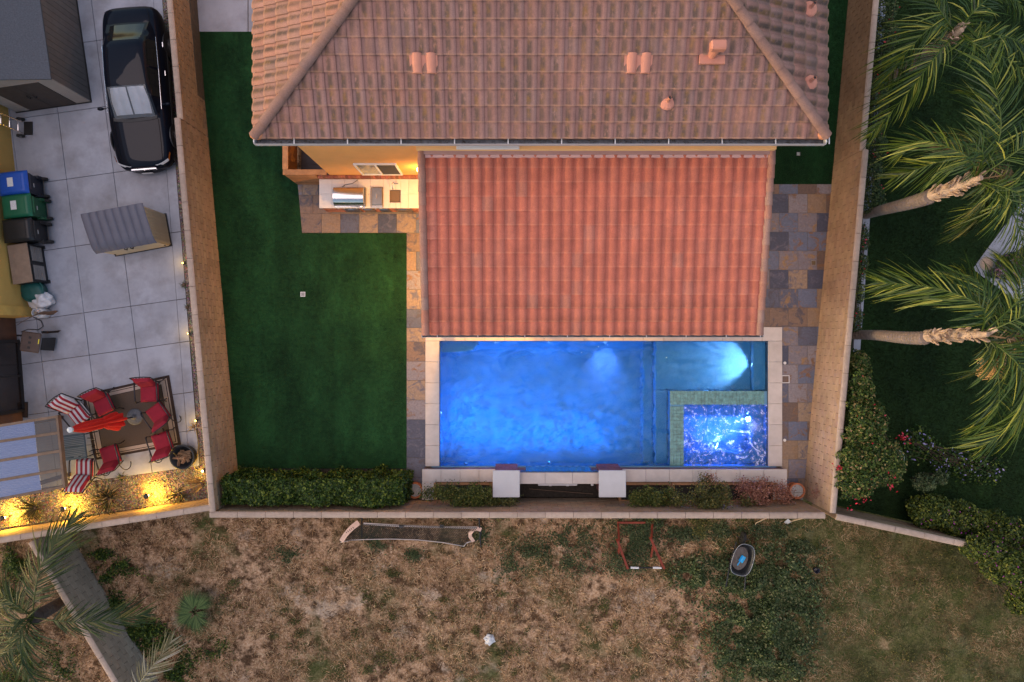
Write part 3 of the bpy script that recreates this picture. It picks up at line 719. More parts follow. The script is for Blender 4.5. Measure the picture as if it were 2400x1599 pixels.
# ================================================================ POOL
pool = thing('swimming_pool', 'rectangular swimming pool with blue underwater lights and limestone coping', 'pool', (2.87, -1.95, 0))
m, n, b = newmat('pebble_plaster'); f = n.noise(70, 4, .7); f2 = n.noise(1.6, 5, .6)
n.l.new(n.mix(.35, n.ramp(f, [(.3, (.06, .19, .32)), (.7, (.16, .34, .50))]), n.ramp(f2, [(.3, (.07, .22, .36)), (.7, (.16, .32, .48))])), b.inputs['Base Color']); b.inputs['Roughness'].default_value = .8; PLASTER = m
TILEBAND = M('green_glass_tile', (.095, .235, .24), .3, .45, 9, .2, 30, .004, rnd=.1)
BAND2 = M('dark_waterline_tile', (.03, .06, .10), .35, .4, 9, .2)
def wx(p): return (p - 1200) * H / F
def wy(p): return (799.5 - p) * H / F
sh = MB(); DEEP = -1.75
sh.box(PX0 - .25, PX0, PY0 - .25, PY1 + .25, DEEP - .2, -.0); sh.box(PX1, PX1 + .25, PY0 - .25, PY1 + .25, DEEP - .2, -.0)
sh.box(PX0, PX1, PY1, PY1 + .25, DEEP - .2, 0); sh.box(PX0, PX1, PY0 - .25, PY0, DEEP - .2, 0); sh.box(PX0, PX1, PY0, PY1, DEEP - .2, DEEP)
mk('pool_wall', sh, PLASTER, pool)
S1, S2, S3 = wx(1515), wx(1541), wx(1769); SPX, SPY = wx(1571), wy(917)
def floor(u, v):
    x = PX0 + (S1 - PX0) * u; y = PY0 + (PY1 - PY0) * v
    d = min(x - PX0, y - PY0, PY1 - y); k = max(0, 1 - d / .45)
    return (x, y, -1.5 + .12 * (x - PX0) / 6 + .5 * k * k)
mk('pool_floor', MB().grid(floor, 60, 40), PLASTER, pool, smooth=True)
mk('step', MB().cbox(S1, S2 + .001, PY0, PY1, DEEP, -.95, .03), PLASTER, pool)
mk('step', MB().cbox(S2, S3, SPY, PY1, DEEP, -.50, .03), PLASTER, pool)
mk('step', MB().cbox(S2, SPX, PY0, SPY, DEEP, -.50, .03), PLASTER, pool)
mk('step', MB().cbox(S3, PX1, SPY, PY1, DEEP, -.24, .03), PLASTER, pool)
cb = [(wx(1030), wy(826)), (wx(1090), wy(826))] + [(wx(1119) - .38 * (1 - math.sin(a)) , wy(826) + .345 * (1 - math.cos(a))) for a in [R(15 * k) for k in range(1, 7)]] + [(wx(1119), wy(800)), (wx(1030), wy(800))]
mk('corner_bench', MB().prism(cb, -1.6, -.45, .02), PLASTER, pool)
# spa: raised ledge of green tile, benches and floor
SIX, SIY = wx(1604), wy(949)
led = MB()
nx, ny = 21, 13
spa = mk('spa_floor', MB().box(SIX, PX1, PY0, SIY, DEEP, -1.0), PLASTER, pool)
mk('spa_wall', MB().box(SPX + .01, PX1, SIY, SPY - .01, DEEP, -.075).box(SPX + .01, SIX, PY0, SIY, DEEP, -.075), PLASTER, spa)
mk('spa_bench', MB().cbox(SIX, PX1, SIY - .42, SIY, -1.0, -.5, .03).cbox(PX1 - .4, PX1, PY0, SIY - .42, -1.0, -.5, .03).cbox(SIX, PX1 - .4, PY0, PY0 + .42, -1.0, -.5, .03), PLASTER, spa)
tl = None; s_ = .1095; gp = .004
def ledge_tile(x, y):
    global tl
    if tl is None: o = mk('ledge_tile', MB().cbox(0, s_ - gp, 0, s_ - gp, 0, .03, .003), TILEBAND, pool, local=True); tl = o.data
    else: o = bpy.data.objects.new('ledge_tile', tl); COL.objects.link(o); o.parent = pool
    o.location = Vector((x, y, -.075 + random.uniform(-.001, .001))) - pool.location
for i in range(int((PX1 - SPX) / s_)):
    for j in range(4): ledge_tile(SPX + i * s_, SIY + j * s_ * .98)
for i in range(4):
    for j in range(int((SIY - PY0) / s_)): ledge_tile(SPX + i * s_, PY0 + .01 + j * s_ * .995)
# coping stones
def coping(x0, x1, y0, y1, z0, z1, along, n_, parent=pool, mat=COPING, name='coping_stone'):
    for k in range(n_):
        a, b_ = k / n_, (k + 1) / n_; g_ = .0025
        if along == 'x': q = (x0 + (x1 - x0) * a + g_, x0 + (x1 - x0) * b_ - g_, y0, y1)
        else: q = (x0, x1, y0 + (y1 - y0) * a + g_, y0 + (y1 - y0) * b_ - g_)
        mk(name, MB().cbox(*q, z0, z1, .008), mat, parent)
coping(PX0 - .435, PX1 + .43, PY1 + .003, PY1 + .435, .0, .05, 'x', 18)
coping(PX0 - .435, PX0, PY0 - .0, PY1, .0, .05, 'y', 6)
coping(PX1, PX1 + .43, PY0 - .0, PY1, .0, .05, 'y', 6)
mk('waterline_tile', MB().box(PX0, PX0 + .01, PY0, PY1 - .01, -.22, -.005).box(PX1 - .01, PX1, PY0, PY1 - .01, -.22, -.005).box(PX0, PX1, PY1 - .01, PY1, -.22, -.005), BAND2, pool)
# raised bond beam behind the pool
feat = thing('water_feature', 'raised stone bond beam with spillway between two brick pillars', 'water feature', (2.8, -4.3, 0))
BX0, BX1 = -2.757, 8.428; BYn, BYs = -3.93, -4.318
mk('bond_beam', MB().box(BX0 + .03, BX1 - .03, BYs + .02, BYn - .02, -.2, .40).box(BX0 + .03, -2.37, -4.86, BYs + .02, -.03, .40).box(8.02, BX1 - .03, -4.86, BYs + .02, -.03, .40), M('dark_stone_veneer', (.14, .09, .09), .85, .4, 10, .5, 30), feat)
coping(BX0, .16, BYs, BYn, .40, .46, 'x', 5, feat); coping(2.66, BX1, BYs, BYn, .40, .46, 'x', 8, feat)
coping(BX0, -2.35, -4.867, BYs, .40, .46, 'y', 1, feat); coping(8.0, BX1, -4.867, BYs, .40, .46, 'y', 1, feat)
mk('spillway_wall', MB().box(.17, 2.66, BYs + .02, BYn - .03, -.2, .70), BAND2, feat)
coping(.17, 2.66, BYs - .0, BYn - .05, .70, .76, 'x', 3, feat)
m, n, b = newmat('falling_water'); b.inputs['Base Color'].default_value = (.03, .16, .30, 1); b.inputs['Roughness'].default_value = .12; n.bump(n.noise(26, 4, .6, stretch=(1, 1, .12)), .7, .02, b); FALL = m
mk('water_sheet', MB().grid(lambda u, v: (.42 + 2.0 * u, BYn - .02 + .035 * math.sin(v * 1.6) + .006 * math.sin(u * 61), .71 - .80 * v), 60, 10), FALL, feat, smooth=True)
for cx in (-.17, 2.976):
    bw = MB(); y0, y1 = -4.60, -3.86; x0, x1 = cx - .34, cx + .34
    mk('pillar_core', MB().box(x0 + .012, x1 - .012, y0 + .012, y1 - .012, -.2, 1.14), MORTAR, feat)
    for j in range(17):
        z = -.2 + j * .0785
        for k in range(-1, 4):
            xa = x0 + k * .215 + (.107 if j % 2 else 0); a, b_ = max(xa, x0), min(xa + .205, x1)
            if b_ - a > .03: bw.box(a, b_, y1 - .095, y1 + random.uniform(-.002, .002), z, z + .068); bw.box(a, b_, y0 + random.uniform(-.002, .002), y0 + .095, z, z + .068)
        for k in range(4):
            ya = y0 + .10 + k * .19 + (.09 if j % 2 else 0); b_ = min(ya + .18, y1 - .1)
            if b_ - ya > .03: bw.box(x0, x0 + .09, ya, b_, z, z + .068); bw.box(x1 - .09, x1, ya, b_, z, z + .068)
    tag(mk('brickwork', bw, M('pillar_brick', (.20, .085, .085), .85, .25, 9, .4, 50, rnd=.35, island=True), feat), kind='stuff')
    mk('pillar_cap', MB().cbox(cx - .40, cx + .40, -4.632, -3.835, 1.14, 1.20, .008), CAPSTONE, feat)
# pump pit behind the spillway with white pipe
pit = struct(mk('planting_pit', MB().box(-2.34, 7.98, -4.885, BYs, -.06, -.015), SOIL))
pipe = thing('pvc_pipe', 'white plastic plumbing pipe run behind the spillway', 'pipe', P(1320, 1137, .3))
t = MB().tube([P(1262, 1131, .42), P(1262, 1136, .4), P(1352, 1136, .4), P(1352, 1131, .42)], .035, 10); mk('pipe_run', t, WHITE, pipe)
for a in (1290, 1330): mk('coupling', MB().tube([P(a - 3, 1136, .4), P(a + 3, 1136, .4)], .05, 10), WHITE, pipe)
mk('valve', MB().tube([P(1388, 1131, .42), P(1388, 1138, .42)], .045, 10), WHITE, pipe)
mk('bracket', MB().bar(P(1300, 1136, .36), P(1300, 1136, -.02), .03, .03), WHITE, pipe)
t = tag(mk('bamboo_cane', MB().tube([P(1240, 1146, .15), P(1390, 1158, .12)], .012, 6), WOOD_G), 'thin cane lying in the dark pit behind the spillway', 'cane')

# ---- water
def watermat(name, tint, s1, st, foam=False):
    m, n, b = newmat(name); out = m.node_tree.nodes['Material Output']; n.n.remove(b)
    gl = n.new('BsdfGlass'); gl.inputs['IOR'].default_value = 1.33; gl.inputs['Roughness'].default_value = 0; gl.inputs['Color'].default_value = (*tint, 1)
    hgt = n.math('ADD', n.noise(s1, 3, .5, dist=1.5, stretch=(1, 1.6, 1)), n.math('MULTIPLY', n.noise(s1 * 5, 3, .5), .25))
    bp = n.new('Bump'); bp.inputs['Strength'].default_value = st; bp.inputs['Distance'].default_value = .08; n.l.new(hgt, bp.inputs['Height']); n.l.new(bp.outputs[0], gl.inputs['Normal'])
    sh_ = gl.outputs[0]
    if foam:
        df = n.new('BsdfPrincipled'); df.inputs['Base Color'].default_value = (.85, .9, .95, 1); df.inputs['Roughness'].default_value = .6; df.inputs['Subsurface Weight'].default_value = .0
        tr = n.new('BsdfTranslucent'); tr.inputs[0].default_value = (.8, .88, .95, 1); m0 = n.new('MixShader'); m0.inputs[0].default_value = .5; n.l.new(df.outputs[0], m0.inputs[1]); n.l.new(tr.outputs[0], m0.inputs[2])
        sp = n.new('SeparateXYZ'); n.l.new(n.pos(), sp.inputs[0])
        wv = n.noise(2.6, 8, .72, dist=2.2); cell = n.noise(9, 6, .7, dist=1.5)
        tot = n.math('ADD', n.math('MULTIPLY', wv, .62), n.math('MULTIPLY', cell, .38))
        fac = n.ramp(tot, [(.495, 0.), (.54, .2), (.59, 1.)])
        for (jx, jy, r0) in [((a - 1200) * H / F, (799.5 - b_) * H / F, r_) for a, b_, r_ in ((1770, 1000, .42), (1680, 965, .2), (1625, 1022, .3), (1650, 1070, .24), (1697, 1060, .3), (1758, 1060, .32), (1725, 1090, .25))]:
            dn = n.new('VectorMath', operation='DISTANCE'); n.l.new(n.pos(), dn.inputs[0]); dn.inputs[1].default_value = (jx, jy, -.07)
            k = n.math('ADD', dn.outputs['Value'], n.math('MULTIPLY', n.math('ADD', cell, wv), .62)); rr = n.ramp(n.math('DIVIDE', k, r0 * 2.2), [(.52, 1.), (.9, 0.)])
            fac = n.math('MAXIMUM', fac, rr)
        mx = n.new('MixShader'); n.l.new(fac, mx.inputs[0]); n.l.new(sh_, mx.inputs[1]); n.l.new(m0.outputs[0], mx.inputs[2]); sh_ = mx.outputs[0]
    n.l.new(sh_, out.inputs['Surface']); return m
WATER = watermat('pool_water', (.52, .84, 1.), 1.5, .9)
def wsurf(x0, x1, y0, y1, z): return MB().add([(x0, y0, z), (x1, y0, z), (x1, y1, z), (x0, y1, z)], [(0, 1, 2, 3)])
wt = MB(); wt.add([(PX0, PY0 - .0, -.085), (SPX, PY0, -.085), (SPX, SPY, -.085), (PX1, SPY, -.085), (PX1, PY1, -.085), (PX0, PY1, -.085)], [(0, 1, 2, 5), (2, 3, 4, 5)])
struct(mk('pool_water', wt, WATER))
def spaz(u, v):
    x = SIX + (PX1 - SIX) * u; y = PY0 + (SIY - PY0) * v
    return (x, y, -.072 + .03 * noise.noise(Vector((x * 4, y * 4, 0))) + .02 * noise.noise(Vector((x * 11, y * 11, 5))))
struct(mk('spa_water', MB().grid(spaz, 70, 60), watermat('spa_water', (.6, .85, 1.), 5, .6, True), smooth=True))
# ---- underwater lights, each with its own lens
BLUEL = emit('pool_lens', (.35, .55, 1.), 2.5)
DIML = emit('dim_pool_lens', (.1, .3, 1.), .3)
def pool_light(loc, direction, e_, col, spot=140, r=.06, blend=.6, ripple=3.5, lens=True, bulb=.006):
    loc = Vector(loc); d = Vector(direction).normalized(); f_ = Vector((d.x, d.y, 0)).normalized()
    o = mk('pool_light', MB().tube([loc - f_ * .01, loc + f_ * .004], r * 1.25, 18), BAND2, pool)
    mk('lens', MB().tube([loc + f_ * .0045, loc + f_ * .009], r, 18), BLUEL if lens else DIML, o)
    lamp('SPOT', 'pool_bulb', loc + f_ * .05, e_, col, o, bulb, loc + f_ * .05 + d, spot, blend, ripple)
BL, BW = (.02, .27, 1.), (.24, .30, 1.)
pool_light((S3 - .012, wy(855), -.30), (-1, .1, -.42), 170, (.75, .74, 1.), 112, .05, .6, 9, True, .05)
pool_light((wx(1425), PY1 - .012, -.7), (.0, -1, -.9), 85, (.36, .36, 1.), 74, .05, 1., 11)
pool_light((wx(1290), PY1 - .012, -.7), (0, -1, -.6), 14, BL, 130, .05, 1., 9)
pool_light((wx(1162), PY1 - .012, -.7), (0, -1, -.6), 10, BL, 130, .05, 1., 9)
for px_l, e_l in ((1090, 110), (1190, 105), (1290, 105), (1390, 95)): pool_light((wx(px_l), PY0 + .012, -.5), (.05, 1, -.1), e_l * .85, BL, 176, .05, 1., 4, False)
pool_light((PX0 + .012, wy(970), -.5), (1, .1, -.1), 80, BL, 176, .05, 1., 4)
pool_light((PX1 - .412, wy(985), -.72), (-1, -.1, .25), 170, (.12, .24, 1), 165, .05)
pool_light((wx(1690), PY0 + .435, -.74), (0, 1, .25), 120, (.08, .22, 1), 165, .05)
# ================================================================ OUTDOOR KITCHEN AND FENCE
kit = thing('kitchen_island', 'outdoor kitchen counter with pale stone top and brick base against the house', 'counter', P(866, 455))
def q(px, py, z): p = P(px, py, z); return p.x, p.y
KZ = .92
kx0, ky0 = q(748, 488, KZ); kx1, _ = q(988, 488, KZ); _, ky1 = q(748, 420, KZ)
mk('base', MB().box(kx0 + .03, kx1, ky0 + .05, WY - .012, .0, KZ - .05), MORTAR, kit)
fb = MB()
for j in range(11):
    z = .02 + j * .0765
    for k in range(-1, 16):
        xa = kx0 + .03 + k * .21 + (.105 if j % 2 else 0); a, b_ = max(xa, kx0 + .03), min(xa + .2, kx1)
        if b_ - a > .03: fb.box(a, b_, ky0 + .038, ky0 + .10, z, z + .066)
    for k in range(4):
        ya = ky0 + .11 + k * .21; fb.box(kx0 + .018, kx0 + .08, ya, ya + .2, z, z + .066)
tag(mk('brickwork', fb, M('kitchen_brick', (.34, .13, .08), .85, .25, 9, .4, 50, rnd=.35, island=True), kit), kind='stuff')
# counter slabs: 7 columns x 2, leaving the sink opening
sx0, sy0 = q(913, 475, KZ); sx1, sy1 = q(939, 445, KZ); ym = q(0, 455, KZ)[1]
xsn = [kx0 + (kx1 - kx0) * k / 8 for k in range(9)]
STONE = M('cream_counter_stone', (.62, .56, .52), .5, .07, 4, .1, 60, rnd=.05)
for k in range(8):
    for (a, b_) in ((ky0, ym), (ym, ky1)):
        x0, x1 = xsn[k] + .002, xsn[k + 1] - .002
        if x1 > sx0 and x0 < sx1:
            for c_ in ((x0, min(x1, sx0), a, b_), (max(x0, sx1), x1, a, b_), (max(x0, sx0), min(x1, sx1), a, min(b_, sy0)), (max(x0, sx0), min(x1, sx1), max(a, sy1), b_)):
                if c_[1] - c_[0] > .02 and c_[3] - c_[2] > .02: mk('counter_slab', MB().cbox(c_[0] + .001, c_[1] - .001, c_[2] + .001, c_[3] - .001, KZ - .05, KZ, .004), STONE, kit)
        else: mk('counter_slab', MB().cbox(x0, x1, a + .002, b_ - .002, KZ - .05, KZ, .004), STONE, kit)
mk('backsplash_core', MB().box(kx0, kx1, ky1 + .006, WY - .012, KZ - .04, KZ + .15), MORTAR, kit)
bk = None; nb = 41
for k in range(nb):
    x = kx0 + (kx1 - kx0) * k / nb
    if bk is None: o = mk('brick', MB().cbox(0, (kx1 - kx0) / nb - .01, 0, WY - .006 - ky1, 0, .20, .006), BRICK, kit, local=True); bk = o.data
    else: o = bpy.data.objects.new('brick', bk); COL.objects.link(o); o.parent = kit
    o.location = Vector((x, ky1 + random.uniform(-.002, .003), KZ - .03)) - kit.location
# steel doors on the front
for a, b_ in ((800, 838), (846, 872), (884, 908), (922, 962)):
    xa, xb = q(a, 0, KZ)[0], q(b_, 0, KZ)[0]; d = mk('cabinet_door', MB().cbox(xa, xb, ky0 + .015, ky0 + .037, .12, .8, .005), STEEL_D, kit)
    mk('handle', MB().tube([((xa + xb) / 2 - .1, ky0 - .01, .72), ((xa + xb) / 2 + .1, ky0 - .01, .72)], .012, 8), CHROME, d)
sk = mk('sink', MB().box(sx0, sx1, sy0, sy1, KZ - .24, KZ - .23).box(sx0, sx0 + .008, sy0, sy1, KZ - .23, KZ - .004).box(sx1 - .008, sx1, sy0, sy1, KZ - .23, KZ - .004).box(sx0 + .008, sx1 - .008, sy0, sy0 + .008, KZ - .23, KZ - .004).box(sx0 + .008, sx1 - .008, sy1 - .008, sy1, KZ - .23, KZ - .004), STEEL_D, kit)
mk('drain', MB().lathe([(.0, 0), (.05, 0), (.05, .008), (.03, .01), (0, .004)], ((sx0 + sx1) / 2 + .02, (sy0 + sy1) / 2, KZ - .229), 14), BLACK, sk)
fx, fy = q(925, 432, KZ); fa = mk('faucet', MB().tube([(fx, fy, KZ), (fx, fy, KZ + .22), (fx - .03, fy - .04, KZ + .27), (fx - .03, fy - .14, KZ + .26), (fx - .02, fy - .19, KZ + .18)], .014, 8), CHROME, kit, smooth=True)
mk('lever', MB().bar((fx, fy, KZ + .06), (fx + .12, fy, KZ + .09), .03, .02), CHROME, fa)
# barbecue grill sunk in the counter
gx0, gy0 = q(782, 484, 1.02); gx1, gy1 = q(857, 439, 1.02)
gr = thing('barbecue_grill', 'stainless steel built-in barbecue grill with rounded hood', 'grill', ((gx0 + gx1) / 2, (gy0 + gy1) / 2, KZ))
mk('body', MB().cbox(gx0, gx1, gy0 + .02, gy1, KZ, KZ + .10, .01), STEEL_D, gr)
gw = gx1 - gx0; gd = gy1 - gy0 - .04
def hood(u, v):
    an = R(5 + 170 * v) if False else R(178 * v); return (gx0 + .03 + (gw - .06) * u, gy0 + .03 + gd * .5 - gd * .5 * math.cos(an), KZ + .10 + .27 * math.sin(an) ** .75)
hd = mk('hood', MB().grid(hood, 4, 20), STEEL, gr, smooth=True)
for x in (gx0 + .03, gx1 - .03):
    mk('hood_end', MB().add([(x, gy0 + .03 + gd * .5 - gd * .5 * math.cos(R(178 * v / 16)), KZ + .10 + .27 * math.sin(R(178 * v / 16)) ** .75) for v in range(17)], [tuple(range(17)) if x > 0 else tuple(range(17))]), STEEL, hd)
mk('hood_handle', MB().tube([(gx0 + .06, gy0 + .02, KZ + .26), (gx0 + .06, gy0 - .03, KZ + .27), (gx1 - .06, gy0 - .03, KZ + .27), (gx1 - .06, gy0 + .02, KZ + .26)], .014, 8), CHROME, hd, smooth=True)
mk('thermometer', MB().lathe([(0, 0), (.035, 0), (.035, .012), (0, .014)], ((gx0 + gx1) / 2 + .02, gy0 + .14, KZ + .30), 14), BLACK, hd)
mk('control_panel', MB().cbox(gx0 + .02, gx1 - .02, gy0 - .02, gy0 + .018, KZ - .12, KZ + .03, .006), STEEL, gr)
for k in range(5): mk('knob', MB().tube([(gx0 + .12 + k * (gw - .24) / 4, gy0 - .02, KZ - .04), (gx0 + .12 + k * (gw - .24) / 4, gy0 - .06, KZ - .04)], .024, 12), CHROME, gr)
cbl = P(820, 425, KZ); mk('power_cable', MB().tube([(gx0 + .2, gy1 - .01, KZ + .03), (gx0 + .32, gy1 + .09, KZ + .015), (gx0 + .55, gy1 + .13, KZ + .02), (gx0 + .72, ky1 - .03, KZ + .06)], .008, 6), BLACK, gr)
bx0, by0 = q(870, 486, .97); bx1, by1 = q(897.5, 438, .97)
sb = thing('side_burner', 'stainless side burner with flat lid between grill and sink', 'burner', ((bx0 + bx1) / 2, (by0 + by1) / 2, KZ))
mk('tray', MB().cbox(bx0, bx1, by0, by1, KZ, KZ + .03, .006), M('bronze_steel', (.42, .30, .18), .3, metal=1), sb); mk('lid', MB().cbox(bx0 + .015, bx1 - .015, by0 + .07, by1 - .02, KZ + .03, KZ + .075, .015), STEEL_D, sb); mk('front_lip', MB().cbox(bx0 + .01, bx1 - .01, by0 - .01, by0 + .06, KZ + .03, KZ + .055, .01), STEEL, sb)
mk('handle', MB().tube([((bx0 + bx1) / 2 - .01, by0 + .25, KZ + .08), ((bx0 + bx1) / 2 - .01, by0 + .25, KZ + .11), ((bx0 + bx1) / 2 - .01, by0 + .38, KZ + .11), ((bx0 + bx1) / 2 - .01, by0 + .38, KZ + .08)], .01, 8), CHROME, sb)
for k in range(2): mk('knob', MB().tube([(bx0 + .12 + k * .14, ky0 + .03, KZ - .04), (bx0 + .12 + k * .14, ky0 - .035, KZ - .04)], .022, 12), CHROME, sb)
# redwood enclosure beside the counter
FZ = 1.46
fen = thing('wood_enclosure', 'low redwood slat enclosure at the house corner beside the counter', 'fence', P(700, 420))
fl_, fy_ = q(664, 407, FZ); fr_ = kx0 - .012
mk('post', MB().cbox(fl_, fl_ + .09, fy_, fy_ + .09, 0, FZ - .05, .004), WOOD_R, fen); mk('post', MB().cbox(fr_ - .1, fr_ - .01, fy_ + .021, fy_ + .11, 0, FZ - .05, .004), WOOD_R, fen); mk('post', MB().cbox(fl_, fl_ + .09, 6.2, 6.29, 0, FZ - .05, .004), WOOD_R, fen)
mk('top_rail', MB().cbox(fl_ - .02, fr_ + .36, fy_ - .035, fy_ + .125, FZ - .05, FZ - .01, .005), WOOD_R, fen); mk('top_rail', MB().cbox(fl_ - .03, fl_ + .13, fy_ + .126, 6.4, FZ - .05, FZ - .01, .005), WOOD_R, fen)
for k in range(11):
    z = .05 + k * .126; mk('slat', MB().cbox(fl_ + .0, fr_, fy_ - .022, fy_ - .001, z, z + .115, .003), WOOD_R, fen); mk('slat', MB().cbox(fl_ - .022, fl_ - .001, fy_, 6.3, z, z + .115, .003), WOOD_R, fen)
ac = thing('utility_pad', 'dark grey equipment pad inside the redwood enclosure', 'pad', (-5.9, 5.3, 0)); mk('slab', MB().cbox(fl_ + .12, WX0 - .02, fy_ + .15, 6.4, .0, .06), M('dark_pad', (.06, .06, .075), .8, .3), ac); mk('cover_plate', MB().cbox(fl_ + .5, WX0 - .1, fy_ + .6, fy_ + 1.2, .061, .10, .01), M('dark_plate', (.05, .05, .06), .6), ac)

# ================================================================ NEIGHBOUR'S YARD ON THE LEFT
yard_px = [(-300, -140), (445 - 60, -140), (538, 1158), (-300, 1282)]
yp = [tuple(P(a, b_, ZL))[:2] for a, b_ in yard_px]; yp = [(-20, 12.2), (-9.95, 12.2), (-8.66, -4.7), (-20, -6.1)]
yard = struct(mk('side_yard', MB().prism(yp[::-1] if area(yp) < 0 else yp, -.03, ZL - .05), M('yard_soil', (.10, .08, .06), .95, .3, 8, .6, 30)))
# concrete slabs from the joint lines
def vline(x600): return ((x600 - .129 * 700, -100), (x600 + .129 * 600, 1200))
def isect(l1, l2):
    (x1, y1), (x2, y2) = l1; (x3, y3), (x4, y4) = l2; d = (x1 - x2) * (y3 - y4) - (y1 - y2) * (x3 - x4)
    a = x1 * y2 - y1 * x2; c_ = x3 * y4 - y3 * x4; return ((a * (x3 - x4) - (x1 - x2) * c_) / d, (a * (y3 - y4) - (y1 - y2) * c_) / d)
VL = [vline(-160), vline(-45), vline(66), vline(179), vline(291), ((352, -100), (444.5, 1100)), ((372, -100), (468, 1100))]
HL = [((0, y0), (500, y0 - 70)) for y0 in (-190, -30, 127, 284, 442, 602, 761, 862, 982, 1072, 1158)]
for i in range(len(VL) - 1):
    for j in range(len(HL) - 1):
        c4 = [isect(VL[i], HL[j]), isect(VL[i + 1], HL[j]), isect(VL[i + 1], HL[j + 1]), isect(VL[i], HL[j + 1])]
        pw = PX(c4, ZL); cx = sum(p[0] for p in pw) / 4; cy = sum(p[1] for p in pw) / 4
        if cx < -17.2: continue
        pw = [(cx + (p[0] - cx) * (1 - .010 / math.hypot(p[0] - cx, p[1] - cy)), cy + (p[1] - cy) * (1 - .010 / math.hypot(p[0] - cx, p[1] - cy))) for p in pw]
        mk('concrete_slab', MB().prism(pw, ZL - .06, ZL + random.uniform(-.003, .003), .006), CONCRETE, yard)
# gravel beds
m, n, b = newmat('gravel_bed'); vr = n.new('TexVoronoi'); vr.inputs['Scale'].default_value = 22; n.l.new(n.pos(), vr.inputs['Vector'])
n.l.new(n.mix(.5, n.ramp(n.noise(14, 4, .7), [(.3, (.05, .04, .03)), (.7, (.28, .23, .19))]), vr.outputs['Color'], 'SOFT_LIGHT'), b.inputs['Base Color']); b.inputs['Roughness'].default_value = .9; n.bump(vr.outputs['Distance'], .8, .03, b); GRAVEL = m
gb_px = [(-200, 1190), (0, 1160), (150, 1138), (470, 1092), (452, 880), (371, -100), (400, -100), (440, 500), (470, 800), (512, 1164), (-200, 1268)]
grav = struct(mk('gravel_bed', triprism(PX(gb_px, ZL), ZL - .05, ZL - .018), GRAVEL))
def pebbles(poly_px, z, n_, s0, s1, mat, parent, name='pebbles'):
    pw = [P(a, b_, z) for a, b_ in poly_px]; k = len(pw)
    X = rng.uniform(min(p.x for p in pw), max(p.x for p in pw), n_); Y = rng.uniform(min(p.y for p in pw), max(p.y for p in pw), n_); ins = np.zeros(n_, bool)
    for i in range(k):
        a, b_ = pw[i], pw[(i + 1) % k]; ins ^= ((a.y > Y) != (b_.y > Y)) & (X < (b_.x - a.x) * (Y - a.y) / ((b_.y - a.y) or 1e-9) + a.x)
    X, Y = X[ins], Y[ins]; n_ = len(X)
    o6 = np.array([(1, 0, 0), (0, 1, 0), (-1, 0, 0), (0, -1, 0), (0, 0, .8), (0, 0, -.3)], float); f8 = np.array([(0, 1, 4), (1, 2, 4), (2, 3, 4), (3, 0, 4), (1, 0, 5), (2, 1, 5), (3, 2, 5), (0, 3, 5)])
    sc = rng.uniform(s0, s1, (n_, 1, 1)); th = rng.uniform(0, 6.28, n_); an = rng.uniform(.6, 1.4, (n_, 6, 1)); V = o6[None] * sc * an; c_, s_ = np.cos(th)[:, None], np.sin(th)[:, None]
    VX = V[:, :, 0] * c_ - V[:, :, 1] * s_ * .7; VY = V[:, :, 0] * s_ + V[:, :, 1] * c_ * .7
    W = np.stack([VX + X[:, None], VY + Y[:, None], V[:, :, 2] + z], 2).reshape(-1, 3); T = (f8[None] + 6 * np.arange(n_)[:, None, None]).reshape(-1, 3)
    return tag(npmesh(name, W, T, mat, parent), kind='stuff')
PEB = leafmat('pebble', [(0, (.05, .04, .033)), (.4, (.16, .125, .10)), (.75, (.26, .22, .19)), (1, (.45, .40, .36))], .85, 0)
pebbles(gb_px, ZL - .016, 60000, .012, .034, PEB, grav)
# neighbour's house: yellow wall, recess with a dark glazed door
nh = thing('neighbour_house', 'yellow stucco wall of the neighbouring house at the left edge', 'house', P(30, 500, ZL))
a = P(2, 100, ZL); b_ = P(74, 742, ZL); t_ = (b_ - a).normalized(); a = a - t_ * 2.0; nrm = Vector((-t_.y, t_.x, 0)); nrm = nrm if nrm.x < 0 else -nrm
mk('wall', MB().hexa([a, b_, b_ + nrm * 5, a + nrm * 5] and [tuple(v) for v in (a + nrm * 5, b_ + nrm * 5, b_, a)] + [tuple(v + Vector((0, 0, 5.2))) for v in (a + nrm * 5, b_ + nrm * 5, b_, a)]), STUCCO_Y, nh)
def along(s_, d, z): return b_ - t_ * s_ - nrm * d + Vector((0, 0, z))
mk('corner_trim', MB().hexa([along(.0, .0, 0), along(.0, .04, 0), along(.28, .04, 0), along(.28, .0, 0), along(0, 0, 5.1), along(0, .04, 5.1), along(.28, .04, 5.1), along(.28, 0, 5.1)]), M('yellow_trim', (.55, .36, .10), .9), nh)
# recess behind: wall set back, door frame
c0 = P(30, 744, ZL); rb = c0 + Vector((.0, 0, 0))
d0 = P(44, 800, ZL); d1 = P(56, 962, ZL); td = (d1 - d0).normalized(); nd = Vector((td.y, -td.x, 0)); nd = nd if nd.x < 0 else -nd
mk('door_frame', MB().bar(d0, d0 + Vector((0, 0, 2.1)), .07, .09).bar(d1, d1 + Vector((0, 0, 2.1)), .07, .09).bar((d0 + d1) / 2, (d0 + d1) / 2 + Vector((0, 0, 2.1)), .05, .06).bar(d0 + Vector((0, 0, 2.12)), d1 + Vector((0, 0, 2.12)), .07, .09).bar(d0 + Vector((0, 0, .02)), d1 + Vector((0, 0, .02)), .09, .04), BLACK, nh)
mk('door_glass', MB().add([d0 + nd * .02 + Vector((0, 0, .05)), d1 + nd * .02 + Vector((0, 0, .05)), d1 + nd * .02 + Vector((0, 0, 2.08)), d0 + nd * .02 + Vector((0, 0, 2.08))], [(0, 1, 2, 3)]), M('dark_door_glass', (.02, .015, .015), .1, .3, 2, 0, spec=.7), nh)
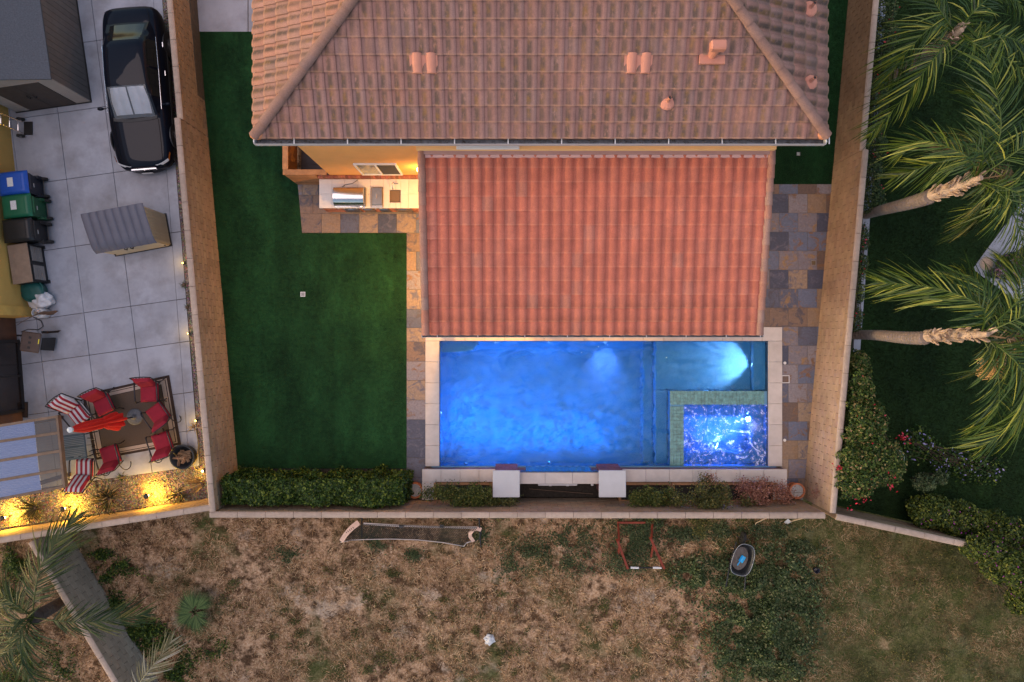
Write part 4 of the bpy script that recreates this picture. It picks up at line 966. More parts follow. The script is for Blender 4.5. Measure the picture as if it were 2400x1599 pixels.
mk('recess_wall', MB().hexa([tuple(v) for v in (b_ + nrm * 5 - t_ * 0, d1 + td * 1.2 + nd * 4.5, d1 + td * 1.2 + nd * .05, d0 - td * .7 + nd * .05)] + [tuple(v + Vector((0, 0, 2.6))) for v in (b_ + nrm * 5, d1 + td * 1.2 + nd * 4.5, d1 + td * 1.2 + nd * .05, d0 - td * .7 + nd * .05)]), M('dark_brown_stucco', (.10, .05, .035), .9), nh)  # recess wall in dark brown, unlike the yellow wall beside it
mat_ = thing('doormat', 'dark brown doormat on the concrete by the dark glazed door', 'doormat', P(30, 970, ZL)); mk('pile', MB().cbox(P(-20, 0, ZL).x, P(64, 0, ZL).x, P(0, 976, ZL).y, P(0, 945, ZL).y, ZL + .004, ZL + .02, .004), M('doormat_coir', (.05, .03, .022), .95, .4, 60, .6), mat_); mk('border', MB().box(P(-20, 0, ZL).x, P(66, 0, ZL).x, P(0, 979, ZL).y, P(0, 942, ZL).y, ZL + .003, ZL + .008), BLACKP, mat_)

# ---- garden shed (large)
A = P(213, 237, ZL); e1 = (P(39, 258, ZL) - A).normalized(); e2 = (P(179, 0, ZL) - A).normalized(); SW, SL, SH = 2.27, 4.6, 1.98
e1 = Vector((-e2.y, e2.x, 0)) if e2.x * 0 == 0 else e1
e1 = e1 if e1.x < 0 else -e1
shd = thing('garden_shed', 'dark grey resin garden shed with low pitched roof beside the black car', 'shed', A)
SID = M('grey_siding', (.135, .12, .115), .7, .15, 4, .2, 60, rnd=.08); TRM = M('pale_grey_trim', (.34, .30, .28), .7, .1, 4, .2); DKD = M('dark_brown_door', (.055, .042, .038), .65, .2, 5, .2); ROOFG = M('dark_grey_shingle', (.075, .085, .105), .8, .25, 30, .5, 60, rnd=.06)
def S3d(u, v, z): return A + e1 * u + e2 * v + Vector((0, 0, z))
mk('wall_core', MB().hexa([S3d(.02, .02, 0), S3d(.02, SL, 0), S3d(SW - .02, SL, 0), S3d(SW - .02, .02, 0), S3d(.02, .02, SH), S3d(.02, SL, SH), S3d(SW - .02, SL, SH), S3d(SW - .02, .02, SH)]), SID, shd)
npl = 24
for k in range(npl):
    v0 = SL * k / npl + .006; v1 = SL * (k + 1) / npl - .006; mk('siding_plank', MB().hexa([S3d(.0, v0, .03), S3d(.0, v1, .03), S3d(.02, v1, .03), S3d(.02, v0, .03), S3d(0, v0, SH - .02), S3d(0, v1, SH - .02), S3d(.02, v1, SH - .02), S3d(.02, v0, SH - .02)]), SID, shd)
for u0, u1 in ((0.0, .42), (SW - .42, SW)): mk('corner_board', MB().hexa([S3d(u0, -.02, .02), S3d(u0, .02, .02), S3d(u1, .02, .02), S3d(u1, -.02, .02), S3d(u0, -.02, SH + .0), S3d(u0, .02, SH), S3d(u1, .02, SH), S3d(u1, -.02, SH)]), TRM, shd)
for u0, u1 in ((.43, SW / 2 - .005), (SW / 2 + .005, SW - .43)):
    d = mk('door', MB().hexa([S3d(u0, -.035, .05), S3d(u0, .02, .05), S3d(u1, .02, .05), S3d(u1, -.035, .05), S3d(u0, -.035, SH - .1), S3d(u0, .02, SH - .1), S3d(u1, .02, SH - .1), S3d(u1, -.035, SH - .1)]), DKD, shd)
    ux = SW / 2 + (-.09 if u0 < 1 else .09); mk('handle', MB().tube([S3d(ux, -.04, .95), S3d(ux, -.08, .97), S3d(ux, -.08, 1.12), S3d(ux, -.04, 1.14)], .014, 6), BLACK, d)
rm = MB(); o_ = .05
for s0, s1 in ((-o_, SW / 2), (SW / 2, SW + o_)):
    z0, z1 = (SH, SH + .42) if s0 < 1 else (SH + .42, SH)
    mk('roof_panel', MB().hexa([S3d(s0, -.06, z0), S3d(s0, SL, z0), S3d(s1, SL, z1), S3d(s1, -.06, z1), S3d(s0, -.06, z0 + .05), S3d(s0, SL, z0 + .05), S3d(s1, SL, z1 + .05), S3d(s1, -.06, z1 + .05)]), ROOFG, shd)
mk('gable', MB().hexa([S3d(0, -.03, SH - .1), S3d(0, .02, SH - .1), S3d(SW, .02, SH - .1), S3d(SW, -.03, SH - .1), S3d(SW * .49, -.03, SH + .41), S3d(SW * .49, .02, SH + .41), S3d(SW * .51, .02, SH + .41), S3d(SW * .51, -.03, SH + .41)]), TRM, shd)
mk('base_frame', MB().hexa([S3d(-.03, -.05, 0), S3d(-.03, SL, 0), S3d(SW + .03, SL, 0), S3d(SW + .03, -.05, 0), S3d(-.03, -.05, .028), S3d(-.03, SL, .028), S3d(SW + .03, SL, .028), S3d(SW + .03, -.05, .028)]), BLACKP, shd)

# ---- horizontal storage cabinet
A = P(402.5, 576, ZL); e1 = (P(272, 600, ZL) - A); CW = e1.length; e1.normalize(); e2 = Vector((e1.y, -e1.x, 0)); CDp = .98
cab = thing('storage_cabinet', 'beige resin storage cabinet with ribbed grey lid on the concrete', 'cabinet', A)
BEI = M('beige_resin', (.52, .43, .29), .6, .06, 4, .1, 40, rnd=.03); GRL = M('grey_resin_lid', (.095, .095, .125), .5, .1, 4, .15, 60)
def C3(u, v, z): return A + e1 * u + e2 * v + Vector((0, 0, z))
mk('body', MB().hexa([C3(.03, .03, .03), C3(.03, CDp, .03), C3(CW - .03, CDp, .03), C3(CW - .03, .03, .03), C3(.03, .03, 1.1), C3(.03, CDp, 1.38), C3(CW - .03, CDp, 1.38), C3(CW - .03, .03, 1.1)]), BEI, cab)
for u0, u1 in ((.05, CW / 2 - .004), (CW / 2 + .004, CW - .05)):
    d = mk('door', MB().hexa([C3(u0, .0, .05), C3(u0, .03, .05), C3(u1, .03, .05), C3(u1, .0, .05), C3(u0, .0, 1.05), C3(u0, .03, 1.05), C3(u1, .03, 1.05), C3(u1, 0, 1.05)]), BEI, cab)
    ux = CW / 2 + (-.09 if u0 < .5 else .09); mk('handle', MB().tube([C3(ux, -.0, .80), C3(ux, -.06, .83), C3(ux, -.06, .97), C3(ux, 0, 1.0)], .018, 8), BLACK, d)
    for hz in (.2, .9):
        uh = u0 + .05 if u0 < .5 else u1 - .05; mk('hinge', MB().bar(C3(uh, -.01, hz), C3(uh, -.01, hz + .07), .03, .02), BLACK, d)
for k in range(10):
    v0, v1 = .04 + k * .093, .04 + (k + 1) * .093 - .008; zz = 1.08 + .28 * (v0 / CDp); mk('side_board', MB().hexa([C3(.01, v0, .04), C3(.01, v1, .04), C3(.03, v1, .04), C3(.03, v0, .04), C3(.01, v0, zz), C3(.01, v1, zz), C3(.03, v1, zz), C3(.03, v0, zz)]), BEI, cab)
mk('base', MB().hexa([C3(-.02, -.02, 0), C3(-.02, CDp + .02, 0), C3(CW + .02, CDp + .02, 0), C3(CW + .02, -.02, 0), C3(-.02, -.02, .03), C3(-.02, CDp + .02, .03), C3(CW + .02, CDp + .02, .03), C3(CW + .02, -.02, .03)]), BLACKP, cab)
nl = 8
for k in range(nl):
    u0, u1 = -.04 + (CW + .08) * k / nl, -.04 + (CW + .08) * (k + 1) / nl
    def lid(u, v, u0=u0, u1=u1):
        z = 1.13 + .33 * min(1, (v * 1.05) ** .8) if v > .12 else 1.02 + .157 * (v / .12) ** .6
        hump = .03 * math.sin(math.pi * min(1, max(0, (u - .06) / .88))) ** .35 if 0 < u < 1 else 0
        return C3(u0 + (u1 - u0) * u, -.06 + (CDp + .12) * v, z + hump)
    mk('lid_panel', MB().grid(lid, 10, 12), GRL, cab, smooth=True)
# ================================================================ CAR
m, n, b = newmat('midnight_paint'); b.inputs['Base Color'].default_value = (.003, .005, .012, 1); b.inputs['Roughness'].default_value = .4; b.inputs['Specular IOR Level'].default_value = .08; b.inputs['Coat Weight'].default_value = .3; b.inputs['Coat Roughness'].default_value = .03; PAINT = m
m, n, b = newmat('tinted_glass'); b.inputs['Base Color'].default_value = (.006, .008, .010, 1); b.inputs['Roughness'].default_value = .03; b.inputs['Specular IOR Level'].default_value = .7; TINT = m
CLEAR = glassmat('windscreen_glass', (.5, .55, .6), .02, .18)
car = thing('parked_car', 'black four-door sedan with silver sunshade behind its windscreen', 'car', (-11.07, 7.46, ZL), R(4.3))
CL, CWD = 4.72, .89
# stations from front (y=-2.36) to rear: (y, half width, top z, bottom z)
ST = [(-2.36, .52, .56, .32), (-2.30, .66, .64, .24), (-2.14, .78, .71, .20), (-1.85, .84, .76, .19), (-1.4, .87, .83, .19), (-.95, .885, .90, .19), (-.4, .89, .93, .19), (.5, .89, .94, .19), (1.2, .885, .95, .19), (1.7, .87, .955, .2), (2.05, .83, .95, .22), (2.26, .76, .90, .27), (2.36, .64, .78, .36)]
def csec(y, w, zt, zb):
    h = zt - zb
    half = [(0, zt), (w * .45, zt - .006), (w * .72, zt - .025), (w * .88, zt - .075), (w * .955, zt - .16 * h / .7), (w, zb + h * .56), (w * .995, zb + h * .4), (w * .975, zb + h * .2), (w * .93, zb + .04), (w * .80, zb)]
    return [(x, y, z) for x, z in half] + [(-x, y, z) for x, z in half[:0:-1]]
def loft(secs):
    mb = MB(); k = len(secs[0]); vs = [p for s_ in secs for p in s_]; fs = []
    for i in range(len(secs) - 1):
        for j in range(k): fs.append((i * k + j, i * k + (j + 1) % k, (i + 1) * k + (j + 1) % k, (i + 1) * k + j))
    fs += [tuple(range(k - 1, -1, -1)), tuple(range((len(secs) - 1) * k, len(secs) * k))]
    mb.add(vs, [f[::-1] for f in fs]); return mb
def fixn(o):
    bm = bmesh.new(); bm.from_mesh(o.data); bmesh.ops.recalc_face_normals(bm, faces=bm.faces); bm.to_mesh(o.data); bm.free(); return o
def catmull(sec, n_=4):
    out = []
    for i in range(len(sec) - 1):
        p0, p1, p2, p3 = [np.array(sec[min(max(k, 0), len(sec) - 1)]) for k in (i - 1, i, i + 1, i + 2)]
        for t in np.linspace(0, 1, n_, endpoint=False): out.append(tuple(.5 * (2 * p1 + (p2 - p0) * t + (2 * p0 - 5 * p1 + 4 * p2 - p3) * t ** 2 + (3 * p1 - p0 - 3 * p2 + p3) * t ** 3)))
    return out + [tuple(sec[-1])]
body = fixn(mk('body', loft([csec(*s_) for s_ in catmull(ST)]), PAINT, car, smooth=True, local=True)); sharp(body, 40)
# greenhouse: (y, half width bottom, half width top, z bottom, z top)
GH = [(-.98, .70, .66, .86, .885), (-.55, .75, .64, .88, 1.13), (-.12, .78, .61, .88, 1.335), (.3, .785, .60, .88, 1.385), (.8, .785, .595, .88, 1.385), (1.12, .78, .58, .88, 1.345), (1.45, .75, .59, .88, 1.15), (1.82, .69, .62, .88, .955)]
def gsec(y, wb, wt, zb, zt):
    half = [(0, zt), (wt * .6, zt - .008), (wt * .9, zt - .03), (wt * 1.0, zt - .07 if zt > 1.2 else zt - .02), ((wt + wb) / 2, (zt + zb) / 2 - .01), (wb, zb)]
    return [(x, y, z) for x, z in half] + [(-x, y, z) for x, z in half[:0:-1]]
GS = catmull(GH, 4)
gh = fixn(mk('cabin', loft([gsec(*s_) for s_ in GS]), PAINT, car, smooth=True, local=True)); sharp(gh, 45)
def ghpt(y, fx, lift=.006):
    for s0, s1 in zip(GS[:-1], GS[1:]):
        if s0[0] <= y <= s1[0]:
            t = (y - s0[0]) / (s1[0] - s0[0]); s_ = [a + (b__ - a) * t for a, b__ in zip(s0, s1)]; break
    else: s_ = GS[-1] if y > 0 else GS[0]
    w_ = s_[2]; z = s_[4] - .008 * min(1, abs(fx) / .6) - (.03 * max(0, (abs(fx) - .6) / .3)); return (w_ * fx, y, z + lift)
# sunshade halves, then glass
SHADE = M('silver_sunshade', (.62, .62, .66), .4, .12, 3, .4, 14, .02, metal=.35)
for s_ in (-1, 1): mk('sunshade', MB().grid(lambda u, v, s_=s_: ghpt(-.86 + .68 * v, s_ * (.04 + .80 * u) * (1 - .12 * abs(v - .5)), .006 + .012 * abs(math.sin(u * 6.3))), 12, 6), SHADE, car, smooth=True, local=True)
mk('windscreen', MB().grid(lambda u, v: ghpt(-.95 + .80 * v, -.9 + 1.8 * u, .03), 12, 8), CLEAR, car, smooth=True, local=True)
mk('rear_window', MB().grid(lambda u, v: ghpt(1.17 + .58 * v, -.86 + 1.72 * u, .006), 12, 8), TINT, car, smooth=True, local=True)
def sidept(y, f, s_, lift=.008):
    for s0, s1 in zip(GS[:-1], GS[1:]):
        if s0[0] <= y <= s1[0]:
            t = (y - s0[0]) / (s1[0] - s0[0]); q_ = [a + (b__ - a) * t for a, b__ in zip(s0, s1)]; break
    else: q_ = GS[-1]
    zt = q_[4] - (.07 if q_[4] > 1.2 else .02); x0, z0 = q_[1], q_[3] + .06; x1, z1 = q_[2], zt - .02
    return (s_ * (x0 + (x1 - x0) * f + lift), y, z0 + (z1 - z0) * f + .004)
for s_ in (-1, 1):
    for y0, y1 in ((-.42, .36), (.43, 1.22)): mk('side_window', MB().grid(lambda u, v: sidept(y0 + (y1 - y0) * u, .02 + .94 * v, s_), 8, 4), TINT, car, smooth=True, local=True)
    mir = mk('mirror', MB().blob((s_ * .98, -.62, .93), (.10, .05, .06), 10, 7, 0), PAINT, car, smooth=True, local=True); mk('mirror_arm', MB().bar((s_ * .78, -.6, .9), (s_ * .93, -.62, .92), .04, .03), PAINT, mir, local=True)
    mk('door_handle', MB().bar((s_ * .893, .28, .74), (s_ * .893, .42, .745), .02, .025), CHROME, car, local=True); mk('door_handle', MB().bar((s_ * .892, 1.12, .76), (s_ * .892, 1.26, .765), .02, .025), CHROME, car, local=True)
    mk('body_moulding', MB().bar((s_ * .897, -1.1, .52), (s_ * .897, 1.5, .53), .012, .03), BLACKP, car, local=True)
    mk('window_trim', MB().tube([(s_ * .79, -.75, .925), (s_ * .80, .4, .945), (s_ * .785, 1.35, .95)], .009, 6), CHROME, car, local=True)
    hl = mk('headlight', MB().grid(lambda u, v: (s_ * (.36 + .40 * u), -2.335 + .16 * u ** 1.6 + .05 * v, .575 + .035 * u + .07 * v), 8, 3), M('headlight_glass', (.55, .57, .6), .12, .25, 25, .2, 60), car, smooth=True, local=True)
    mk('turn_signal', MB().grid(lambda u, v: (s_ * (.765 + .055 * u), -2.17 + .20 * u + .03 * v, .60 + .02 * u + .07 * v), 4, 3), M('amber_lens', (.75, .20, .02), .2, .1), car, local=True)
    mk('tail_light', MB().grid(lambda u, v: (s_ * (.4 + .34 * u), 2.345 - .09 * u ** 2 - .02 * v, .66 + .14 * v), 6, 3), M('red_lens', (.25, .01, .01), .2, .1), car, local=True)
    for wyy in (-1.42, 1.33):
        wh = mk('wheel', MB().tube([(s_ * .70, wyy, .315), (s_ * .88, wyy, .315)], .315, 26), RUBBER, car, local=True)
        mk('rim', MB().tube([(s_ * .875, wyy, .315), (s_ * .893, wyy, .315)], .20, 20), STEEL, wh, local=True)
        for k in range(5): an = 2 * math.pi * k / 5; mk('spoke', MB().bar((s_ * .90, wyy, .315), (s_ * .90, wyy + .19 * math.cos(an), .315 + .19 * math.sin(an)), .04, .02), CHROME, wh, local=True)
        mk('wheel_arch', MB().tube([(s_ * .86, wyy, .34), (s_ * .8945, wyy, .34)], .36, 26), BLACKP, car, local=True)
gr_ = mk('grille', MB().box(-.33, .33, -2.385, -2.33, .53, .63), BLACK, car, local=True)
mk('grille_frame', MB().bar((-.36, -2.385, .635), (.36, -2.385, .635), .03, .022).bar((-.34, -2.385, .525), (.34, -2.385, .525), .03, .018).bar((-.35, -2.385, .52), (-.36, -2.385, .64), .03, .02).bar((.35, -2.385, .52), (.36, -2.385, .64), .03, .02), CHROME, gr_, local=True)
mk('grille_emblem', MB().tube([(-.045 + .045 * (1 + math.cos(a)), -2.40, .58 + .03 * math.sin(a)) for a in [R(30 * k) for k in range(13)]], .007, 5), CHROME, gr_, local=True)
mk('front_bumper', MB().grid(lambda u, v: (-.80 + 1.6 * u, -2.44 + .30 * abs(2 * u - 1) ** 2.6 + .04 * v, .30 + .20 * v), 20, 3), PAINT, car, smooth=True, local=True)
mk('number_plate', MB().box(-.16, .16, -2.462, -2.45, .35, .45), M('plate_white', (.6, .62, .65), .4, .1), car, local=True)
mk('wiper', MB().bar((-.35, -1.0, .905), (.3, -.93, .93), .02, .012), BLACK, car, local=True)
for y in (-.97,): mk('cowl', MB().grid(lambda u, v: (-.64 + 1.28 * u, -1.06 + .1 * v + .06 * (2 * u - 1) ** 2, .905 + .004 * v), 10, 2), BLACKP, car, local=True)

GAP = M('panel_gap', (.001, .001, .001), .9, 0, 1, 0)
for s_ in (-1, 1):
    mk('hood_seam', MB().tube([(s_ * .60, -2.18, .69), (s_ * .63, -1.7, .76), (s_ * .645, -1.3, .825), (s_ * .65, -1.02, .875)], .006, 5), GAP, car, local=True)
    mk('boot_seam', MB().tube([(s_ * .63, 1.78, .935), (s_ * .62, 2.05, .93), (s_ * .55, 2.24, .895)], .006, 5), GAP, car, local=True)
    for yd in (.40, -.62, 1.30): mk('door_seam', MB().tube([(s_ * .878, yd, .80), (s_ * .893, yd, .55), (s_ * .88, yd, .3)], .005, 5), GAP, car, local=True)
mk('grille_bar', MB().bar((-.33, -2.388, .58), (.33, -2.388, .58), .02, .008), CHROME, gr_, local=True)
# ================================================================ BINS AND CLUTTER ALONG THE HOUSE WALL
rzL = R(-7.0)
def bin_(px, py, lidc, bodyc, label):
    c_ = P(px, py, ZL + 1.08); t = thing('wheeled_bin', label, 'bin', (c_.x + .0, c_.y, ZL), R(6.5), 'wheeled bins in a row along the yellow wall')
    lm = M('bin_lid', lidc, .42, .12, 3, .12, 30); bm_ = M('bin_body', bodyc, .5, .15, 3, .12, 30)
    w0, w1 = .25, .31
    mk('body', MB().hexa([(-.30, -w0, .06), (.26, -w0, .06), (.26, w0, .06), (-.30, w0, .06), (-.40, -w1, .98), (.36, -w1, .98), (.36, w1, .98), (-.40, w1, .98)]), bm_, t, local=True)
    mk('rim', MB().cbox(-.43, .39, -w1 - .02, w1 + .02, .93, .985, .015), bm_, t, local=True)
    def lid(u, v):
        x = -.44 + .86 * u; y = -.335 + .67 * v; e = min(u, 1 - u) * 2; f_ = min(v, 1 - v) * 2
        return (x, y, .99 + .085 * min(1, e * 4.5) ** .5 * min(1, f_ * 5) ** .5 + .03 * math.sin(math.pi * u))
    lo = mk('lid', MB().grid(lid, 20, 16), lm, t, smooth=True, local=True)
    mk('lid_sticker', MB().grid(lambda u, v: (-.12 + .17 * u, -.12 + .26 * v, 1.113), 1, 1), STICK, lo, local=True) if sum(lidc) > .06 else None
    mk('lid_rib', MB().cbox(.25, .29, -.24, .24, 1.05, 1.095, .01), lm, lo, local=True)
    for s_ in (-1, 1):
        wh = mk('wheel', MB().tube([(.33, s_ * .23, .13), (.33, s_ * .30, .13)], .13, 18), RUBBER, t, local=True); mk('hub', MB().tube([(.33, s_ * .301, .13), (.33, s_ * .306, .13)], .05, 12), BLACKP, wh, local=True)
        mk('wheel_well', MB().hexa([(.20, s_ * .265 - .045, .06), (.38, s_ * .265 - .045, .06), (.38, s_ * .265 + .045, .06), (.20, s_ * .265 + .045, .06), (.20, s_ * .28 - .04, .45), (.34, s_ * .28 - .04, .40), (.34, s_ * .28 + .04, .40), (.20, s_ * .28 + .04, .45)]), bm_, t, local=True)
    mk('handle', MB().tube([(.36, -.24, .92), (.45, -.24, .95), (.45, .24, .95), (.36, .24, .92)], .018, 8), bm_, t, local=True); mk('axle', MB().tube([(.33, -.23, .13), (.33, .23, .13)], .012, 6), STEEL_D, t, local=True)
    mk('body_mark', MB().add([(.375, -.1, .70), (.375, .02, .70), (.372, .02, .66), (.372, -.1, .66)], [(0, 1, 2, 3)]), STICK, t, local=True)
# sticker: white with faint printed rows
m, n, b = newmat('printed_sticker'); br = n.new('TexBrick'); br.inputs['Scale'].default_value = 28; br.inputs['Color1'].default_value = (.7, .7, .72, 1); br.inputs['Color2'].default_value = (.45, .47, .5, 1); br.inputs['Mortar'].default_value = (.75, .75, .75, 1); n.l.new(n.pos(), br.inputs['Vector']); n.l.new(br.outputs[0], b.inputs['Base Color']); STICK = m
bin_(28, 428, (.01, .075, .40), (.012, .016, .03), 'blue-lidded wheeled bin with a white sticker, topmost of the row')
bin_(36, 482, (.008, .11, .055), (.008, .09, .04), 'green wheeled bin with a white sticker between blue and black bins')
bin_(38, 539, (.012, .013, .016), (.012, .013, .016), 'black wheeled bin next to the low tan cabinet')
# low cabinet with slatted doors
c_ = P(46, 618, ZL + .8); cb2 = thing('low_cabinet', 'low tan-topped cabinet with two slatted doors below the black bin', 'cabinet', (c_.x, c_.y, ZL), R(9))
mk('top', MB().cbox(-.29, .29, -.58, .58, .76, .80, .01), M('tan_board', (.27, .19, .14), .7, .15, 6, .2), cb2, local=True); mk('carcass', MB().box(-.27, .27, -.56, .56, .0, .758), BLACKP, cb2, local=True)
SLT = M('louvre_slat', (.22, .21, .21), .6, .1, rnd=.1)
for d0_ in (-.53, .03):
    d = mk('door', MB().box(.272, .295, d0_, d0_ + .03, .12, .70).box(.272, .295, d0_ + .47, d0_ + .50, .12, .70).box(.272, .295, d0_ + .03, d0_ + .47, .12, .15).box(.272, .295, d0_ + .03, d0_ + .47, .67, .70), BLACKP, cb2, local=True)
    for k in range(6): mk('slat', MB().box(.276, .30, d0_ + .035, d0_ + .465, .16 + k * .085, .16 + k * .085 + .07), SLT, d, local=True)
for s_ in (-.52, .52): mk('foot', MB().box(.22, .33, s_ - .05, s_ + .05, 0, .05), BLACKP, cb2, local=True)
# soft things and small tools
c_ = P(80, 682, ZL + .25); t = thing('green_tub', 'dark green plastic tub below the low cabinet', 'tub', (c_.x, c_.y, ZL)); GT = M('green_plastic', (.012, .09, .085), .45, .2); mk('shell', MB().lathe([(.20, 0), (.27, .02), (.33, .32), (.35, .33), (.35, .36), (.31, .36), (.27, .1), (0, .09)], n=24), GT, t, local=True, smooth=True); mk('lid', MB().blob((0, 0, .35), (.34, .30, .07), 16, 8, .25, 3), GT, t, local=True, smooth=True)
c_ = P(102, 703, ZL + .2); t = thing('rubbish_bag', 'tied white rubbish bag on the concrete', 'bag', (c_.x, c_.y, ZL)); WB = M('white_film', (.62, .63, .68), .35, .12, 12, .8, 20, .03)
bb = MB().blob((0, 0, .20), (.29, .25, .24), 28, 20, .38, 5, .2); bo = mk('sack', bb, WB, t, local=True, smooth=True); mk('knot', MB().blob((.03, .05, .42), (.07, .05, .06), 10, 8, .6, 8), WB, t, local=True); mk('tie', MB().tube([(.08 * math.cos(R(40 * k)) + .03, .05 + .05 * math.sin(R(40 * k)), .42) for k in range(10)], .012, 5), M('red_tie', (.6, .05, .03), .5), t, local=True)
c_ = P(110, 735, ZL); t = thing('propane_tank', 'white propane tank standing below the rubbish bag', 'gas tank', (c_.x, c_.y, ZL)); mk('tank', MB().lathe([(.12, 0), (.14, .0), (.14, .04), (.152, .07), (.155, .32), (.13, .41), (.06, .45), (0, .455)], n=24), M('tank_enamel', (.66, .65, .66), .4, .08), t, local=True, smooth=True)
mk('collar', MB().lathe([(.10, .43), (.11, .43), (.11, .56), (.10, .56), (.10, .43)], n=20), M('tank_enamel2', (.6, .6, .62), .4), t, local=True); mk('valve', MB().lathe([(.03, .45), (.03, .52), (.045, .53), (.045, .55), (0, .55)], n=10), STEEL_D, t, local=True)
t = thing('dustpan', 'white long-handled dustpan with red handle leaning on the yellow wall', 'dustpan', P(78, 713, ZL)); hx = P(78, 713, ZL); mk('pan', MB().hexa([tuple(hx + Vector(v)) for v in ((-.14, -.12, .01), (.14, -.14, .005), (.15, .12, .02), (-.10, .13, .03), (-.14, -.12, .05), (.14, -.14, .01), (.15, .12, .07), (-.10, .13, .13))]), WHITE, t); mk('handle', MB().tube([hx + Vector((-.09, .1, .1)), P(21, 660, ZL + .78)], .012, 6), M('red_handle', (.5, .03, .03), .5), t); mk('socket', MB().tube([hx + Vector((-.02, .04, .06)), hx + Vector((-.13, .14, .16))], .025, 8), WHITE, t)
# covered grill
c_ = P(36, 768, ZL + .9); t = thing('covered_grill', 'grill under a creased brown tarpaulin at the house corner', 'covered grill', (c_.x, c_.y, ZL), R(8)); TARP = M('brown_tarp', (.16, .095, .07), .75, .2, 8, .6, 14, .04)
def tarp(u, v):
    an = 2 * math.pi * u; r_ = 1 / max(abs(math.cos(an)) ** 4 + abs(math.sin(an)) ** 4, 1e-6) ** .25; zz = .98 * (1 - v) ** .9 if v > .3 else .98 - (.98 - .98 * .7 ** .9) * (v / .3) ** 2
    k = min(1, v / .3) ** .6; fold = 1 + .05 * math.sin(an * 9 + 2) * max(0, v - .25) + .08 * noise.noise(Vector((math.cos(an) * 2, math.sin(an) * 2, v * 3)))
    return (.60 * r_ * k * fold * (1 + .06 * v), .30 * r_ * k * fold * (1 + .12 * v), max(.02, zz + .04 * noise.noise(Vector((math.cos(an) * 3 * k, math.sin(an) * 3 * k, 2)))))
mk('cover', MB().grid(tarp, 60, 20), TARP, t, smooth=True, local=True); mk('leg', MB().box(-.4, -.35, -.2, -.15, 0, .3), BLACK, t, local=True); mk('leg', MB().box(.35, .4, -.2, -.15, 0, .3), BLACK, t, local=True)
# brown moulded box
c_ = P(70, 802, ZL + .75); t = thing('moulded_box', 'brown moulded plastic box with three square holes and a dark door', 'plastic box', (c_.x, c_.y, ZL), R(-8)); BRN = M('brown_plastic', (.075, .05, .042), .55, .2, 5, .2)
def mb_(u, v):
    an = 2 * math.pi * u; e = 5; r_ = 1 / (abs(math.cos(an)) ** e + abs(math.sin(an)) ** e) ** (1 / e); k = 1.08 - .14 * v + .015 * math.sin(an * 10) * (1 if v < .8 else 0); return (.30 * r_ * k, .31 * r_ * k, .72 * v)
mk('shell', MB().grid(mb_, 48, 8), BRN, t, smooth=True, local=True); mk('top', MB().cbox(-.29, .29, -.295, .295, .715, .75, .03), BRN, t, local=True)
for k in range(3): mk('vent_hole', MB().box(-.05, .03, .10 - k * .15, .17 - k * .15, .735, .753), BLACK, t, local=True)
d = mk('door', MB().hexa([(.30, -.22, .1), (.345, -.22, .1), (.345, .18, .1), (.30, .18, .1), (.27, -.2, .64), (.305, -.2, .64), (.305, .16, .64), (.27, .16, .64)]), BLACKP, t, local=True); mk('yellow_label', MB().hexa([(.24, -.02, .752), (.27, -.02, .752), (.27, .12, .752), (.24, .12, .752), (.24, -.02, .756), (.27, -.02, .756), (.27, .12, .756), (.24, .12, .756)]), M('yellow_sticker', (.7, .6, .03), .5), t, local=True)
t = tag(mk('garden_hose', MB().tube([P(78, 744, ZL + .03), P(96, 752, ZL + .03), P(101, 765, ZL + .03), P(90, 773, ZL + .03), P(66, 772, ZL + .03), P(50, 778, ZL + .03)], .012, 6), BLACK, smooth=True), 'black cable looping on the concrete behind the brown plastic box', 'cable')
# hand truck
c_ = P(50, 300, ZL); t = thing('hand_truck', 'chrome folding hand truck with black wheels leaning by the yellow wall', 'hand truck', c_)
for dy in (-.16, .16): mk('rail', MB().tube([c_ + Vector((.12, dy - .02, .10)), c_ + Vector((-.33, dy + .14, .95))], .016, 8), CHROME, t)
for f_ in (.15, .4, .65, .95): mk('crossbar', MB().tube([c_ + Vector((.12 - .45 * f_, -.18 + .16 * f_, .10 + .85 * f_)), c_ + Vector((.12 - .45 * f_, .14 + .16 * f_, .10 + .85 * f_))], .013, 8), CHROME, t)
mk('toe_plate', MB().hexa([tuple(c_ + Vector(v)) for v in ((.10, -.22, .02), (.36, -.22, .02), (.36, .18, .02), (.10, .18, .02), (.10, -.22, .035), (.36, -.22, .035), (.36, .18, .035), (.10, .18, .035))]), BLACK, t)
for dy in (-.27, .23):
    wv_ = mk('wheel', MB().tube([c_ + Vector((.05, dy - .03, .11)), c_ + Vector((.05, dy + .03, .11))], .11, 18), RUBBER, t); mk('hub', MB().tube([c_ + Vector((.05, dy - .034, .11)), c_ + Vector((.05, dy + .034, .11))], .04, 10), CHROME, wv_)
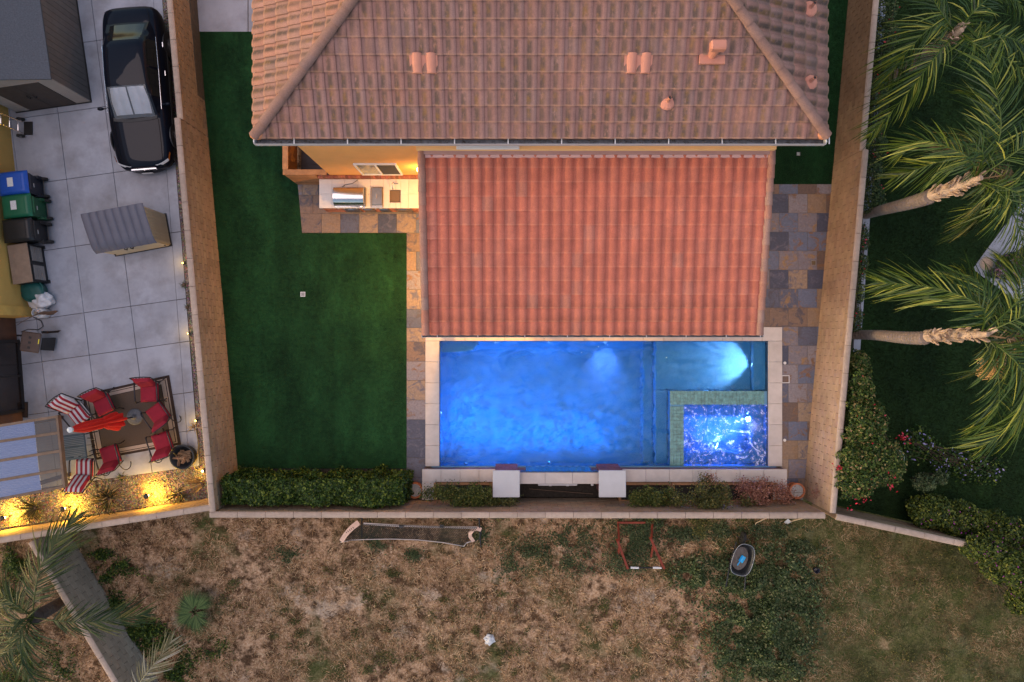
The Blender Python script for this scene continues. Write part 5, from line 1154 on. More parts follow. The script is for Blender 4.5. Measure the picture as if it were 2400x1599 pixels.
# ================================================================ SITTING AREA
rp = [P(193, 925, ZL), P(222, 1079, ZL), P(425, 1042, ZL), P(397, 879, ZL)]; rc = sum(rp, Vector()) / 4
rug = thing('outdoor_rug', 'brown outdoor rug with cream and dark border stripes', 'rug', (rc.x, rc.y, ZL))
def rq(f0, f1, z, mat, nm):
    mb = MB(); o4 = [rc + (p - rc) * f0 for p in rp]; i4 = [rc + (p - rc) * f1 for p in rp]
    if f1 == 0: mb.add([v + Vector((0, 0, z)) for v in o4], [(0, 1, 2, 3)])
    else: mb.add([v + Vector((0, 0, z)) for v in o4 + i4], [(k, (k + 1) % 4, 4 + (k + 1) % 4, 4 + k) for k in range(4)])
    mk(nm, mb, mat, rug)
RB = M('rug_brown', (.085, .06, .045), .95, .2, 60, .5, 120); RD = M('rug_dark', (.035, .022, .02), .95, .2, 60, .5); RCm = M('rug_cream', (.36, .29, .25), .95, .15, 60, .5)
for f0, f1, mt, nm in ((1, .93, RD, 'outer_border'), (.93, .90, RCm, 'thin_stripe'), (.90, .88, RD, 'dark_stripe'), (.88, .79, RCm, 'cream_stripe'), (.79, .77, RD, 'inner_border'), (.77, 0, RB, 'field')): rq(f0, f1, .012, mt, nm)
RED = M('red_cushion', (.25, .008, .024), .85, .12, 7, .35, 30, .02); REDS = M('striped_red', (.5, .05, .06), .8); CHM = M('bronze_chair_metal', (.035, .034, .04), .4, .15, metal=.6)
m, n, b = newmat('red_white_stripe'); tc = n.new('TexCoord'); sx = n.new('SeparateXYZ'); n.l.new(tc.outputs['Object'], sx.inputs[0]); st = n.math('FRACT', n.math('MULTIPLY', n.math('ADD', sx.outputs[0], 3.), 7.2)); n.l.new(n.mix(n.ramp(st, [(.48, 0.), (.52, 1.)]), (.33, .012, .03), (.62, .6, .62)), b.inputs['Base Color']); b.inputs['Roughness'].default_value = .85; STRIPE = m
def cushion(x0, x1, y0, y1, zf, th, n_=14):
    def top(u, v):
        e = (max(0, min(1, 7 * min(u, 1 - u))) * max(0, min(1, 7 * min(v, 1 - v)))) ** .4; p = zf(x0 + (x1 - x0) * u, v); return (x0 + (x1 - x0) * u, p[0], p[1] + th * e)
    return MB().grid(top, n_, n_)
def chair(px, py, dx, dy, label, stripe=False, ring=False):
    c_ = P(px, py, ZL + .46); t = thing('patio_chair', label, 'chair', (c_.x, c_.y, ZL), math.atan2(-dy, dx) - math.pi / 2, 'striped reclining chairs by the timber cover' if stripe else 'red-cushioned chairs on the rug')
    mt = STRIPE if stripe else RED; wd = .27; tz = 1.0 if stripe else .92; by = -.62 if stripe else -.46
    zs = lambda x, v: (-.27 + .54 * v, .41 + .03 * v)
    mk('seat_cushion', cushion(-wd, wd, 0, 1, zs, .09), mt, t, smooth=True, local=True)
    mk('seat_pan', MB().box(-wd, wd, -.27, .27, .37, .405), CHM, t, local=True)
    zb = lambda x, v: (-.24 + (by + .24) * v + .08 * math.sin(math.pi * v) * 0, .47 + (tz - .47) * v)
    def back(u, v):
        e = (max(0, min(1, 7 * min(u, 1 - u))) * max(0, min(1, 7 * min(v, 1 - v)))) ** .4; y, z = zb(0, v); return (-wd + 2 * wd * u, y + .085 * e, z + .03 * e)
    mk('back_cushion', MB().grid(back, 14, 14), mt, t, smooth=True, local=True)
    bf = mk('back_frame', MB().tube([(-wd - .03, -.27, .38), (-wd - .03, by - .01, tz + .03), (-wd * .4, by - .03, tz + .07), (wd * .4, by - .03, tz + .07), (wd + .03, by - .01, tz + .03), (wd + .03, -.27, .38)], .016, 8), CHM, t, smooth=True, local=True)
    for k in range(6): x = -wd + .05 + k * (2 * wd - .1) / 5; mk('back_slat', MB().bar((x, -.275, .42), (x, by - .03, tz + .05), .025, .008), CHM, bf, local=True)
    for s_ in (-1, 1):
        mk('armrest', MB().tube([(s_ * (wd + .05), -.36, .66), (s_ * (wd + .06), -.1, .655), (s_ * (wd + .06), .2, .65), (s_ * (wd + .05), .28, .60)], .022, 8), CHM, t, smooth=True, local=True)
        mk('leg', MB().tube([(s_ * (wd + .05), .28, .60), (s_ * (wd + .05), .25, .3), (s_ * (wd + .03), .30, .02)], .015, 8), CHM, t, smooth=True, local=True)
        if not ring: mk('leg', MB().tube([(s_ * (wd + .04), -.36, .66), (s_ * (wd + .03), -.30, .36), (s_ * (wd + .03), -.42, .02)], .015, 8), CHM, t, smooth=True, local=True)
        else: mk('rocker_leg', MB().tube([(s_ * (wd + .04), -.36, .66)] + [(s_ * (wd + .05), -.36 - .20 * math.sin(R(22.5 * k)), .34 + .30 * math.cos(R(22.5 * k))) for k in range(1, 9)], .013, 8), CHM, t, smooth=True, local=True)
chair(241, 950, .43, .9, 'red-cushioned chair at the upper left corner of the rug')
chair(349, 921, .05, 1, 'red-cushioned chair at the upper right corner of the rug')
chair(369, 970, -.59, -.81, 'red-cushioned chair just right of the umbrella base', ring=True)
chair(379, 1036, -.32, -.95, 'red-cushioned chair nearest the black firewood tub', ring=True)
chair(257, 1067, -.28, -.96, 'red-cushioned chair at the lower left corner of the rug', ring=True)
chair(184, 972, .63, .77, 'red and white striped chair partly under the folded umbrella', True)
chair(197, 1096, .04, -1, 'red and white striped chair at the edge of the gravel', True)
# umbrella
ub = P(317, 977, ZL); um = thing('patio_umbrella', 'closed bright red patio umbrella on a round dark base', 'umbrella', ub)
mk('base', MB().lathe([(.25, 0), (.25, .03), (.22, .05), (.12, .07), (.05, .09), (.05, .16), (.03, .17), (0, .17)], n=28), M('cast_base', (.10, .105, .12), .5, .3, 20, .3), um, local=True, smooth=True)
mk('pole', MB().tube([(0, 0, .1), (0, 0, 3.3)], .02, 10), CHM, um, local=True)
def canopy(u, v):
    an = 2 * math.pi * u; z = .95 + 2.3 * v; r_ = (.15 + .035 * math.sin(9 * v + 1)) * (1 - v) ** .45 + .025; r_ *= 1 + .34 * math.sin(an * 8 + 3 * v) * (1 - .5 * v) + .2 * noise.noise(Vector((math.cos(an) * 2, math.sin(an) * 2, z * 2.2)))
    if .3 < v < .36: r_ *= .72
    return (r_ * math.cos(an), r_ * math.sin(an), z + .05 * math.sin(an * 8) * (1 - v) ** 3)
mk('canopy', MB().grid(canopy, 64, 40), M('red_canvas', (.62, .018, .012), .8, .1, 5, .3, 40), um, smooth=True, local=True)
mk('finial', MB().lathe([(.03, 3.22), (.075, 3.26), (.075, 3.32), (0, 3.34)], n=16), M('grey_finial', (.42, .45, .47), .5), um, local=True)
# slatted side table with scrolled legs
c_ = P(171, 1048, ZL + .7); t = thing('slatted_table', 'blue-grey slatted metal table between the two striped chairs', 'table', (c_.x, c_.y, ZL), R(7)); TG = M('blue_grey_metal', (.10, .135, .155), .5, .15, rnd=.08)
mk('frame', MB().bar((-.36, -.36, .69), (.36, -.36, .69), .03, .03).bar((-.36, .36, .69), (.36, .36, .69), .03, .03).bar((-.36, -.36, .69), (-.36, .36, .69), .03, .03).bar((.36, -.36, .69), (.36, .36, .69), .03, .03), TG, t, local=True)
for k in range(14): y = -.325 + k * .05; mk('slat', MB().box(-.355, .355, y - .019, y + .019, .694, .71), TG, t, local=True)
for sx_ in (-1, 1):
    for sy_ in (-1, 1): mk('leg', MB().tube([(sx_ * .33, sy_ * .33, .68), (sx_ * .36, sy_ * .33, .5), (sx_ * .28, sy_ * .33, .3), (sx_ * .38, sy_ * .33, .02)], .014, 8), CHM, t, smooth=True, local=True)
    mk('scroll', MB().tube([(.36 + .10 * math.sin(R(30 * k)), sx_ * (.2 - .012 * k), .55 - .04 * k) for k in range(12)], .012, 6), CHM, t, smooth=True, local=True)
# firewood tub
c_ = P(432, 1070, ZL + .2); t = thing('firewood_tub', 'round black tub full of split firewood by the gravel', 'tub', (c_.x, c_.y, ZL)); mk('tub', MB().lathe([(.26, 0), (.30, .0), (.345, .32), (.375, .34), (.375, .37), (.33, .37), (.28, .06), (0, .05)], n=32), M('black_tub', (.018, .022, .026), .5, .3), t, local=True, smooth=True)
LOG = M('split_log', (.30, .19, .11), .85, .3, 9, .4, 40, rnd=.35)
for k in range(11):
    an = random.uniform(0, math.pi); x, y = random.uniform(-.12, .14), random.uniform(-.12, .12); l_ = random.uniform(.14, .2); d_v = Vector((math.cos(an), math.sin(an), random.uniform(-.2, .2))); c2 = Vector((x, y, .22 + .013 * k)); w_ = random.uniform(.06, .095)
    pt = [(w_ * .5, -w_ * .35), (w_ * .1, w_ * .5), (-w_ * .5, -w_ * .2)]; s_ = d_v.cross(Vector((0, 0, 1))).normalized(); u_ = s_.cross(d_v); vs = [c2 + d_v * (e * l_) + s_ * a + u_ * b__ for e in (-1, 1) for a, b__ in pt]; fixn(mk('log', MB().add(vs, [(2, 1, 0), (3, 4, 5), (0, 1, 4, 3), (1, 2, 5, 4), (2, 0, 3, 5)]), LOG, t, local=True))
hs = [P(460, 1010, ZL + .02), P(465, 1040, ZL + .02), P(462, 1075, ZL + .02), P(452, 1090, ZL + .02), P(458, 1100, ZL + .02), P(476, 1106, ZL + .02)]
tag(mk('garden_hose', MB().tube(hs, .012, 6), M('tan_hose', (.35, .27, .13), .6), smooth=True), 'thin tan hose curving past the firewood tub', 'hose')
# timber cover with white and clear panels
PZ = ZL + 2.45
pc = thing('timber_cover', 'timber patio cover with white panels and clear end panels, lower left corner', 'patio cover', P(60, 1075, ZL))
def PR(x, y, z=PZ): return P(x, y, z)
raf = [((-130, 1019), (137, 976)), ((-125, 1053), (140.5, 1014)), ((-120, 1099), (143.5, 1056.5)), ((-112, 1145), (147.5, 1100)), ((-105, 1190), (153, 1140))]
for a, b_ in raf: mk('rafter', MB().bar(PR(*a), PR(*b_), .07, .14), WOOD_G, pc)
mk('end_beam', MB().bar(PR(136.5, 973), PR(154, 1142), .06, .15), WOOD_G, pc)
rr = [(980, 1022.5), (1028, 1066), (1071, 1110), (1114.5, 1154)]
POLYW = glassmat('white_panel', (.15, .19, .32), .6, .95, .25); POLYC = glassmat('clear_panel', (.10, .085, .08), .1, .62)
xr = [77, 82.5, 86.5, 91.5, 97.5]
def lerp(a, b_, t): return (a[0] + (b_[0] - a[0]) * t, a[1] + (b_[1] - a[1]) * t)
for k in range(4):
    for nm, t0, t1, mt in (('white_panel', .02, .785, POLYW), ('clear_panel', .79, .985, POLYC)):
        A_, B_ = lerp(*raf[k], t0), lerp(*raf[k], t1); C_, D_ = lerp(*raf[k + 1], t1), lerp(*raf[k + 1], t0)
        def pnl(u, v):
            q1 = lerp(A_, B_, u); q2 = lerp(D_, C_, u); q3 = lerp(q1, q2, .07 + .86 * v); return PR(q3[0], q3[1], PZ + .05 + .008 * math.sin(v * 40))
        pn = mk(nm, MB().grid(pnl, 4, 40), mt, pc, smooth=True); pn.data.flip_normals()
for a in ((20, 1000), (40, 1150)): b0 = PR(*a); mk('post', MB().bar((b0.x - .05, b0.y, ZL), (b0.x - .05, b0.y, PZ - .07), .1, .1), WOOD_G, pc)
# ================================================================ PATH LIGHTS
YEL = (1, .55, .05); GLOW = emit('path_lens', (1, .72, .25), 14)
def path_light(px, py, e_, label):
    c_ = P(px, py, ZL - .02); t = thing('path_light', label, 'path light', c_, 0, 'path lights in the gravel')
    mk('stake', MB().tube([(0, 0, 0), (0, 0, .34)], .016, 8), BLACK, t, local=True); mk('lens', MB().lathe([(.03, .34), (.04, .35), (.04, .42), (.03, .43)], n=14), GLOW, t, local=True); mk('cap', MB().lathe([(.075, .43), (.08, .44), (.045, .47), (0, .475)], n=18), BLACK, t, local=True); mk('ring', MB().lathe([(.03, .325), (.045, .33), (.045, .345), (.03, .345)], n=14), BLACK, t, local=True)
    lamp('POINT', 'path_bulb', c_ + Vector((.035, .02, .29)), e_, YEL, t, .03)
path_light(359, 1157, 66, 'lit path light in gravel nearest the firewood tub')
path_light(167, 1186, 62, 'lit path light in gravel below the timber cover')
path_light(29, 1207, 70, 'lit path light in gravel at the far left edge')
GLOW2 = emit('dim_path_lens', (1, .6, .15), .25)
def up_light(px, py, e_, label, tgt=(-.2, .0, .5)):
    c_ = P(px, py, ZL - .02); t = thing('spot_light', label, 'spot light', c_, 0, 'small garden spot lights along the block wall')
    mk('stake', MB().tube([(0, 0, 0), (0, 0, .1)], .012, 6), BLACK, t, local=True); mk('head', MB().lathe([(.02, .08), (.04, .10), (.045, .17), (.035, .175)], n=12), BLACK, t, local=True); mk('lens', MB().lathe([(0, .172), (.03, .172), (.03, .178), (0, .178)], n=12), GLOW2 if e_ < 8 else GLOW, t, local=True)
    lamp('POINT', 'spot_bulb', c_ + Vector((-.05, 0, .30)), e_ * .8, YEL, t, .02)
up_light(480, 1102, 9, 'lit spot light where the gravel meets the wall corner')
up_light(434, 618, 2.2, 'small lit spot light in the gravel strip beside the beige cabinet')
up_light(446, 782, 2.2, 'small lit spot light in the gravel strip above the rug')
up_light(464, 985, 2.6, 'small lit spot light in gravel above the firewood tub')
# ================================================================ THINGS ON THE DRY LOT
# pop-up goal lying in the dry grass
GW = M('white_webbing', (.48, .42, .39), .7, .12, 20, .2); GO = M('salmon_fabric', (.60, .40, .31), .8, .15, 8, .3); NETM = M('dark_net', (.03, .028, .026), .9); CHK = M('goal_lettering', (.03, .03, .03), .8)
goal = thing('soccer_goal', 'collapsed pop-up soccer goal with dark net lying in dry grass', 'soccer goal', P(960, 1250, 0))
def strip(pts, w_, z=0.0, th=.012):
    mb = MB(); ps = [P(a, b_, c_) for a, b_, c_ in pts]
    for i, p in enumerate(ps):
        t = (ps[min(i + 1, len(ps) - 1)] - ps[max(i - 1, 0)]).normalized(); s_ = Vector((-t.y, t.x, 0)) * w_ / 2
        mb.v += [tuple(p - s_), tuple(p + s_), tuple(p + s_ + Vector((0, 0, th))), tuple(p - s_ + Vector((0, 0, th)))]
    for i in range(len(ps) - 1):
        for k in range(4): mb.f.append((i * 4 + k, i * 4 + (k + 1) % 4, i * 4 + 4 + (k + 1) % 4, i * 4 + 4 + k)); mb.m.append(0)
    mb.f += [(3, 2, 1, 0), tuple(len(ps) * 4 - 4 + k for k in range(4))]; mb.m += [0, 0]
    return mb
mk('crossbar_sleeve', strip([(852 + 26.5 * k, 1227.5 + 4.5 * math.sin(k * .22) + .55 * k, .42 - .006 * k) for k in range(11)], .065), GW, goal)
for a, b_ in ((935, 946), (1030, 1040)): mk('joint', strip([(a, 1233.3, .43), (b_, 1234, .43)], .095, th=.02), BLACKP, goal)
lsl = mk('left_sleeve', strip([(841, 1224.5, .42), (826, 1236, .4), (815, 1247, .32), (808, 1256, .2), (800, 1269, .06)], .17), GO, goal)
for k in range(5): mk('letter', MB().bar(P(829 - 4 * k, 1238.5 + 2.8 * k, .43), P(826.5 - 4 * k, 1235.5 + 2.8 * k, .43), .018, .004), CHK, lsl)
mk('right_sleeve', strip([(1128, 1242, .3), (1117, 1238.5, .34), (1108, 1242, .34), (1102, 1250, .3), (1102, 1258, .22), (1110, 1269.5, .08)], .13), GO, goal)
mk('ground_bar', MB().tube([P(798, 1271, .03), P(825, 1266, .05), P(860, 1264.5, .08), P(917, 1263.5, .1), P(980, 1265.5, .1), P(1040, 1272, .07), P(1087, 1280.5, .04)], .014, 8), GW, goal, smooth=True)
mk('corner_bar', MB().tube([P(1087, 1280.5, .04), P(1092, 1273, .06), P(1104, 1269, .08)], .02, 8), GW, goal, smooth=True)
mk('flex_pole', MB().tube([P(1112, 1270, .06), P(1122, 1263, .12), P(1128, 1252, .22), P(1127, 1242, .3)], .012, 6), BLACK, goal, smooth=True)
mk('pole', MB().tube([P(848, 1208, .5), P(848, 1259, .02)], .022, 8), BLACK, goal); mk('pole', MB().tube([P(1122.5, 1208, .5), P(1126.5, 1281, .02)], .022, 8), BLACK, goal)
def netp(u, v):
    a = lerp((845, 1229), (1118, 1237), u); b_ = lerp((806, 1268), (1088, 1278), u); q_ = lerp(a, b_, v); return P(q_[0], q_[1] - 8 * math.sin(math.pi * u) * v, .40 * (1 - v) ** 1.5 + .06)
net = MB()
for i in range(56): net.tube([netp(i / 55, k / 6) for k in range(7)], .008, 3, cap=False)
for j in range(12): net.tube([netp(k / 20, j / 11) for k in range(21)], .008, 3, cap=False)
tag(mk('net', net, NETM, goal), kind='stuff')
# rusty red A-frame
RU = M('red_rust_paint', (.20, .035, .018), .75, .35, 9, .4, 40); fr = thing('red_frame', 'rusty red wooden frame with a white tube across its foot, in the weeds', 'frame', P(1500, 1290, 0))
for a, b_ in (((1446.5, 1266, .62), (1471, 1332, .05)), ((1524.5, 1261, .62), (1556, 1332, .05))): mk('rail', MB().bar(P(*a), P(*b_), .07, .10), RU, fr)
for a, b_ in (((1448.5, 1224, .08), (1451, 1268, .6)), ((1529, 1224, .08), (1527, 1263, .6)), ((1449, 1304, .03), (1451, 1282, .42)), ((1525.5, 1306, .03), (1531, 1280, .42))): mk('leg', MB().bar(P(*a), P(*b_), .05, .06), RU, fr)
mk('back_bar', MB().bar(P(1447, 1225, .1), P(1531, 1225, .1), .06, .06), RU, fr)
tb = mk('cross_tube', MB().tube([P(1474, 1330.5, .08), P(1553, 1331, .08)], .022, 10), BLACK, fr)
for a, b_ in ((1478, 1497), (1530, 1550)): mk('white_sleeve', MB().tube([P(a, 1330.5, .08), P(b_, 1331, .08)], .034, 10), WHITE, tb)
# wheelbarrow
wbp = P(1726, 1298, .0); wb = thing('wheelbarrow', 'grey wheelbarrow with hardened mix and a blue scoop in its tray', 'wheelbarrow', wbp, R(-14.5)); TRY = M('grey_tray', (.03, .032, .036), .45, .25, 5, .2, 40, metal=.4)
def tray(u, v):
    an = 2 * math.pi * u; e = 3.2; r_ = 1 / (abs(math.cos(an)) ** e + abs(math.sin(an)) ** e) ** (1 / e); sx_, sy_ = .31 * r_ * math.cos(an), .48 * r_ * math.sin(an)
    if sy_ > 0: sx_ *= 1 - .18 * (sy_ / .48) ** 2
    k = [.70, .74, .86, 1.0, 1.03][int(v * 4 + .5)]; z = [.36, .36, .50, .66, .655][int(v * 4 + .5)]; off = -.04 if v < .3 else 0
    return (sx_ * k, sy_ * k + off * 0, z + (.05 * (sy_ / .48) if v > .5 else 0))
tr = mk('tray', MB().grid(tray, 48, 4), TRY, wb, smooth=True, local=True); mk('tray_floor', MB().add([tray(k / 40, 0) for k in range(40)], [tuple(range(40))]), TRY, tr, local=True)
mk('rim', MB().tube([Vector(tray(k / 48, 1)) for k in range(49)], .012, 6), M('rim_steel', (.25, .26, .28), .4, metal=.7), tr, smooth=True, local=True)
mk('dried_mix', MB().grid(lambda u, v: (lambda a, r_: (r_ * .24 * math.cos(a) - .02, r_ * .36 * math.sin(a) - .02, .44 + .07 * (1 - r_) + .05 * noise.noise(Vector((r_ * math.cos(a) * 3, r_ * math.sin(a) * 3, 1)))))(2 * math.pi * u, v), 30, 8), M('dried_mortar', (.13, .115, .105), .95, .25, 9, .6, 30, .03), tr, smooth=True, local=True)
for s_ in (-1, 1):
    mk('handle', MB().tube([(s_ * .20, .42, .30), (s_ * .25, -.2, .36), (s_ * .29, -.92, .62)], .02, 8), M('dark_handle', (.03, .03, .035), .6), wb, local=True); mk('leg', MB().tube([(s_ * .24, -.15, .35), (s_ * .25, -.28, .0), (s_ * .25, -.12, .0), (s_ * .24, .0, .34)], .014, 6), BLACK, wb, local=True)
wh = mk('wheel', MB().tube([(-.045, .56, .19), (.045, .56, .19)], .19, 20), RUBBER, wb, local=True); mk('hub', MB().tube([(-.06, .56, .19), (.06, .56, .19)], .05, 10), STEEL_D, wh, local=True); mk('axle_brace', MB().bar((-.2, .56, .19), (.2, .56, .19), .02, .02), BLACK, wb, local=True)
sc_ = wbp + Vector((-.05, -.06, .535)); t = thing('scoop', 'bright blue plastic scoop lying in the wheelbarrow', 'scoop', sc_, R(-35)); BLU = M('blue_plastic', (.01, .30, .62), .35, .05); mk('blade', MB().grid(lambda u, v: (-.075 + .15 * u, -.02 + .2 * v, .012 + .05 * (2 * u - 1) ** 2 * (1 - .3 * v)), 8, 5), BLU, t, local=True, smooth=True); mk('grip', MB().tube([(0, -.01, .02), (0, -.16, .025)], .018, 8), BLU, t, local=True)
# long-handled tools leaning on the wall
ZSH = M('shovel_ash', (.42, .32, .22), .7, .15); t = thing('shovel', 'pale-bladed shovel leaning on the outside of the block wall', 'shovel', P(1846, 1224, 0)); mk('handle', MB().tube([P(1852, 1222.5, .12), P(1898, 1211, 1.3)], .017, 8), ZSH, t); mk('blade', MB().hexa([P(1836, 1226, .0), P(1843, 1230, .0), P(1855, 1224, .12), P(1846, 1217, .12), P(1837, 1224.5, .03), P(1844, 1229, .03), P(1855.5, 1223, .15), P(1847, 1216, .15)]), M('pale_blade', (.5, .49, .48), .5, .15, metal=.3), t)
t = thing('garden_hoe', 'hoe with a pale curved handle leaning on the wall', 'hoe', P(1770, 1229, 0)); mk('handle', MB().tube([P(1770, 1230, .02), P(1772, 1226, .2), P(1800, 1212.5, 1.3)], .017, 8), ZSH, t); mk('blade', MB().bar(P(1766, 1232, .02), P(1774, 1231, .02), .1, .02), STEEL_D, t)
t = thing('pale_rock', 'lone whitish rock on the dry ground', 'rock', P(1147, 1497, 0)); mk('stone', MB().blob((0, 0, .05), (.16, .15, .10), 16, 10, .7, 4, .06), M('chalky_stone', (.55, .55, .56), .9, .15, 9, .5), t, local=True); mk('chip', MB().blob((-.1, -.13, .02), (.05, .04, .03), 8, 6, .5, 9), M('chalky_chip', (.5, .5, .5), .9), t, local=True)
t = thing('plastic_bucket', 'small dark blue bucket among the weeds right of the wheelbarrow', 'bucket', P(1910, 1334, 0)); mk('pail', MB().lathe([(.06, 0), (.085, .16), (.09, .16), (.075, .02), (0, .02)], n=16), M('dark_blue_plastic', (.03, .035, .06), .5), t, local=True); mk('bail', MB().tube([(.085 * math.cos(R(15 * k)), .03 + .085 * math.sin(R(15 * k)) * .3, .15 + .03 * math.sin(R(15 * k))) for k in range(13)], .004, 5), STEEL_D, t, local=True)

# ================================================================ VEGETATION HELPERS
def leaves(pts, nrm, size, mat, name, parent, fold=.25, asp=.55, jit=.8, up=.25):
    """leaf-sized quads (two triangles, folded) at points, one mesh"""
    pts = np.asarray(pts, float); n_ = len(pts); nr = np.asarray(nrm, float) + rng.normal(0, jit, (n_, 3)); nr[:, 2] += up; nr /= np.linalg.norm(nr, axis=1, keepdims=True) + 1e-9
    a = rng.normal(0, 1, (n_, 3)); a -= nr * (a * nr).sum(1, keepdims=True); a /= np.linalg.norm(a, axis=1, keepdims=True) + 1e-9; b_ = np.cross(nr, a)
    s_ = (np.asarray(size) if np.ndim(size) else rng.uniform(size * .6, size * 1.35, n_))[:, None]
    V = np.stack([pts - a * s_, pts + b_ * s_ * asp + nr * s_ * fold, pts + a * s_, pts - b_ * s_ * asp + nr * s_ * fold], 1).reshape(-1, 3)
    i = 4 * np.arange(n_)[:, None]; T = np.concatenate([i + np.array([[0, 1, 2]]), i + np.array([[0, 2, 3]])], 1).reshape(-1, 3)
    return npmesh(name, V, T, mat, parent)
def n3(p, s_, o=0.): return np.array([noise.noise(Vector((a[0] * s_ + o, a[1] * s_, a[2] * s_))) for a in p])
def box_cloud(x0, x1, y0, y1, z0, z1, n_, clump=2.6, amp=.16, depth=.28, wob=None):
    """points near the skin of a clumpy box; returns points and outward normals"""
    P_ = rng.uniform(0, 1, (n_, 3)); d = np.array([x1 - x0, y1 - y0, z1 - z0]); areas = [d[1] * d[2], d[1] * d[2], d[0] * d[2], d[0] * d[2], d[0] * d[1] * 2.2]; f = rng.choice(5, n_, p=np.array(areas) / sum(areas)); N = np.zeros((n_, 3))
    for k, (ax, v, s_) in enumerate(((0, 0, -1), (0, 1, 1), (1, 0, -1), (1, 1, 1), (2, 1, 1))): P_[f == k, ax] = v; N[f == k, ax] = s_
    W = P_ * d + np.array([x0, y0, z0]); g = n3(W, clump) * amp + n3(W, clump * 3.1, 9) * amp * .5; inn = rng.uniform(0, 1, n_) ** 2 * depth
    return W + N * (g - inn)[:, None] + rng.normal(0, .015, (n_, 3)), N
def blob_cloud(c_, r, n_, clump=1.6, amp=.3, depth=.35, zmin=None, dome=True):
    th = rng.uniform(0, 2 * np.pi, n_); z = rng.uniform(-.15 if dome else -1, 1, n_); s_ = np.sqrt(1 - z * z); D = np.stack([s_ * np.cos(th), s_ * np.sin(th), z], 1); r = np.array(r)
    g = 1 + amp * n3(D * r + np.array(c_), clump) + amp * .6 * n3(D * r + np.array(c_), clump * 3, 4); k = 1 - rng.uniform(0, 1, n_) ** 2 * depth
    W = np.array(c_) + D * r * (g * k)[:, None]
    if zmin is not None: W[:, 2] = np.maximum(W[:, 2], zmin)
    return W, D
HEDGE = leafmat('hedge_leaf', [(0, (.008, .024, .005)), (.5, (.025, .06, .009)), (.8, (.065, .115, .014)), (1, (.19, .23, .03))])
SHRUB = leafmat('shrub_leaf', [(0, (.014, .03, .010)), (.5, (.04, .075, .022)), (.85, (.09, .13, .04)), (1, (.20, .20, .07))])
OLIVE = leafmat('olive_leaf', [(0, (.03, .04, .012)), (.5, (.075, .085, .022)), (.85, (.14, .13, .035)), (1, (.26, .20, .06))])
OLIVE2 = leafmat('olive_green_leaf', [(0, (.022, .036, .008)), (.5, (.06, .085, .016)), (.85, (.13, .145, .028)), (1, (.26, .22, .06))])
DRYLEAF = leafmat('dry_red_leaf', [(0, (.13, .05, .035)), (.5, (.30, .13, .09)), (1, (.50, .26, .17))])
WEED2 = leafmat('tall_weed_leaf', [(0, (.016, .034, .012)), (.5, (.055, .09, .03)), (.85, (.13, .165, .06)), (1, (.28, .26, .13))])
WEED = leafmat('weed_leaf', [(0, (.018, .035, .014)), (.5, (.05, .08, .03)), (.85, (.10, .13, .05)), (1, (.20, .20, .10))])
STRAWM0 = leafmat('straw_unused', [(0, (.07, .04, .022)), (.3, (.20, .125, .07)), (.65, (.38, .26, .155)), (.88, (.55, .42, .29)), (1, (.13, .14, .05))], .8, .2)
m, n, b = newmat('straw'); c = n.ramp(n.new('NewGeometry').outputs['Random Per Island'], [(0, (.11, .06, .028)), (.3, (.28, .16, .075)), (.65, (.50, .31, .165)), (.9, (.66, .47, .29)), (1, (.14, .15, .05))])
pn = n.ramp(n.noise(1.5, 5, .65), [(.36, (.25, .21, .19)), (.46, (.8, .77, .75)), (.6, (1, 1, 1))]); sx_ = n.new('SeparateXYZ'); n.l.new(n.pos(), sx_.inputs[0]); ea_ = n.new('MapRange'); ea_.inputs['From Min'].default_value = 6.5; ea_.inputs['From Max'].default_value = 11.; ea_.inputs['To Max'].default_value = .92; n.l.new(sx_.outputs[0], ea_.inputs[0]); n.l.new(n.mix(n.math('MULTIPLY', ea_.outputs[0], n.ramp(n.noise(.7, 4, .6), [(.4, .45), (.6, 1.)])), n.mix(1., c, pn, 'MULTIPLY'), (.03, .042, .010)), b.inputs['Base Color']); b.inputs['Roughness'].default_value = .8; b.inputs['Specular IOR Level'].default_value = .2; STRAWM = m
TWIG = M('twig_bark', (.10, .07, .05), .9, .3)
def twigs(parent, base, tips, r=.012, name='stems'):
    mb = MB()
    for t in tips:
        b_ = Vector(base) if not isinstance(base, list) else Vector(random.choice(base)); t = Vector(t); m_ = (b_ + t) / 2 + Vector((random.gauss(0, .06), random.gauss(0, .06), .05)); mb.tube([b_, m_, t], [r, r * .7, r * .3], 5, cap=False)
    return mk(name, mb, TWIG, parent)
# ---- clipped hedge along the south wall
hx0, hx1 = P(503, 0, 1.2).x, P(945, 0, 1.2).x; hy1 = P(0, 1095, .2).y; hy0 = -4.86
hd_ = thing('hedge', 'clipped green hedge between the turf and the south block wall', 'hedge', ((hx0 + hx1) / 2, (hy0 + hy1) / 2, 0))
soil = struct(mk('hedge_bed', MB().box(-8.5, P(953, 0).x, -4.88, P(0, 1098).y, -.03, .0), SOIL))
W, N = box_cloud(-8.42, P(946, 0, 1.5).x, hy0 + .12, hy1 - .12, .1, 1.68, 62000, 2.0, .26, .26)
k = (W[:, 0] > -8.47) & ((W[:, 1] > -4.86) | (W[:, 2] > 1.98)); W, N = W[k], N[k]
leaves(W, N, .044, HEDGE, 'foliage', hd_, up=.35)
tp = [(random.uniform(hx0 + .3, hx1 - .2), random.uniform(hy0 + .1, hy1 - .2), 1.1) for _ in range(60)]; twigs(hd_, [(hx0 + .5 + .55 * k, (hy0 + hy1) / 2, 0) for k in range(10)], tp)
mk('inner_mass', MB().box(-8.2, hx1 - .35, hy0 + .3, hy1 - .4, .02, 1.3), SOIL, hd_)
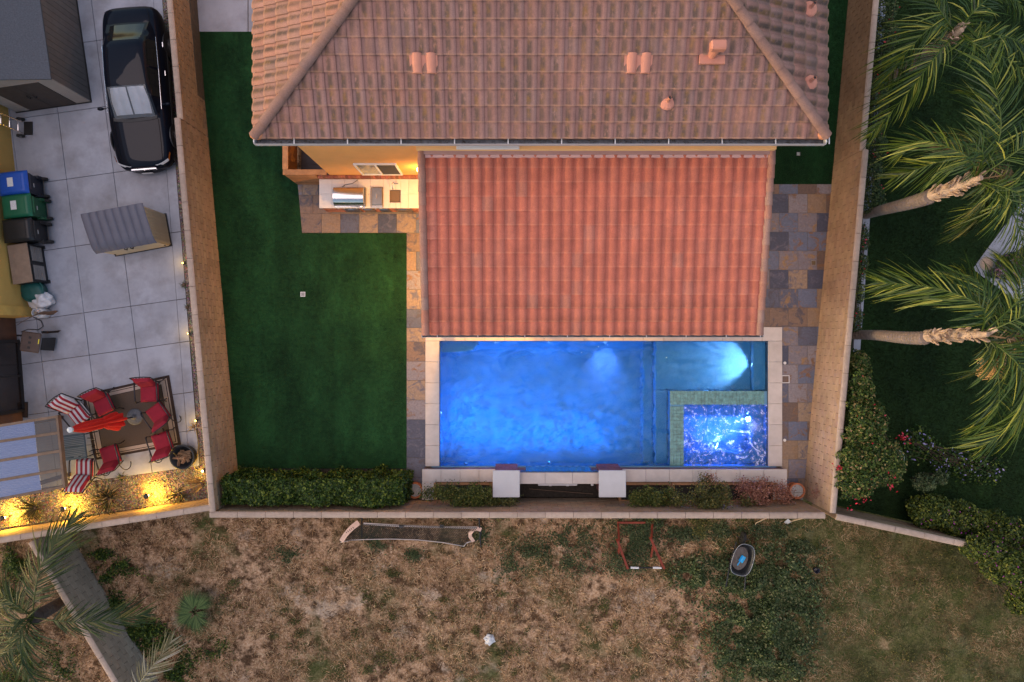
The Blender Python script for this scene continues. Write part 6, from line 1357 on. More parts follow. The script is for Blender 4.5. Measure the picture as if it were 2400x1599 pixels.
# ---- planter boxes and their plants
def planter(x0, x1, label, z1=.46):
    xa, xb = P(x0, 0, z1).x, P(x1, 0, z1).x; ya, yb = P(0, 1177, z1).y, P(0, 1131.5, z1).y; t = thing('planter_box', label, 'planter', ((xa + xb) / 2, (ya + yb) / 2, 0), 0, 'wooden planter boxes behind the bond beam')
    for k in range(4):
        z = .0 + k * .11
        for bx in ((xa, xb, yb - .022, yb), (xa, xb, ya, ya + .022), (xa, xa + .022, ya + .023, yb - .023), (xb - .022, xb, ya + .023, yb - .023)): mk('board', MB().cbox(*bx, z, z + .105, .003), WOOD_P, t)
    for bx in ((xa - .01, xb + .01, yb - .075, yb + .005), (xa - .01, xb + .01, ya - .005, ya + .07), (xa - .01, xa + .07, ya + .071, yb - .076), (xb - .07, xb + .01, ya + .071, yb - .076)): mk('rim_board', MB().cbox(*bx, .441, .462, .004), WOOD_P, t)
    mk('soil', MB().box(xa + .03, xb - .03, ya + .03, yb - .03, .3, .36), SOIL, t)
    return (xa + xb) / 2, (ya + yb) / 2, xb - xa
pl = [planter(1017, 1154, 'wooden planter box left of the spillway pillars'), planter(1451, 1573, 'wooden planter box directly right of the second pillar'), planter(1576, 1698, 'middle wooden planter box of the three on the right'), planter(1700, 1822, 'wooden planter box holding the dried-out reddish plant')]
def plant(px, py, z, r, n_, mat, label, size=.028, cat='plant', seed=0, lean=(0, 0)):
    c_ = P(px, py, z); t = thing('potted_shrub', label, cat, (c_.x, c_.y, .36)); base = Vector((c_.x - lean[0], c_.y - lean[1], .36)); pts = []; nr = []
    for k in range(34):
        d = Vector((random.gauss(0, .5) * r[0], random.gauss(0, .5) * r[1], random.uniform(-.3, 1) * r[2])); cc_ = Vector((c_.x, c_.y, z)) + d; m_ = n_ // 34; q_ = rng.normal(0, 1, (m_, 3)) * np.array([.11, .10, .09]) ; pts.append(q_ + np.array(cc_)); nr.append(q_)
    W = np.concatenate(pts); W[:, 2] = np.maximum(W[:, 2], .38); kk = ((np.abs(W[:, 0] + .17) > .43) & (np.abs(W[:, 0] - 2.976) > .43)) | (W[:, 1] < -4.66); kk &= (W[:, 1] > -4.87) | (W[:, 2] > 2.02) | (W[:, 1] < -5.07); nr = [np.concatenate(nr)[kk]]; W = W[kk]; leaves(W, np.concatenate(nr), size, mat, 'foliage', t, up=.5); twigs(t, base, [tuple(W[i]) for i in rng.choice(len(W), 34)], .01)
plant(1088, 1165, 1.0, (1.15, .42, .35), 9500, OLIVE2, 'bushy green shrub in the planter left of the pillars')
plant(1172, 1182, 1.0, (.5, .34, .3), 4600, OLIVE, 'yellowing shrub spilling over at the foot of the left pillar', lean=(.3, -.1))
plant(1525, 1168, 1.0, (.9, .42, .35), 8000, OLIVE2, 'green shrub in the planter next to the right pillar')
plant(1658, 1177, 1.15, (1.0, .6, .4), 10500, OLIVE, 'largest olive-green shrub overhanging the south wall')
plant(1780, 1158, .9, (1.05, .4, .3), 8500, DRYLEAF, 'dried-out reddish plant at the right end of the planters', .026)
# ---- terracotta pots
for px, py, lb in ((972, 1150, 'terracotta pot of pale gravel left of the bond beam'), (1868.5, 1151, 'terracotta pot of pale gravel in the right wall corner')):
    c_ = P(px, py, .4); t = thing('flower_pot', lb, 'pot', (c_.x, c_.y, .02), 0, 'terracotta pots of pale gravel'); mk('pot', MB().lathe([(.14, 0), (.16, 0), (.215, .33), (.245, .33), (.245, .40), (.205, .40), (.19, .3), (0, .29)], n=28), TERRACOTTA, t, local=True, smooth=False); mk('gravel_fill', MB().grid(lambda u, v: (.195 * v * math.cos(6.2832 * u), .195 * v * math.sin(6.2832 * u), .345 + .02 * noise.noise(Vector((v * 9 * math.cos(6.2832 * u), v * 9 * math.sin(6.2832 * u), px)))), 28, 8), PALEGRAVEL, t, local=True); mk('saucer', MB().lathe([(.0, -.015), (.18, -.015), (.2, .01), (.19, .01), (0, -.002)], n=24), TERRACOTTA, t, local=True)

# ---- palms
PALM = leafmat('palm_leaflet', [(0, (.014, .036, .008)), (.45, (.04, .085, .012)), (.8, (.12, .17, .02)), (1, (.34, .34, .05))], .45, .3, .45)
PALM_D = leafmat('palm_leaflet_dark', [(0, (.012, .028, .008)), (.5, (.04, .07, .016)), (.85, (.10, .12, .028)), (1, (.26, .22, .06))], .5, .3, .4)
DEADF = leafmat('dead_frond', [(0, (.10, .06, .03)), (.6, (.26, .17, .09)), (1, (.42, .31, .19))], .8, .2)
def curve(pts, n_):
    pts = [Vector(p) for p in pts]; c_ = catmull([tuple(p) for p in pts], max(2, n_ // (len(pts) - 1))); return [Vector(p) for p in c_]
def frond(parent, pts, L=.55, nl=60, mat=PALM, droop=.5, bare=.12, vv=.3, rw=.022, name='frond'):
    """pts: rachis from base to tip (world)"""
    c_ = curve(pts, 24); m_ = len(c_); mb = MB(); mb.tube(c_, [rw * (1 - .85 * i / (m_ - 1)) for i in range(m_)], 5, cap=False)
    for i in range(nl):
        f = bare + (1 - bare) * (i + random.random() * .5) / nl; k = min(m_ - 2, int(f * (m_ - 1))); p = c_[k].lerp(c_[k + 1], f * (m_ - 1) - k); t = (c_[k + 1] - c_[k]).normalized(); s0 = t.cross(Vector((0, 0, 1)))
        s0 = s0.normalized() if s0.length > .05 else Vector((1, 0, 0)); u0 = s0.cross(t)
        g = (f - bare) / (1 - bare); ll = L * (.55 + .9 * math.sin(math.pi * min(1, g * .8 + .12))) * (1 if g < .8 else 1 - (g - .8) * 2.2)
        for sg in (-1, 1):
            if random.random() < .04: continue
            d = (s0 * sg * (1 - .5 * g) * random.uniform(.8, 1.1) + t * (.7 + .6 * g) * random.uniform(.75, 1.2) + u0 * random.uniform(-.1, vv)).normalized(); l_ = ll * random.uniform(.65, 1.2); w_ = .011 + .008 * random.random(); dr = droop * random.uniform(.5, 1.6)
            wv = d.cross(Vector((random.gauss(0, .6), random.gauss(0, .6), 1))).normalized() * w_; tw = Vector((random.gauss(0, .06), random.gauss(0, .06), 0)) * l_
            q_ = [p + d * l_ * s_ + Vector((0, 0, -dr * l_ * s_ * s_)) + tw * s_ * s_ for s_ in (0, .4, .75, 1.)]
            b0 = len(mb.v); mb.v += [tuple(q_[0] - wv * .6), tuple(q_[0] + wv * .6), tuple(q_[1] + wv), tuple(q_[1] - wv), tuple(q_[2] + wv * .75), tuple(q_[2] - wv * .75), tuple(q_[3])]; mb.f += [(b0, b0 + 1, b0 + 2, b0 + 3), (b0 + 3, b0 + 2, b0 + 4, b0 + 5), (b0 + 5, b0 + 4, b0 + 6)]; mb.m += [0, 0, 0]
    return mk(name, mb, mat, parent)
BARK = M('palm_bark', (.215, .165, .14), .9, .3, 5, .8, 16, .05, stretch=(1, 1, 4)); BOOT = M('palm_boot', (.42, .30, .21), .85, .35, 8, .6, 30, .03, rnd=.25); BARK_D = M('dark_palm_bark', (.07, .055, .05), .9, .4, 8, .8, 16)
def palm(base, top, crown, label, r0=.16, r1=.2, fr=(), bark=BARK, boots=True, extra=9, seed=1, L=.62, mat=PALM, skip=None, flen=2.3, skirt=0):
    base = Vector(base); top = Vector(top); crown = Vector(crown); t = thing('palm_tree', label, 'palm tree', base)
    ax = top - base; rings = int(ax.length / .16); tp = []; rs = []
    for i in range(rings * 2 + 1):
        f = i / (rings * 2); tp.append(base + ax * f + Vector((.05 * math.sin(f * 5), .05 * math.sin(f * 4 + 1), 0))); rs.append((r0 + (r1 - r0) * f) * (1.0 if i % 2 else .87))
    mk('trunk', MB().tube(tp, rs, 14), bark, t)
    if boots:
        for i in range(46):
            f = i / 46; p = top + (crown - top) * f; an = i * 2.4 + random.gauss(0, .35); d = Vector((math.cos(an), math.sin(an), .0)); r_ = .19 - .05 * f; b0 = p + d * r_ * .6 + Vector((0, 0, random.gauss(0, .05))); o = b0 + d * random.uniform(.03, .16) + Vector((random.gauss(0, .03), random.gauss(0, .03), random.uniform(.12, .34))); s_ = d.cross(Vector((0, 0, 1))) * random.uniform(.05, .095)
            mk('leaf_boot', MB().hexa([b0 - s_, b0 + s_, b0 + s_ - d * .04, b0 - s_ - d * .04, o - s_ * .5, o + s_ * .5, o + s_ * .5 - d * .03, o - s_ * .5 - d * .03]), BOOT, t)
        mk('crown_shaft', MB().tube([top - ax.normalized() * .1, (top + crown) / 2, crown + Vector((0, 0, .25))], [r1 * .9, .15, .06], 12), BOOT, t)
    for p_ in fr:
        kw = p_[-1] if isinstance(p_[-1], dict) else {}; pts = [q_ for q_ in p_ if not isinstance(q_, dict)]; frond(t, [crown] + [P(*q_) for q_ in pts], **{'L': L, 'mat': mat, **kw})
    rd = random.Random(seed)
    for k in range(skirt):
        an = 2 * math.pi * k / skirt + rd.uniform(-.4, .4); d = Vector((math.cos(an), math.sin(an), 0)); l_ = rd.uniform(.8, 1.4)
        if d.x < -.15: continue
        frond(t, [crown, crown + d * l_ * .4 + Vector((0, 0, .25)), crown + d * l_ * .8 + Vector((0, 0, -.15)), crown + d * l_ + Vector((0, 0, -.7))], L=L * .8, nl=34, mat=PALM_D if k % 3 else DEADF, droop=.9)
    for k in range(extra):
        an = 2 * math.pi * k / max(1, extra) + rd.uniform(-.3, .3)
        if skip and skip(an): continue
        l_ = flen * rd.uniform(.8, 1.1); up = rd.uniform(.2, 1.1); d = Vector((math.cos(an), math.sin(an), 0)); frond(t, [crown, crown + d * l_ * .4 + Vector((0, 0, .5 * up)), crown + d * l_ * .8 + Vector((0, 0, .25 * up - .2)), crown + d * l_ + Vector((0, 0, -.5 - .4 * (1 - up)))], L=L, mat=mat)
    return t
east_ = lambda an: not (-1.75 < ((an + math.pi) % (2 * math.pi) - math.pi) < 1.9)
palm(P(2056, 206, ZR), P(2180, 120, 4.4), P(2240, 80, 5.2), 'leaning palm at the top right with trunk half hidden by fronds', .13, .17,
     [((2195, 130, 5.5), (2130, 215, 4.9), (2036, 322, 3.9), {'droop': .75}), ((2190, 60, 5.6), (2120, 130, 5.0), (2080, 190, 4.2)), ((2290, 20, 5.8), (2350, -20, 5.4), (2400, 20, 4.8)), ((2300, 110, 5.7), (2380, 150, 5.2), (2440, 220, 4.6)), ((2200, 20, 5.7), (2170, -40, 5.2), (2160, -90, 4.6))], extra=3, skip=lambda an: not (-.6 < ((an + math.pi) % (2 * math.pi) - math.pi) < 1.8), seed=3)
palm(P(2026, 508, ZR), P(2185, 457, 4.5), P(2285, 422, 5.4), 'palm with pale boot-covered trunk leaning right of the block wall, middle of three', .14, .19,
     [((2345, 310, 6.2), (2318, 150, 5.9), (2268, 42, 5.0), {'nl': 70, 'droop': .35, 'L': .8}), ((2300, 355, 6.1), (2200, 380, 5.5), (2092, 418, 4.6), {'nl': 70, 'L': .6}), ((2270, 370, 6.1), (2170, 330, 5.6), (2110, 350, 5.0)), ((2370, 470, 6.1), (2330, 480, 5.6), (2300, 490, 5.0)), ((2390, 350, 6.3), (2450, 300, 5.9), (2500, 240, 5.2)), ((2380, 450, 6.1), (2440, 500, 5.6), (2470, 570, 4.9)), ((2350, 460, 6.), (2390, 540, 5.6), (2400, 600, 5.))], extra=4, skip=east_, seed=5, skirt=9)
palm(P(1999, 789, ZR), P(2175, 788, 4.4), P(2300, 784, 5.5), 'palm with smooth ringed grey trunk beside the block wall, lowest of three', .14, .18,
     [((2300, 720, 6.2), (2190, 675, 5.6), (2054, 662, 4.6), {'nl': 74, 'L': .72}), ((2320, 700, 6.1), (2280, 650, 5.7), (2240, 640, 5.1)), ((2390, 860, 6.), (2410, 960, 5.6), (2300, 1050, 4.9), {'nl': 74, 'L': .85}), ((2380, 840, 5.9), (2420, 900, 5.5), (2440, 1010, 4.8), {'L': .9}), ((2400, 740, 6.2), (2460, 700, 5.9), (2520, 690, 5.)), ((2390, 700, 6.3), (2420, 640, 5.9), (2440, 590, 5.2))], extra=5, skip=east_, seed=8, skirt=9)
c_ = P(2330, 850, 5.2); t = thing('flower_stalk', 'tan bunch of dry palm fruit stalks hanging below the lowest crown', 'fruit stalks', c_); mb = MB()
for k in range(46): a = P(2352 + random.uniform(-5, 6), 840 + k * 1.0, 5.3); mb.tube([a, a + Vector((-.25, random.uniform(-.03, .03), .04)), a + Vector((-.46 - .12 * random.random(), random.uniform(-.08, .05), -.12))], [.014, .013, .008], 4, cap=False)
mk('strands', mb, M('dry_straw_stalk', (.60, .36, .14), .8, .25, 9, .3), t); mk('stem', MB().tube([P(2345, 790, 5.6), P(2358, 830, 5.5), P(2355, 862, 5.3)], .03, 8), BOOT, t)
# feather palms at the lower left
palm(P(160, 1404, 0), P(83, 1444, 2.42), P(78, 1447, 2.5), 'dark-trunked feather palm left of the diagonal wall', .15, .2,
     [((80, 1400, 3.0), (100, 1320, 3.1), (172, 1217, 2.7), {'nl': 72, 'bare': .28, 'L': .7, 'droop': .5}), ((130, 1455, 2.9), (220, 1458, 2.8), (344, 1440, 2.2), {'nl': 64, 'bare': .3, 'L': .55}), ((40, 1455, 2.9), (-20, 1480, 2.7), (-80, 1500, 2.2)), ((60, 1490, 2.9), (50, 1550, 2.7), (90, 1620, 2.2), {'L': .8}), ((45, 1480, 2.9), (0, 1545, 2.7), (-30, 1620, 2.2), {'L': .8}), ((40, 1420, 2.9), (-10, 1390, 2.7), (-60, 1370, 2.2))], bark=BARK_D, boots=False, extra=0, L=.62, mat=PALM_D)
t = thing('palm_frond', 'pale dry palm frond reaching up from the bottom edge over the diagonal wall', 'palm frond', P(330, 1600, 1.9)); frond(t, [P(300, 1660, 1.7), P(330, 1598, 1.95), P(365, 1552, 1.9), P(402, 1502, 1.5)], L=.5, nl=34, mat=leafmat('pale_leaflet', [(0, (.10, .10, .05)), (.5, (.28, .25, .13)), (1, (.5, .46, .36))]), droop=.3, bare=.2)
# fan palm
fp = thing('fan_palm', 'small bright green fan palm on the dry lot', 'palm', P(455, 1432, 0)); FANM = leafmat('fan_leaf', [(0, (.03, .06, .02)), (.5, (.07, .12, .035)), (1, (.16, .22, .07))], .45, .3)
for (ax_, ay, tx, ty, n_, sp, r_) in ((452, 1428, 436, 1375, 30, 60, .72), (460, 1428, 505, 1385, 24, 42, .68), (450, 1438, 398, 1466, 28, 52, .74), (458, 1441, 470, 1500, 30, 58, .72), (450, 1431, 405, 1415, 20, 40, .6), (459, 1436, 510, 1450, 16, 30, .45)):
    b0 = P(455, 1434, .15); h0 = P(ax_, ay, .6); d0_ = (P(tx, ty, .55) - h0); an0 = math.atan2(d0_.y, d0_.x); mb = MB(); mb.tube([b0, (b0 + h0) / 2 + Vector((0, 0, .05)), h0], [.016, .012, .01], 5)
    for k in range(n_):
        an = an0 + R(sp) * (k / (n_ - 1) - .5) * 2 * .95; d = Vector((math.cos(an), math.sin(an), .12)); l_ = r_ * (1 - .25 * abs(k / (n_ - 1) - .5) * 2) * random.uniform(.92, 1.08); s_ = Vector((-d.y, d.x, .5 if k % 2 else -.5)) * (l_ * .55 * math.tan(R(sp) * .95 / (n_ - 1)) * 1.05); p1 = h0 + d * l_ * .55; p2 = h0 + d * l_ + Vector((0, 0, -.08 - .08 * random.random())); b1 = len(mb.v); mb.v += [tuple(h0), tuple(p1 + s_), tuple(p2), tuple(p1 - s_)]; mb.f += [(b1, b1 + 1, b1 + 2, b1 + 3)]; mb.m += [0]
    mk('fan_leaf', mb, FANM, fp)
# ---- ornamental grasses in the gravel
GRS = leafmat('dark_strap_leaf', [(0, (.015, .022, .010)), (.6, (.045, .05, .02)), (1, (.16, .12, .05))]); DRYG = leafmat('dry_strap_leaf', [(0, (.12, .07, .03)), (.6, (.30, .2, .09)), (1, (.45, .36, .22))])
def tuft(px, py, n_, l_, mat, label, z=ZL - .02, w_=.014, bias=(0, 0)):
    c_ = P(px, py, z); t = thing('grass_clump', label, 'grass', c_); mb = MB()
    for k in range(n_):
        an = random.uniform(0, 6.28); d = Vector((math.cos(an) + bias[0], math.sin(an) + bias[1], 0)); ll = l_ * random.uniform(.5, 1.1); h = random.uniform(.35, .9) * ll; b0 = c_ + d * .03; s_ = Vector((-d.y, d.x, 0)).normalized() * w_; p1 = b0 + d * ll * .45 + Vector((0, 0, h * .8)); p2 = b0 + d * ll + Vector((0, 0, h * .55)); b1 = len(mb.v); mb.v += [tuple(b0 - s_), tuple(b0 + s_), tuple(p1 + s_ * .8), tuple(p1 - s_ * .8), tuple(p2)]; mb.f += [(b1, b1 + 1, b1 + 2, b1 + 3), (b1 + 3, b1 + 2, b1 + 4)]; mb.m += [0, 0]
    mk('blades', mb, mat, t); mk('crown_base', MB().blob(tuple(c_ + Vector((0, 0, .02))), (.06, .06, .05), 8, 6, .3), TWIG, t)
tuft(258, 1170, 70, .75, GRS, 'dark strappy grass clump between the two right path lights'); tuft(262, 1158, 16, .55, DRYG, 'dry blades on the upper side of the strappy clump')
tuft(85, 1190, 80, .6, GRS, 'dark green grass clump between the two left path lights', bias=(-.2, 0)); tuft(420, 1158, 22, .55, GRS, 'sparse green strappy clump left of the wall corner', w_=.022, bias=(0, -.4))
tuft(476, 1132, 34, .5, DRYG, 'dry yellow strappy clump at the wall corner', bias=(-.8, -.1)); tuft(288, 1118, 24, .22, WEED, 'small green weed at the concrete edge', w_=.01); tuft(432, 668, 20, .14, WEED, 'tiny green weed in the gravel strip below the cabinet', w_=.008); tuft(455, 1000, 12, .3, DRYG, 'few dry blades in the gravel strip beside the rug', w_=.01); tuft(440, 720, 14, .12, WEED, 'tiny weed in the gravel strip half way along the wall', w_=.008)

# ================================================================ NEIGHBOUR'S GARDEN ON THE RIGHT
gp = [tuple(P(a, b_, ZR))[:2] for a, b_ in ((1925, 1180), (2420, 1287), (2700, 1300), (2700, -200), (2050, -200))]
ea = [(9.75, -5.0), (16.2, -6.42), (24, -8), (24, 12.2), (11.35, 12.2)]
gd_ = struct(mk('garden_lawn', MB().prism(ea if area(ea) > 0 else ea[::-1], -.03, ZR), LAWN_R))
LB = leafmat('lawn_blade', [(0, (.005, .014, .004)), (.6, (.017, .034, .010)), (1, (.05, .06, .025))]); blades([(2040, -60), (2440, -60), (2440, 1280), (1950, 1175)], ZR, 130000, LB, gd_, .03, .07, .008)
kerb = struct(mk('kerb', MB().prism(PX([(2062, -60), (2078, -60), (2012, 828), (1996, 828)], ZR), ZR - .05, ZR + .10, .01), CONCRETE))
wkr = PX([(2283, 632), (2420, 480), (2700, 480), (2700, 800), (2420, 722)], ZR); garden_walk = struct(mk('garden_walk', MB().prism(wkr, ZR - .05, ZR + .012), SLABJOINT))
for c4 in ([(2278, 632), (2314, 582), (2352, 612), (2322, 662)], [(2315, 581), (2420, 440), (2520, 500), (2420, 560), (2353, 611)], [(2323, 663), (2353, 613), (2440, 690), (2420, 735)]): mk('concrete_slab', MB().prism(PX(c4, ZR), ZR - .02, ZR + .03, .006), CONCRETE, garden_walk)
c_ = P(2312, 618, ZR + .035); t = thing('round_paver', 'round tan stepping stone on the corner of the concrete walk', 'stepping stone', c_); mk('disc', MB().lathe([(0, 0), (.16, 0), (.16, .012), (0, .014)], n=24), M('tan_paver', (.36, .26, .19), .85, .2, 9, .4), t, local=True); mk('outer_ring', MB().lathe([(.165, 0), (.21, 0), (.21, .01), (.165, .01), (.165, 0)], n=24), M('tan_paver2', (.33, .27, .22), .85, .2), t, local=True)
POTB = M('glazed_blue_black', (.012, .018, .03), .25, .2); FLO = leafmat('garden_flower', [(0, (.03, .05, .02)), (.5, (.05, .09, .03)), (.7, (.28, .10, .20)), (.85, (.45, .2, .3)), (1, (.25, .35, .5))])
for px, py, r_, lb in ((2372, 625, .42, 'large dark glazed pot of mixed flowers by the concrete walk'), (2338, 640, .17, 'small dark glazed pot beside the large flower pot')):
    c_ = P(px, py, ZR + .4); t = thing('garden_pot', lb, 'pot', (c_.x, c_.y, ZR + .03)); mk('pot', MB().lathe([(r_ * .6, 0), (r_ * .95, .2), (r_, .42), (r_ * 1.05, .44), (r_ * .9, .44), (r_ * .85, .36), (0, .35)], n=28), POTB, t, local=True, smooth=True); W, N = blob_cloud((c_.x, c_.y, ZR + .4), (r_ * .95, r_ * .95, .2), int(2600 * r_ / .42), 5, .3); leaves(W, N, .03, FLO, 'flowers', t); mk('soil', MB().lathe([(0, .36), (r_ * .84, .36), (0, .38)], n=20), SOIL, t, local=True)
# climbing hedge with red flowers along the wall's outer side
REDF = leafmat('red_petal', [(0, (.35, .005, .02)), (.6, (.6, .012, .04)), (1, (.7, .08, .14))], .5, .2); ROSE = leafmat('rose_leaf', [(0, (.010, .028, .006)), (.5, (.042, .085, .014)), (.8, (.11, .155, .026)), (.95, (.24, .20, .07)), (1, (.45, .28, .14))]); LUSH = leafmat('lush_leaf', [(0, (.012, .026, .006)), (.5, (.045, .075, .012)), (.85, (.12, .15, .02)), (1, (.26, .25, .04))]); PURP = leafmat('purple_petal', [(0, (.20, .02, .20)), (1, (.45, .06, .38))], .5, .2); LAV = leafmat('lavender_petal', [(0, (.2, .17, .4)), (1, (.4, .35, .6))], .5, .2)
def bush(parts, label, n_, mat, size, flowers=None, nf=0, fz=None, name='garden_shrub', cat='shrub', clump=1.6, amp=.35, fsize=.03, zb=ZR, clusters=None, wall_keep=None):
    """parts: list of (px,py,z,rx,ry,rz)"""
    cs_ = [P(a, b_, z) for a, b_, z, *_ in parts]; c0 = sum(cs_, Vector()) / len(cs_); t = thing(name, label, cat, (c0.x, c0.y, zb)); Wl, Nl = [], []; tot = sum(p[3] * p[4] for p in parts)
    for p, c_ in zip(parts, cs_):
        W, N = blob_cloud(tuple(c_), p[3:6], max(50, int(n_ * p[3] * p[4] / tot)), clump, amp, .5, zb + .02); Wl.append(W); Nl.append(N)
    W, N = np.concatenate(Wl), np.concatenate(Nl)
    if wall_keep is not None: k = wall_keep(W); W, N = W[k], N[k]
    leaves(W, N, size, mat, 'foliage', t, up=.4)
    top = W[W[:, 2] > np.percentile(W[:, 2], 45)]; twigs(t, [(c_.x, c_.y, zb) for c_ in cs_], [tuple(x) for x in W[rng.choice(len(W), min(90, len(W) // 40))]], .014)
    if flowers:
        F_ = [top[rng.choice(len(top), nf)]] if nf else []
        for a, b_, z, n2, s_ in (clusters or []): q_ = np.array(P(a, b_, z)); F_.append(q_ + rng.normal(0, s_, (n2, 3)))
        Fp = np.concatenate(F_) + np.array([0, 0, .05]); tag(leaves(Fp, np.tile([0, 0, 1.], (len(Fp), 1)), fsize, flowers, 'blossoms', t, up=.8), kind='stuff')
    return t
hp = [(2070 - 5.2 * k + random.uniform(-7, 7), 30 + 62 * k, ZR + .55, .34, .5, .55) for k in range(8)]
bush(hp, 'low green shrubs with red flowers along the kerb, upper right', 11000, SHRUB, .035, REDF, 26, clump=3, fsize=.035)
hp = [(2018 - 6 * k + random.uniform(-6, 6), 560 + 62 * k, ZR + .3, .2, .4, .3) for k in range(4)]
bush(hp, 'thin green creeper with red flowers over the pale kerb', 3200, SHRUB, .032, REDF, 24, clump=4, fsize=.035)
bush([(1990, 900, ZR + .9, .6, .7, .8), (2010, 985, ZR + 1.1, .8, .8, .9), (2020, 1070, ZR + 1.2, .95, .8, .9), (1985, 1120, ZR + 1.2, .6, .6, .8), (2070, 1090, ZR + .9, .5, .6, .7), (1985, 1010, ZR + 1.1, .5, .9, .8), (2000, 850, ZR + .7, .4, .35, .5)], 'big rambling rose shrub with red flowers against the right wall', 40000, ROSE, .042, REDF, 30, name='rose_shrub', clump=2.0, amp=.4, fsize=.04,
     clusters=[(2112, 1026, ZR + 1.4, 22, .09), (2015, 1160, ZR + 1.5, 46, .12), (2030, 1145, ZR + 1.6, 26, .08), (1963, 1098, ZR + 1.7, 14, .06), (2092, 1115, ZR + 1.5, 10, .06), (2090, 1145, ZR + 1.3, 8, .08), (1985, 1190, ZR + 1.2, 6, .05)], wall_keep=lambda W: (W[:, 0] > 9.21 + (W[:, 1] + 4.97) * .0959 + .19) | (W[:, 2] > 2.04))
bush([(2180, 1200, ZR + .6, .7, .5, .6), (2250, 1220, ZR + .6, .8, .6, .65), (2330, 1260, ZR + .7, .9, .7, .7), (2400, 1300, ZR + .7, .9, .8, .7), (2310, 1285, ZR + 1.6, .6, .4, .45), (2375, 1330, ZR + 1.6, .75, .6, .5), (2440, 1390, ZR + 1.3, .8, .8, .6), (2395, 1400, ZR + .5, .5, .5, .5)], 'spreading shrub with purple flowers hanging over the lower right wall', 46000, LUSH, .042, PURP, 520, name='flowering_shrub', clump=2.2, fsize=.026)
bush([(2165, 1130, ZR + .7, .35, .25, .4), (2200, 1120, ZR + .8, .2, .2, .3)], 'small bright green sapling below the rose shrub', 1500, WEED, .04, clump=4, name='sapling')
bush([(2150, 1040, ZR + .25, .6, .6, .3), (2230, 1080, ZR + .25, .7, .5, .3), (2300, 1100, ZR + .2, .8, .5, .25)], 'low dark plants dotted with pale lavender flowers on the lawn', 1500, HEDGE, .045, LAV, 90, clump=3, name='lavender_patch', cat='plants', fsize=.035)
c_ = P(2100, 1075, ZR + 1.0); t = thing('wire_hoop', 'pale ring-shaped plant support in the rose shrub', 'plant support', (c_.x, c_.y, ZR)); mk('ring', MB().tube([(.27 * math.cos(R(12 * k)), .25 * math.sin(R(12 * k)), .95) for k in range(31)], .014, 6), M('galvanised_wire', (.4, .45, .45), .5, metal=.5), t, local=True)
for k in range(3): mk('leg', MB().tube([(.27 * math.cos(R(120 * k)), .25 * math.sin(R(120 * k)), .95), (.22 * math.cos(R(120 * k)), .2 * math.sin(R(120 * k)), 0)], .008, 5), STEEL_D, t, local=True)

# ================================================================ DRY GRASS AND WEEDS ON THE LOT
def lz(X, Y): return np.array([lotz(a, b_) for a, b_ in zip(X, Y)])
N_ = 150000; X = rng.uniform(-16.8, 16.8, N_); Y = rng.uniform(-11.2, -5.2, N_)
# keep off the left neighbour below the diagonal wall, thin out by a patch noise
dens = np.array([noise.noise(Vector((a * .9, b_ * .9, 0))) + .6 * noise.noise(Vector((a * 2.7, b_ * 2.7, 5))) for a, b_ in zip(X, Y)])
keep = (rng.uniform(-.55, .6, N_) < dens * 1.3 + .1) & (Y < -4.88 - .151 / .988 * np.clip(-X - 9.2, 0, 99) - .3) & (Y < -5.3 - .22 * np.clip(X - 9.8, 0, 99)); X, Y = X[keep], Y[keep]; n_ = len(X)
h = rng.uniform(.02, .13, n_) * (1 - .45 * (X > 8)); th = rng.uniform(0, 6.28, n_); ln = rng.uniform(.04, .2, n_); Z = lz(X, Y); wd = rng.uniform(.006, .013, n_)
base = np.stack([X, Y, Z], 1); sv = np.stack([-np.sin(th) * wd, np.cos(th) * wd, np.zeros(n_)], 1); tip = base + np.stack([np.cos(th) * ln, np.sin(th) * ln, h], 1)
tag(npmesh('dry_grass', np.stack([base - sv, base + sv, tip], 1).reshape(-1, 3), np.arange(3 * n_).reshape(-1, 3), STRAWM), 'short straw-coloured dead grass covering the lot', 'grass', kind='stuff')
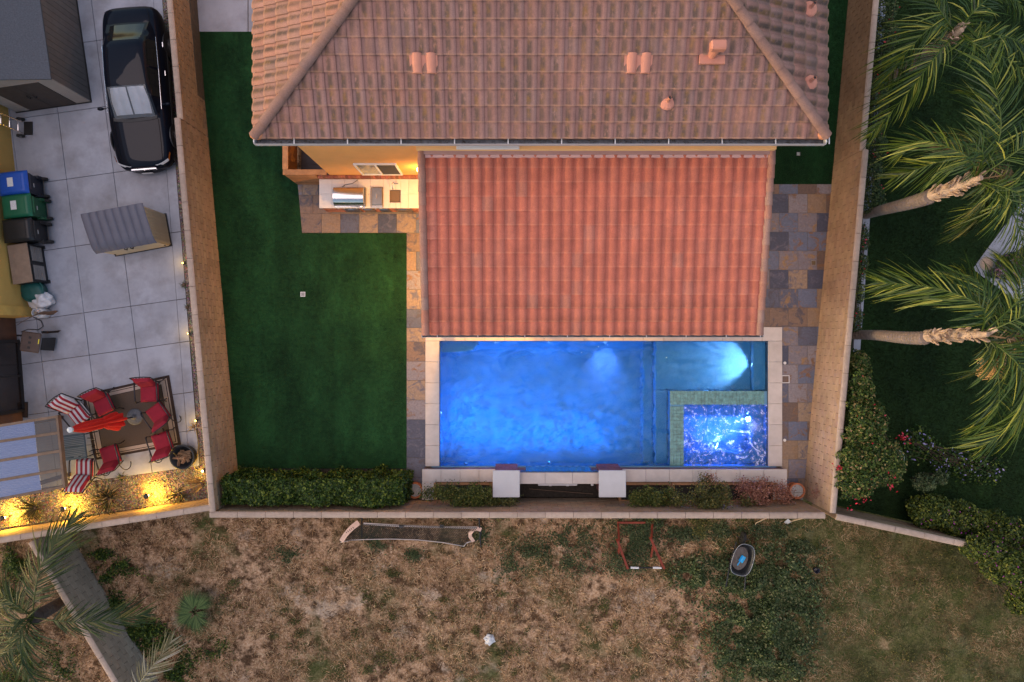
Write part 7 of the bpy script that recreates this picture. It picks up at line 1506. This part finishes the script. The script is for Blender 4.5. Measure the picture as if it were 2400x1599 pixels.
def weeds(spots, name, label, mat, size, zs=.22):
    pts = []
    for a, b_, rx, ry, n2 in spots:
        c_ = P(a, b_, .05); q_ = rng.normal(0, .5, (n2, 2)) * np.array([rx, ry]); k = n3(np.concatenate([q_ + np.array([c_.x, c_.y]), np.zeros((n2, 1))], 1), 2.4) > -.18 + rng.normal(0, .12, n2); q_ = q_[k]
        d = np.hypot(q_[:, 0] / rx, q_[:, 1] / ry); mo = np.clip(n3(np.stack([q_[:, 0] + c_.x, q_[:, 1] + c_.y, np.zeros(len(q_))], 1), 1.7, 2) * 1.6 + .45, .08, 1.3); pts.append(np.stack([q_[:, 0] + c_.x, q_[:, 1] + c_.y, .03 + np.clip(1 - d * .6, .1, 1) * mo * zs * rng.uniform(0, 1, len(q_)) ** .4], 1))
    W = np.concatenate(pts); W = W[W[:, 1] < -5.2]; tag(leaves(W, np.tile([0, 0, .6], (len(W), 1)), size, mat, name, None, up=.5), label, 'weeds', kind='stuff')
weeds([(1790, 1350, 1.5, .9, 8500), (1770, 1440, 1.4, 1.1, 9500), (1810, 1530, 1.1, 1.2, 7500), (1850, 1400, 1., 1., 3500), (1720, 1520, .8, 1., 2600), (1640, 1340, .8, .55, 2600), (1640, 1355, .45, .3, 1300)], 'weed_patch', 'large patch of grey-green weeds below the wheelbarrow', WEED2, .046, .7)
weeds([(1490, 1262, .7, .5, 2600), (1470, 1310, .9, .5, 2200), (1500, 1225, 1.2, .3, 2400), (1340, 1262, .8, .4, 1700), (1240, 1290, .9, .5, 1500), (1340, 1320, .8, .4, 1200), (1600, 1250, .9, .35, 2000), (1680, 1240, .8, .3, 1500), (1800, 1240, .9, .3, 1500), (970, 1300, .35, .2, 420), (880, 1275, .5, .3, 420), (670, 1300, .5, .3, 500), (1200, 1330, .5, .4, 600), (1130, 1255, .4, .3, 400), (1880, 1280, .6, .4, 900)], 'low_weeds', 'scattered low green weeds along the foot of the wall', WEED, .032, .2)
weeds([(330, 1480, .75, .4, 2600), (370, 1510, .6, .45, 2200), (270, 1420, .3, .5, 900), (250, 1350, .4, .3, 500), (440, 1540, .7, .4, 900), (420, 1580, .5, .3, 900), (510, 1520, .5, .4, 500), (35, 1320, .5, .5, 1500), (20, 1390, .5, .5, 1300), (70, 1530, .7, .5, 1400), (150, 1560, .4, .5, 700), (30, 1600, .6, .4, 1200), (290, 1330, .5, .3, 700), (240, 1300, .5, .2, 600)], 'shady_weeds', 'dark green weeds beside the diagonal wall', HEDGE, .036, .28)
random.seed(5)
weeds([(random.uniform(480, 1650), random.uniform(1330, 1590), random.uniform(.15, .45), random.uniform(.12, .3), random.randint(60, 240)) for _ in range(60)] + [(random.uniform(1900, 2380), random.uniform(1300, 1590), random.uniform(.2, .5), random.uniform(.2, .4), random.randint(60, 160)) for _ in range(30)], 'sparse_weeds', 'sparse small weeds dotted over the dry grass', OLIVE, .026, .12)
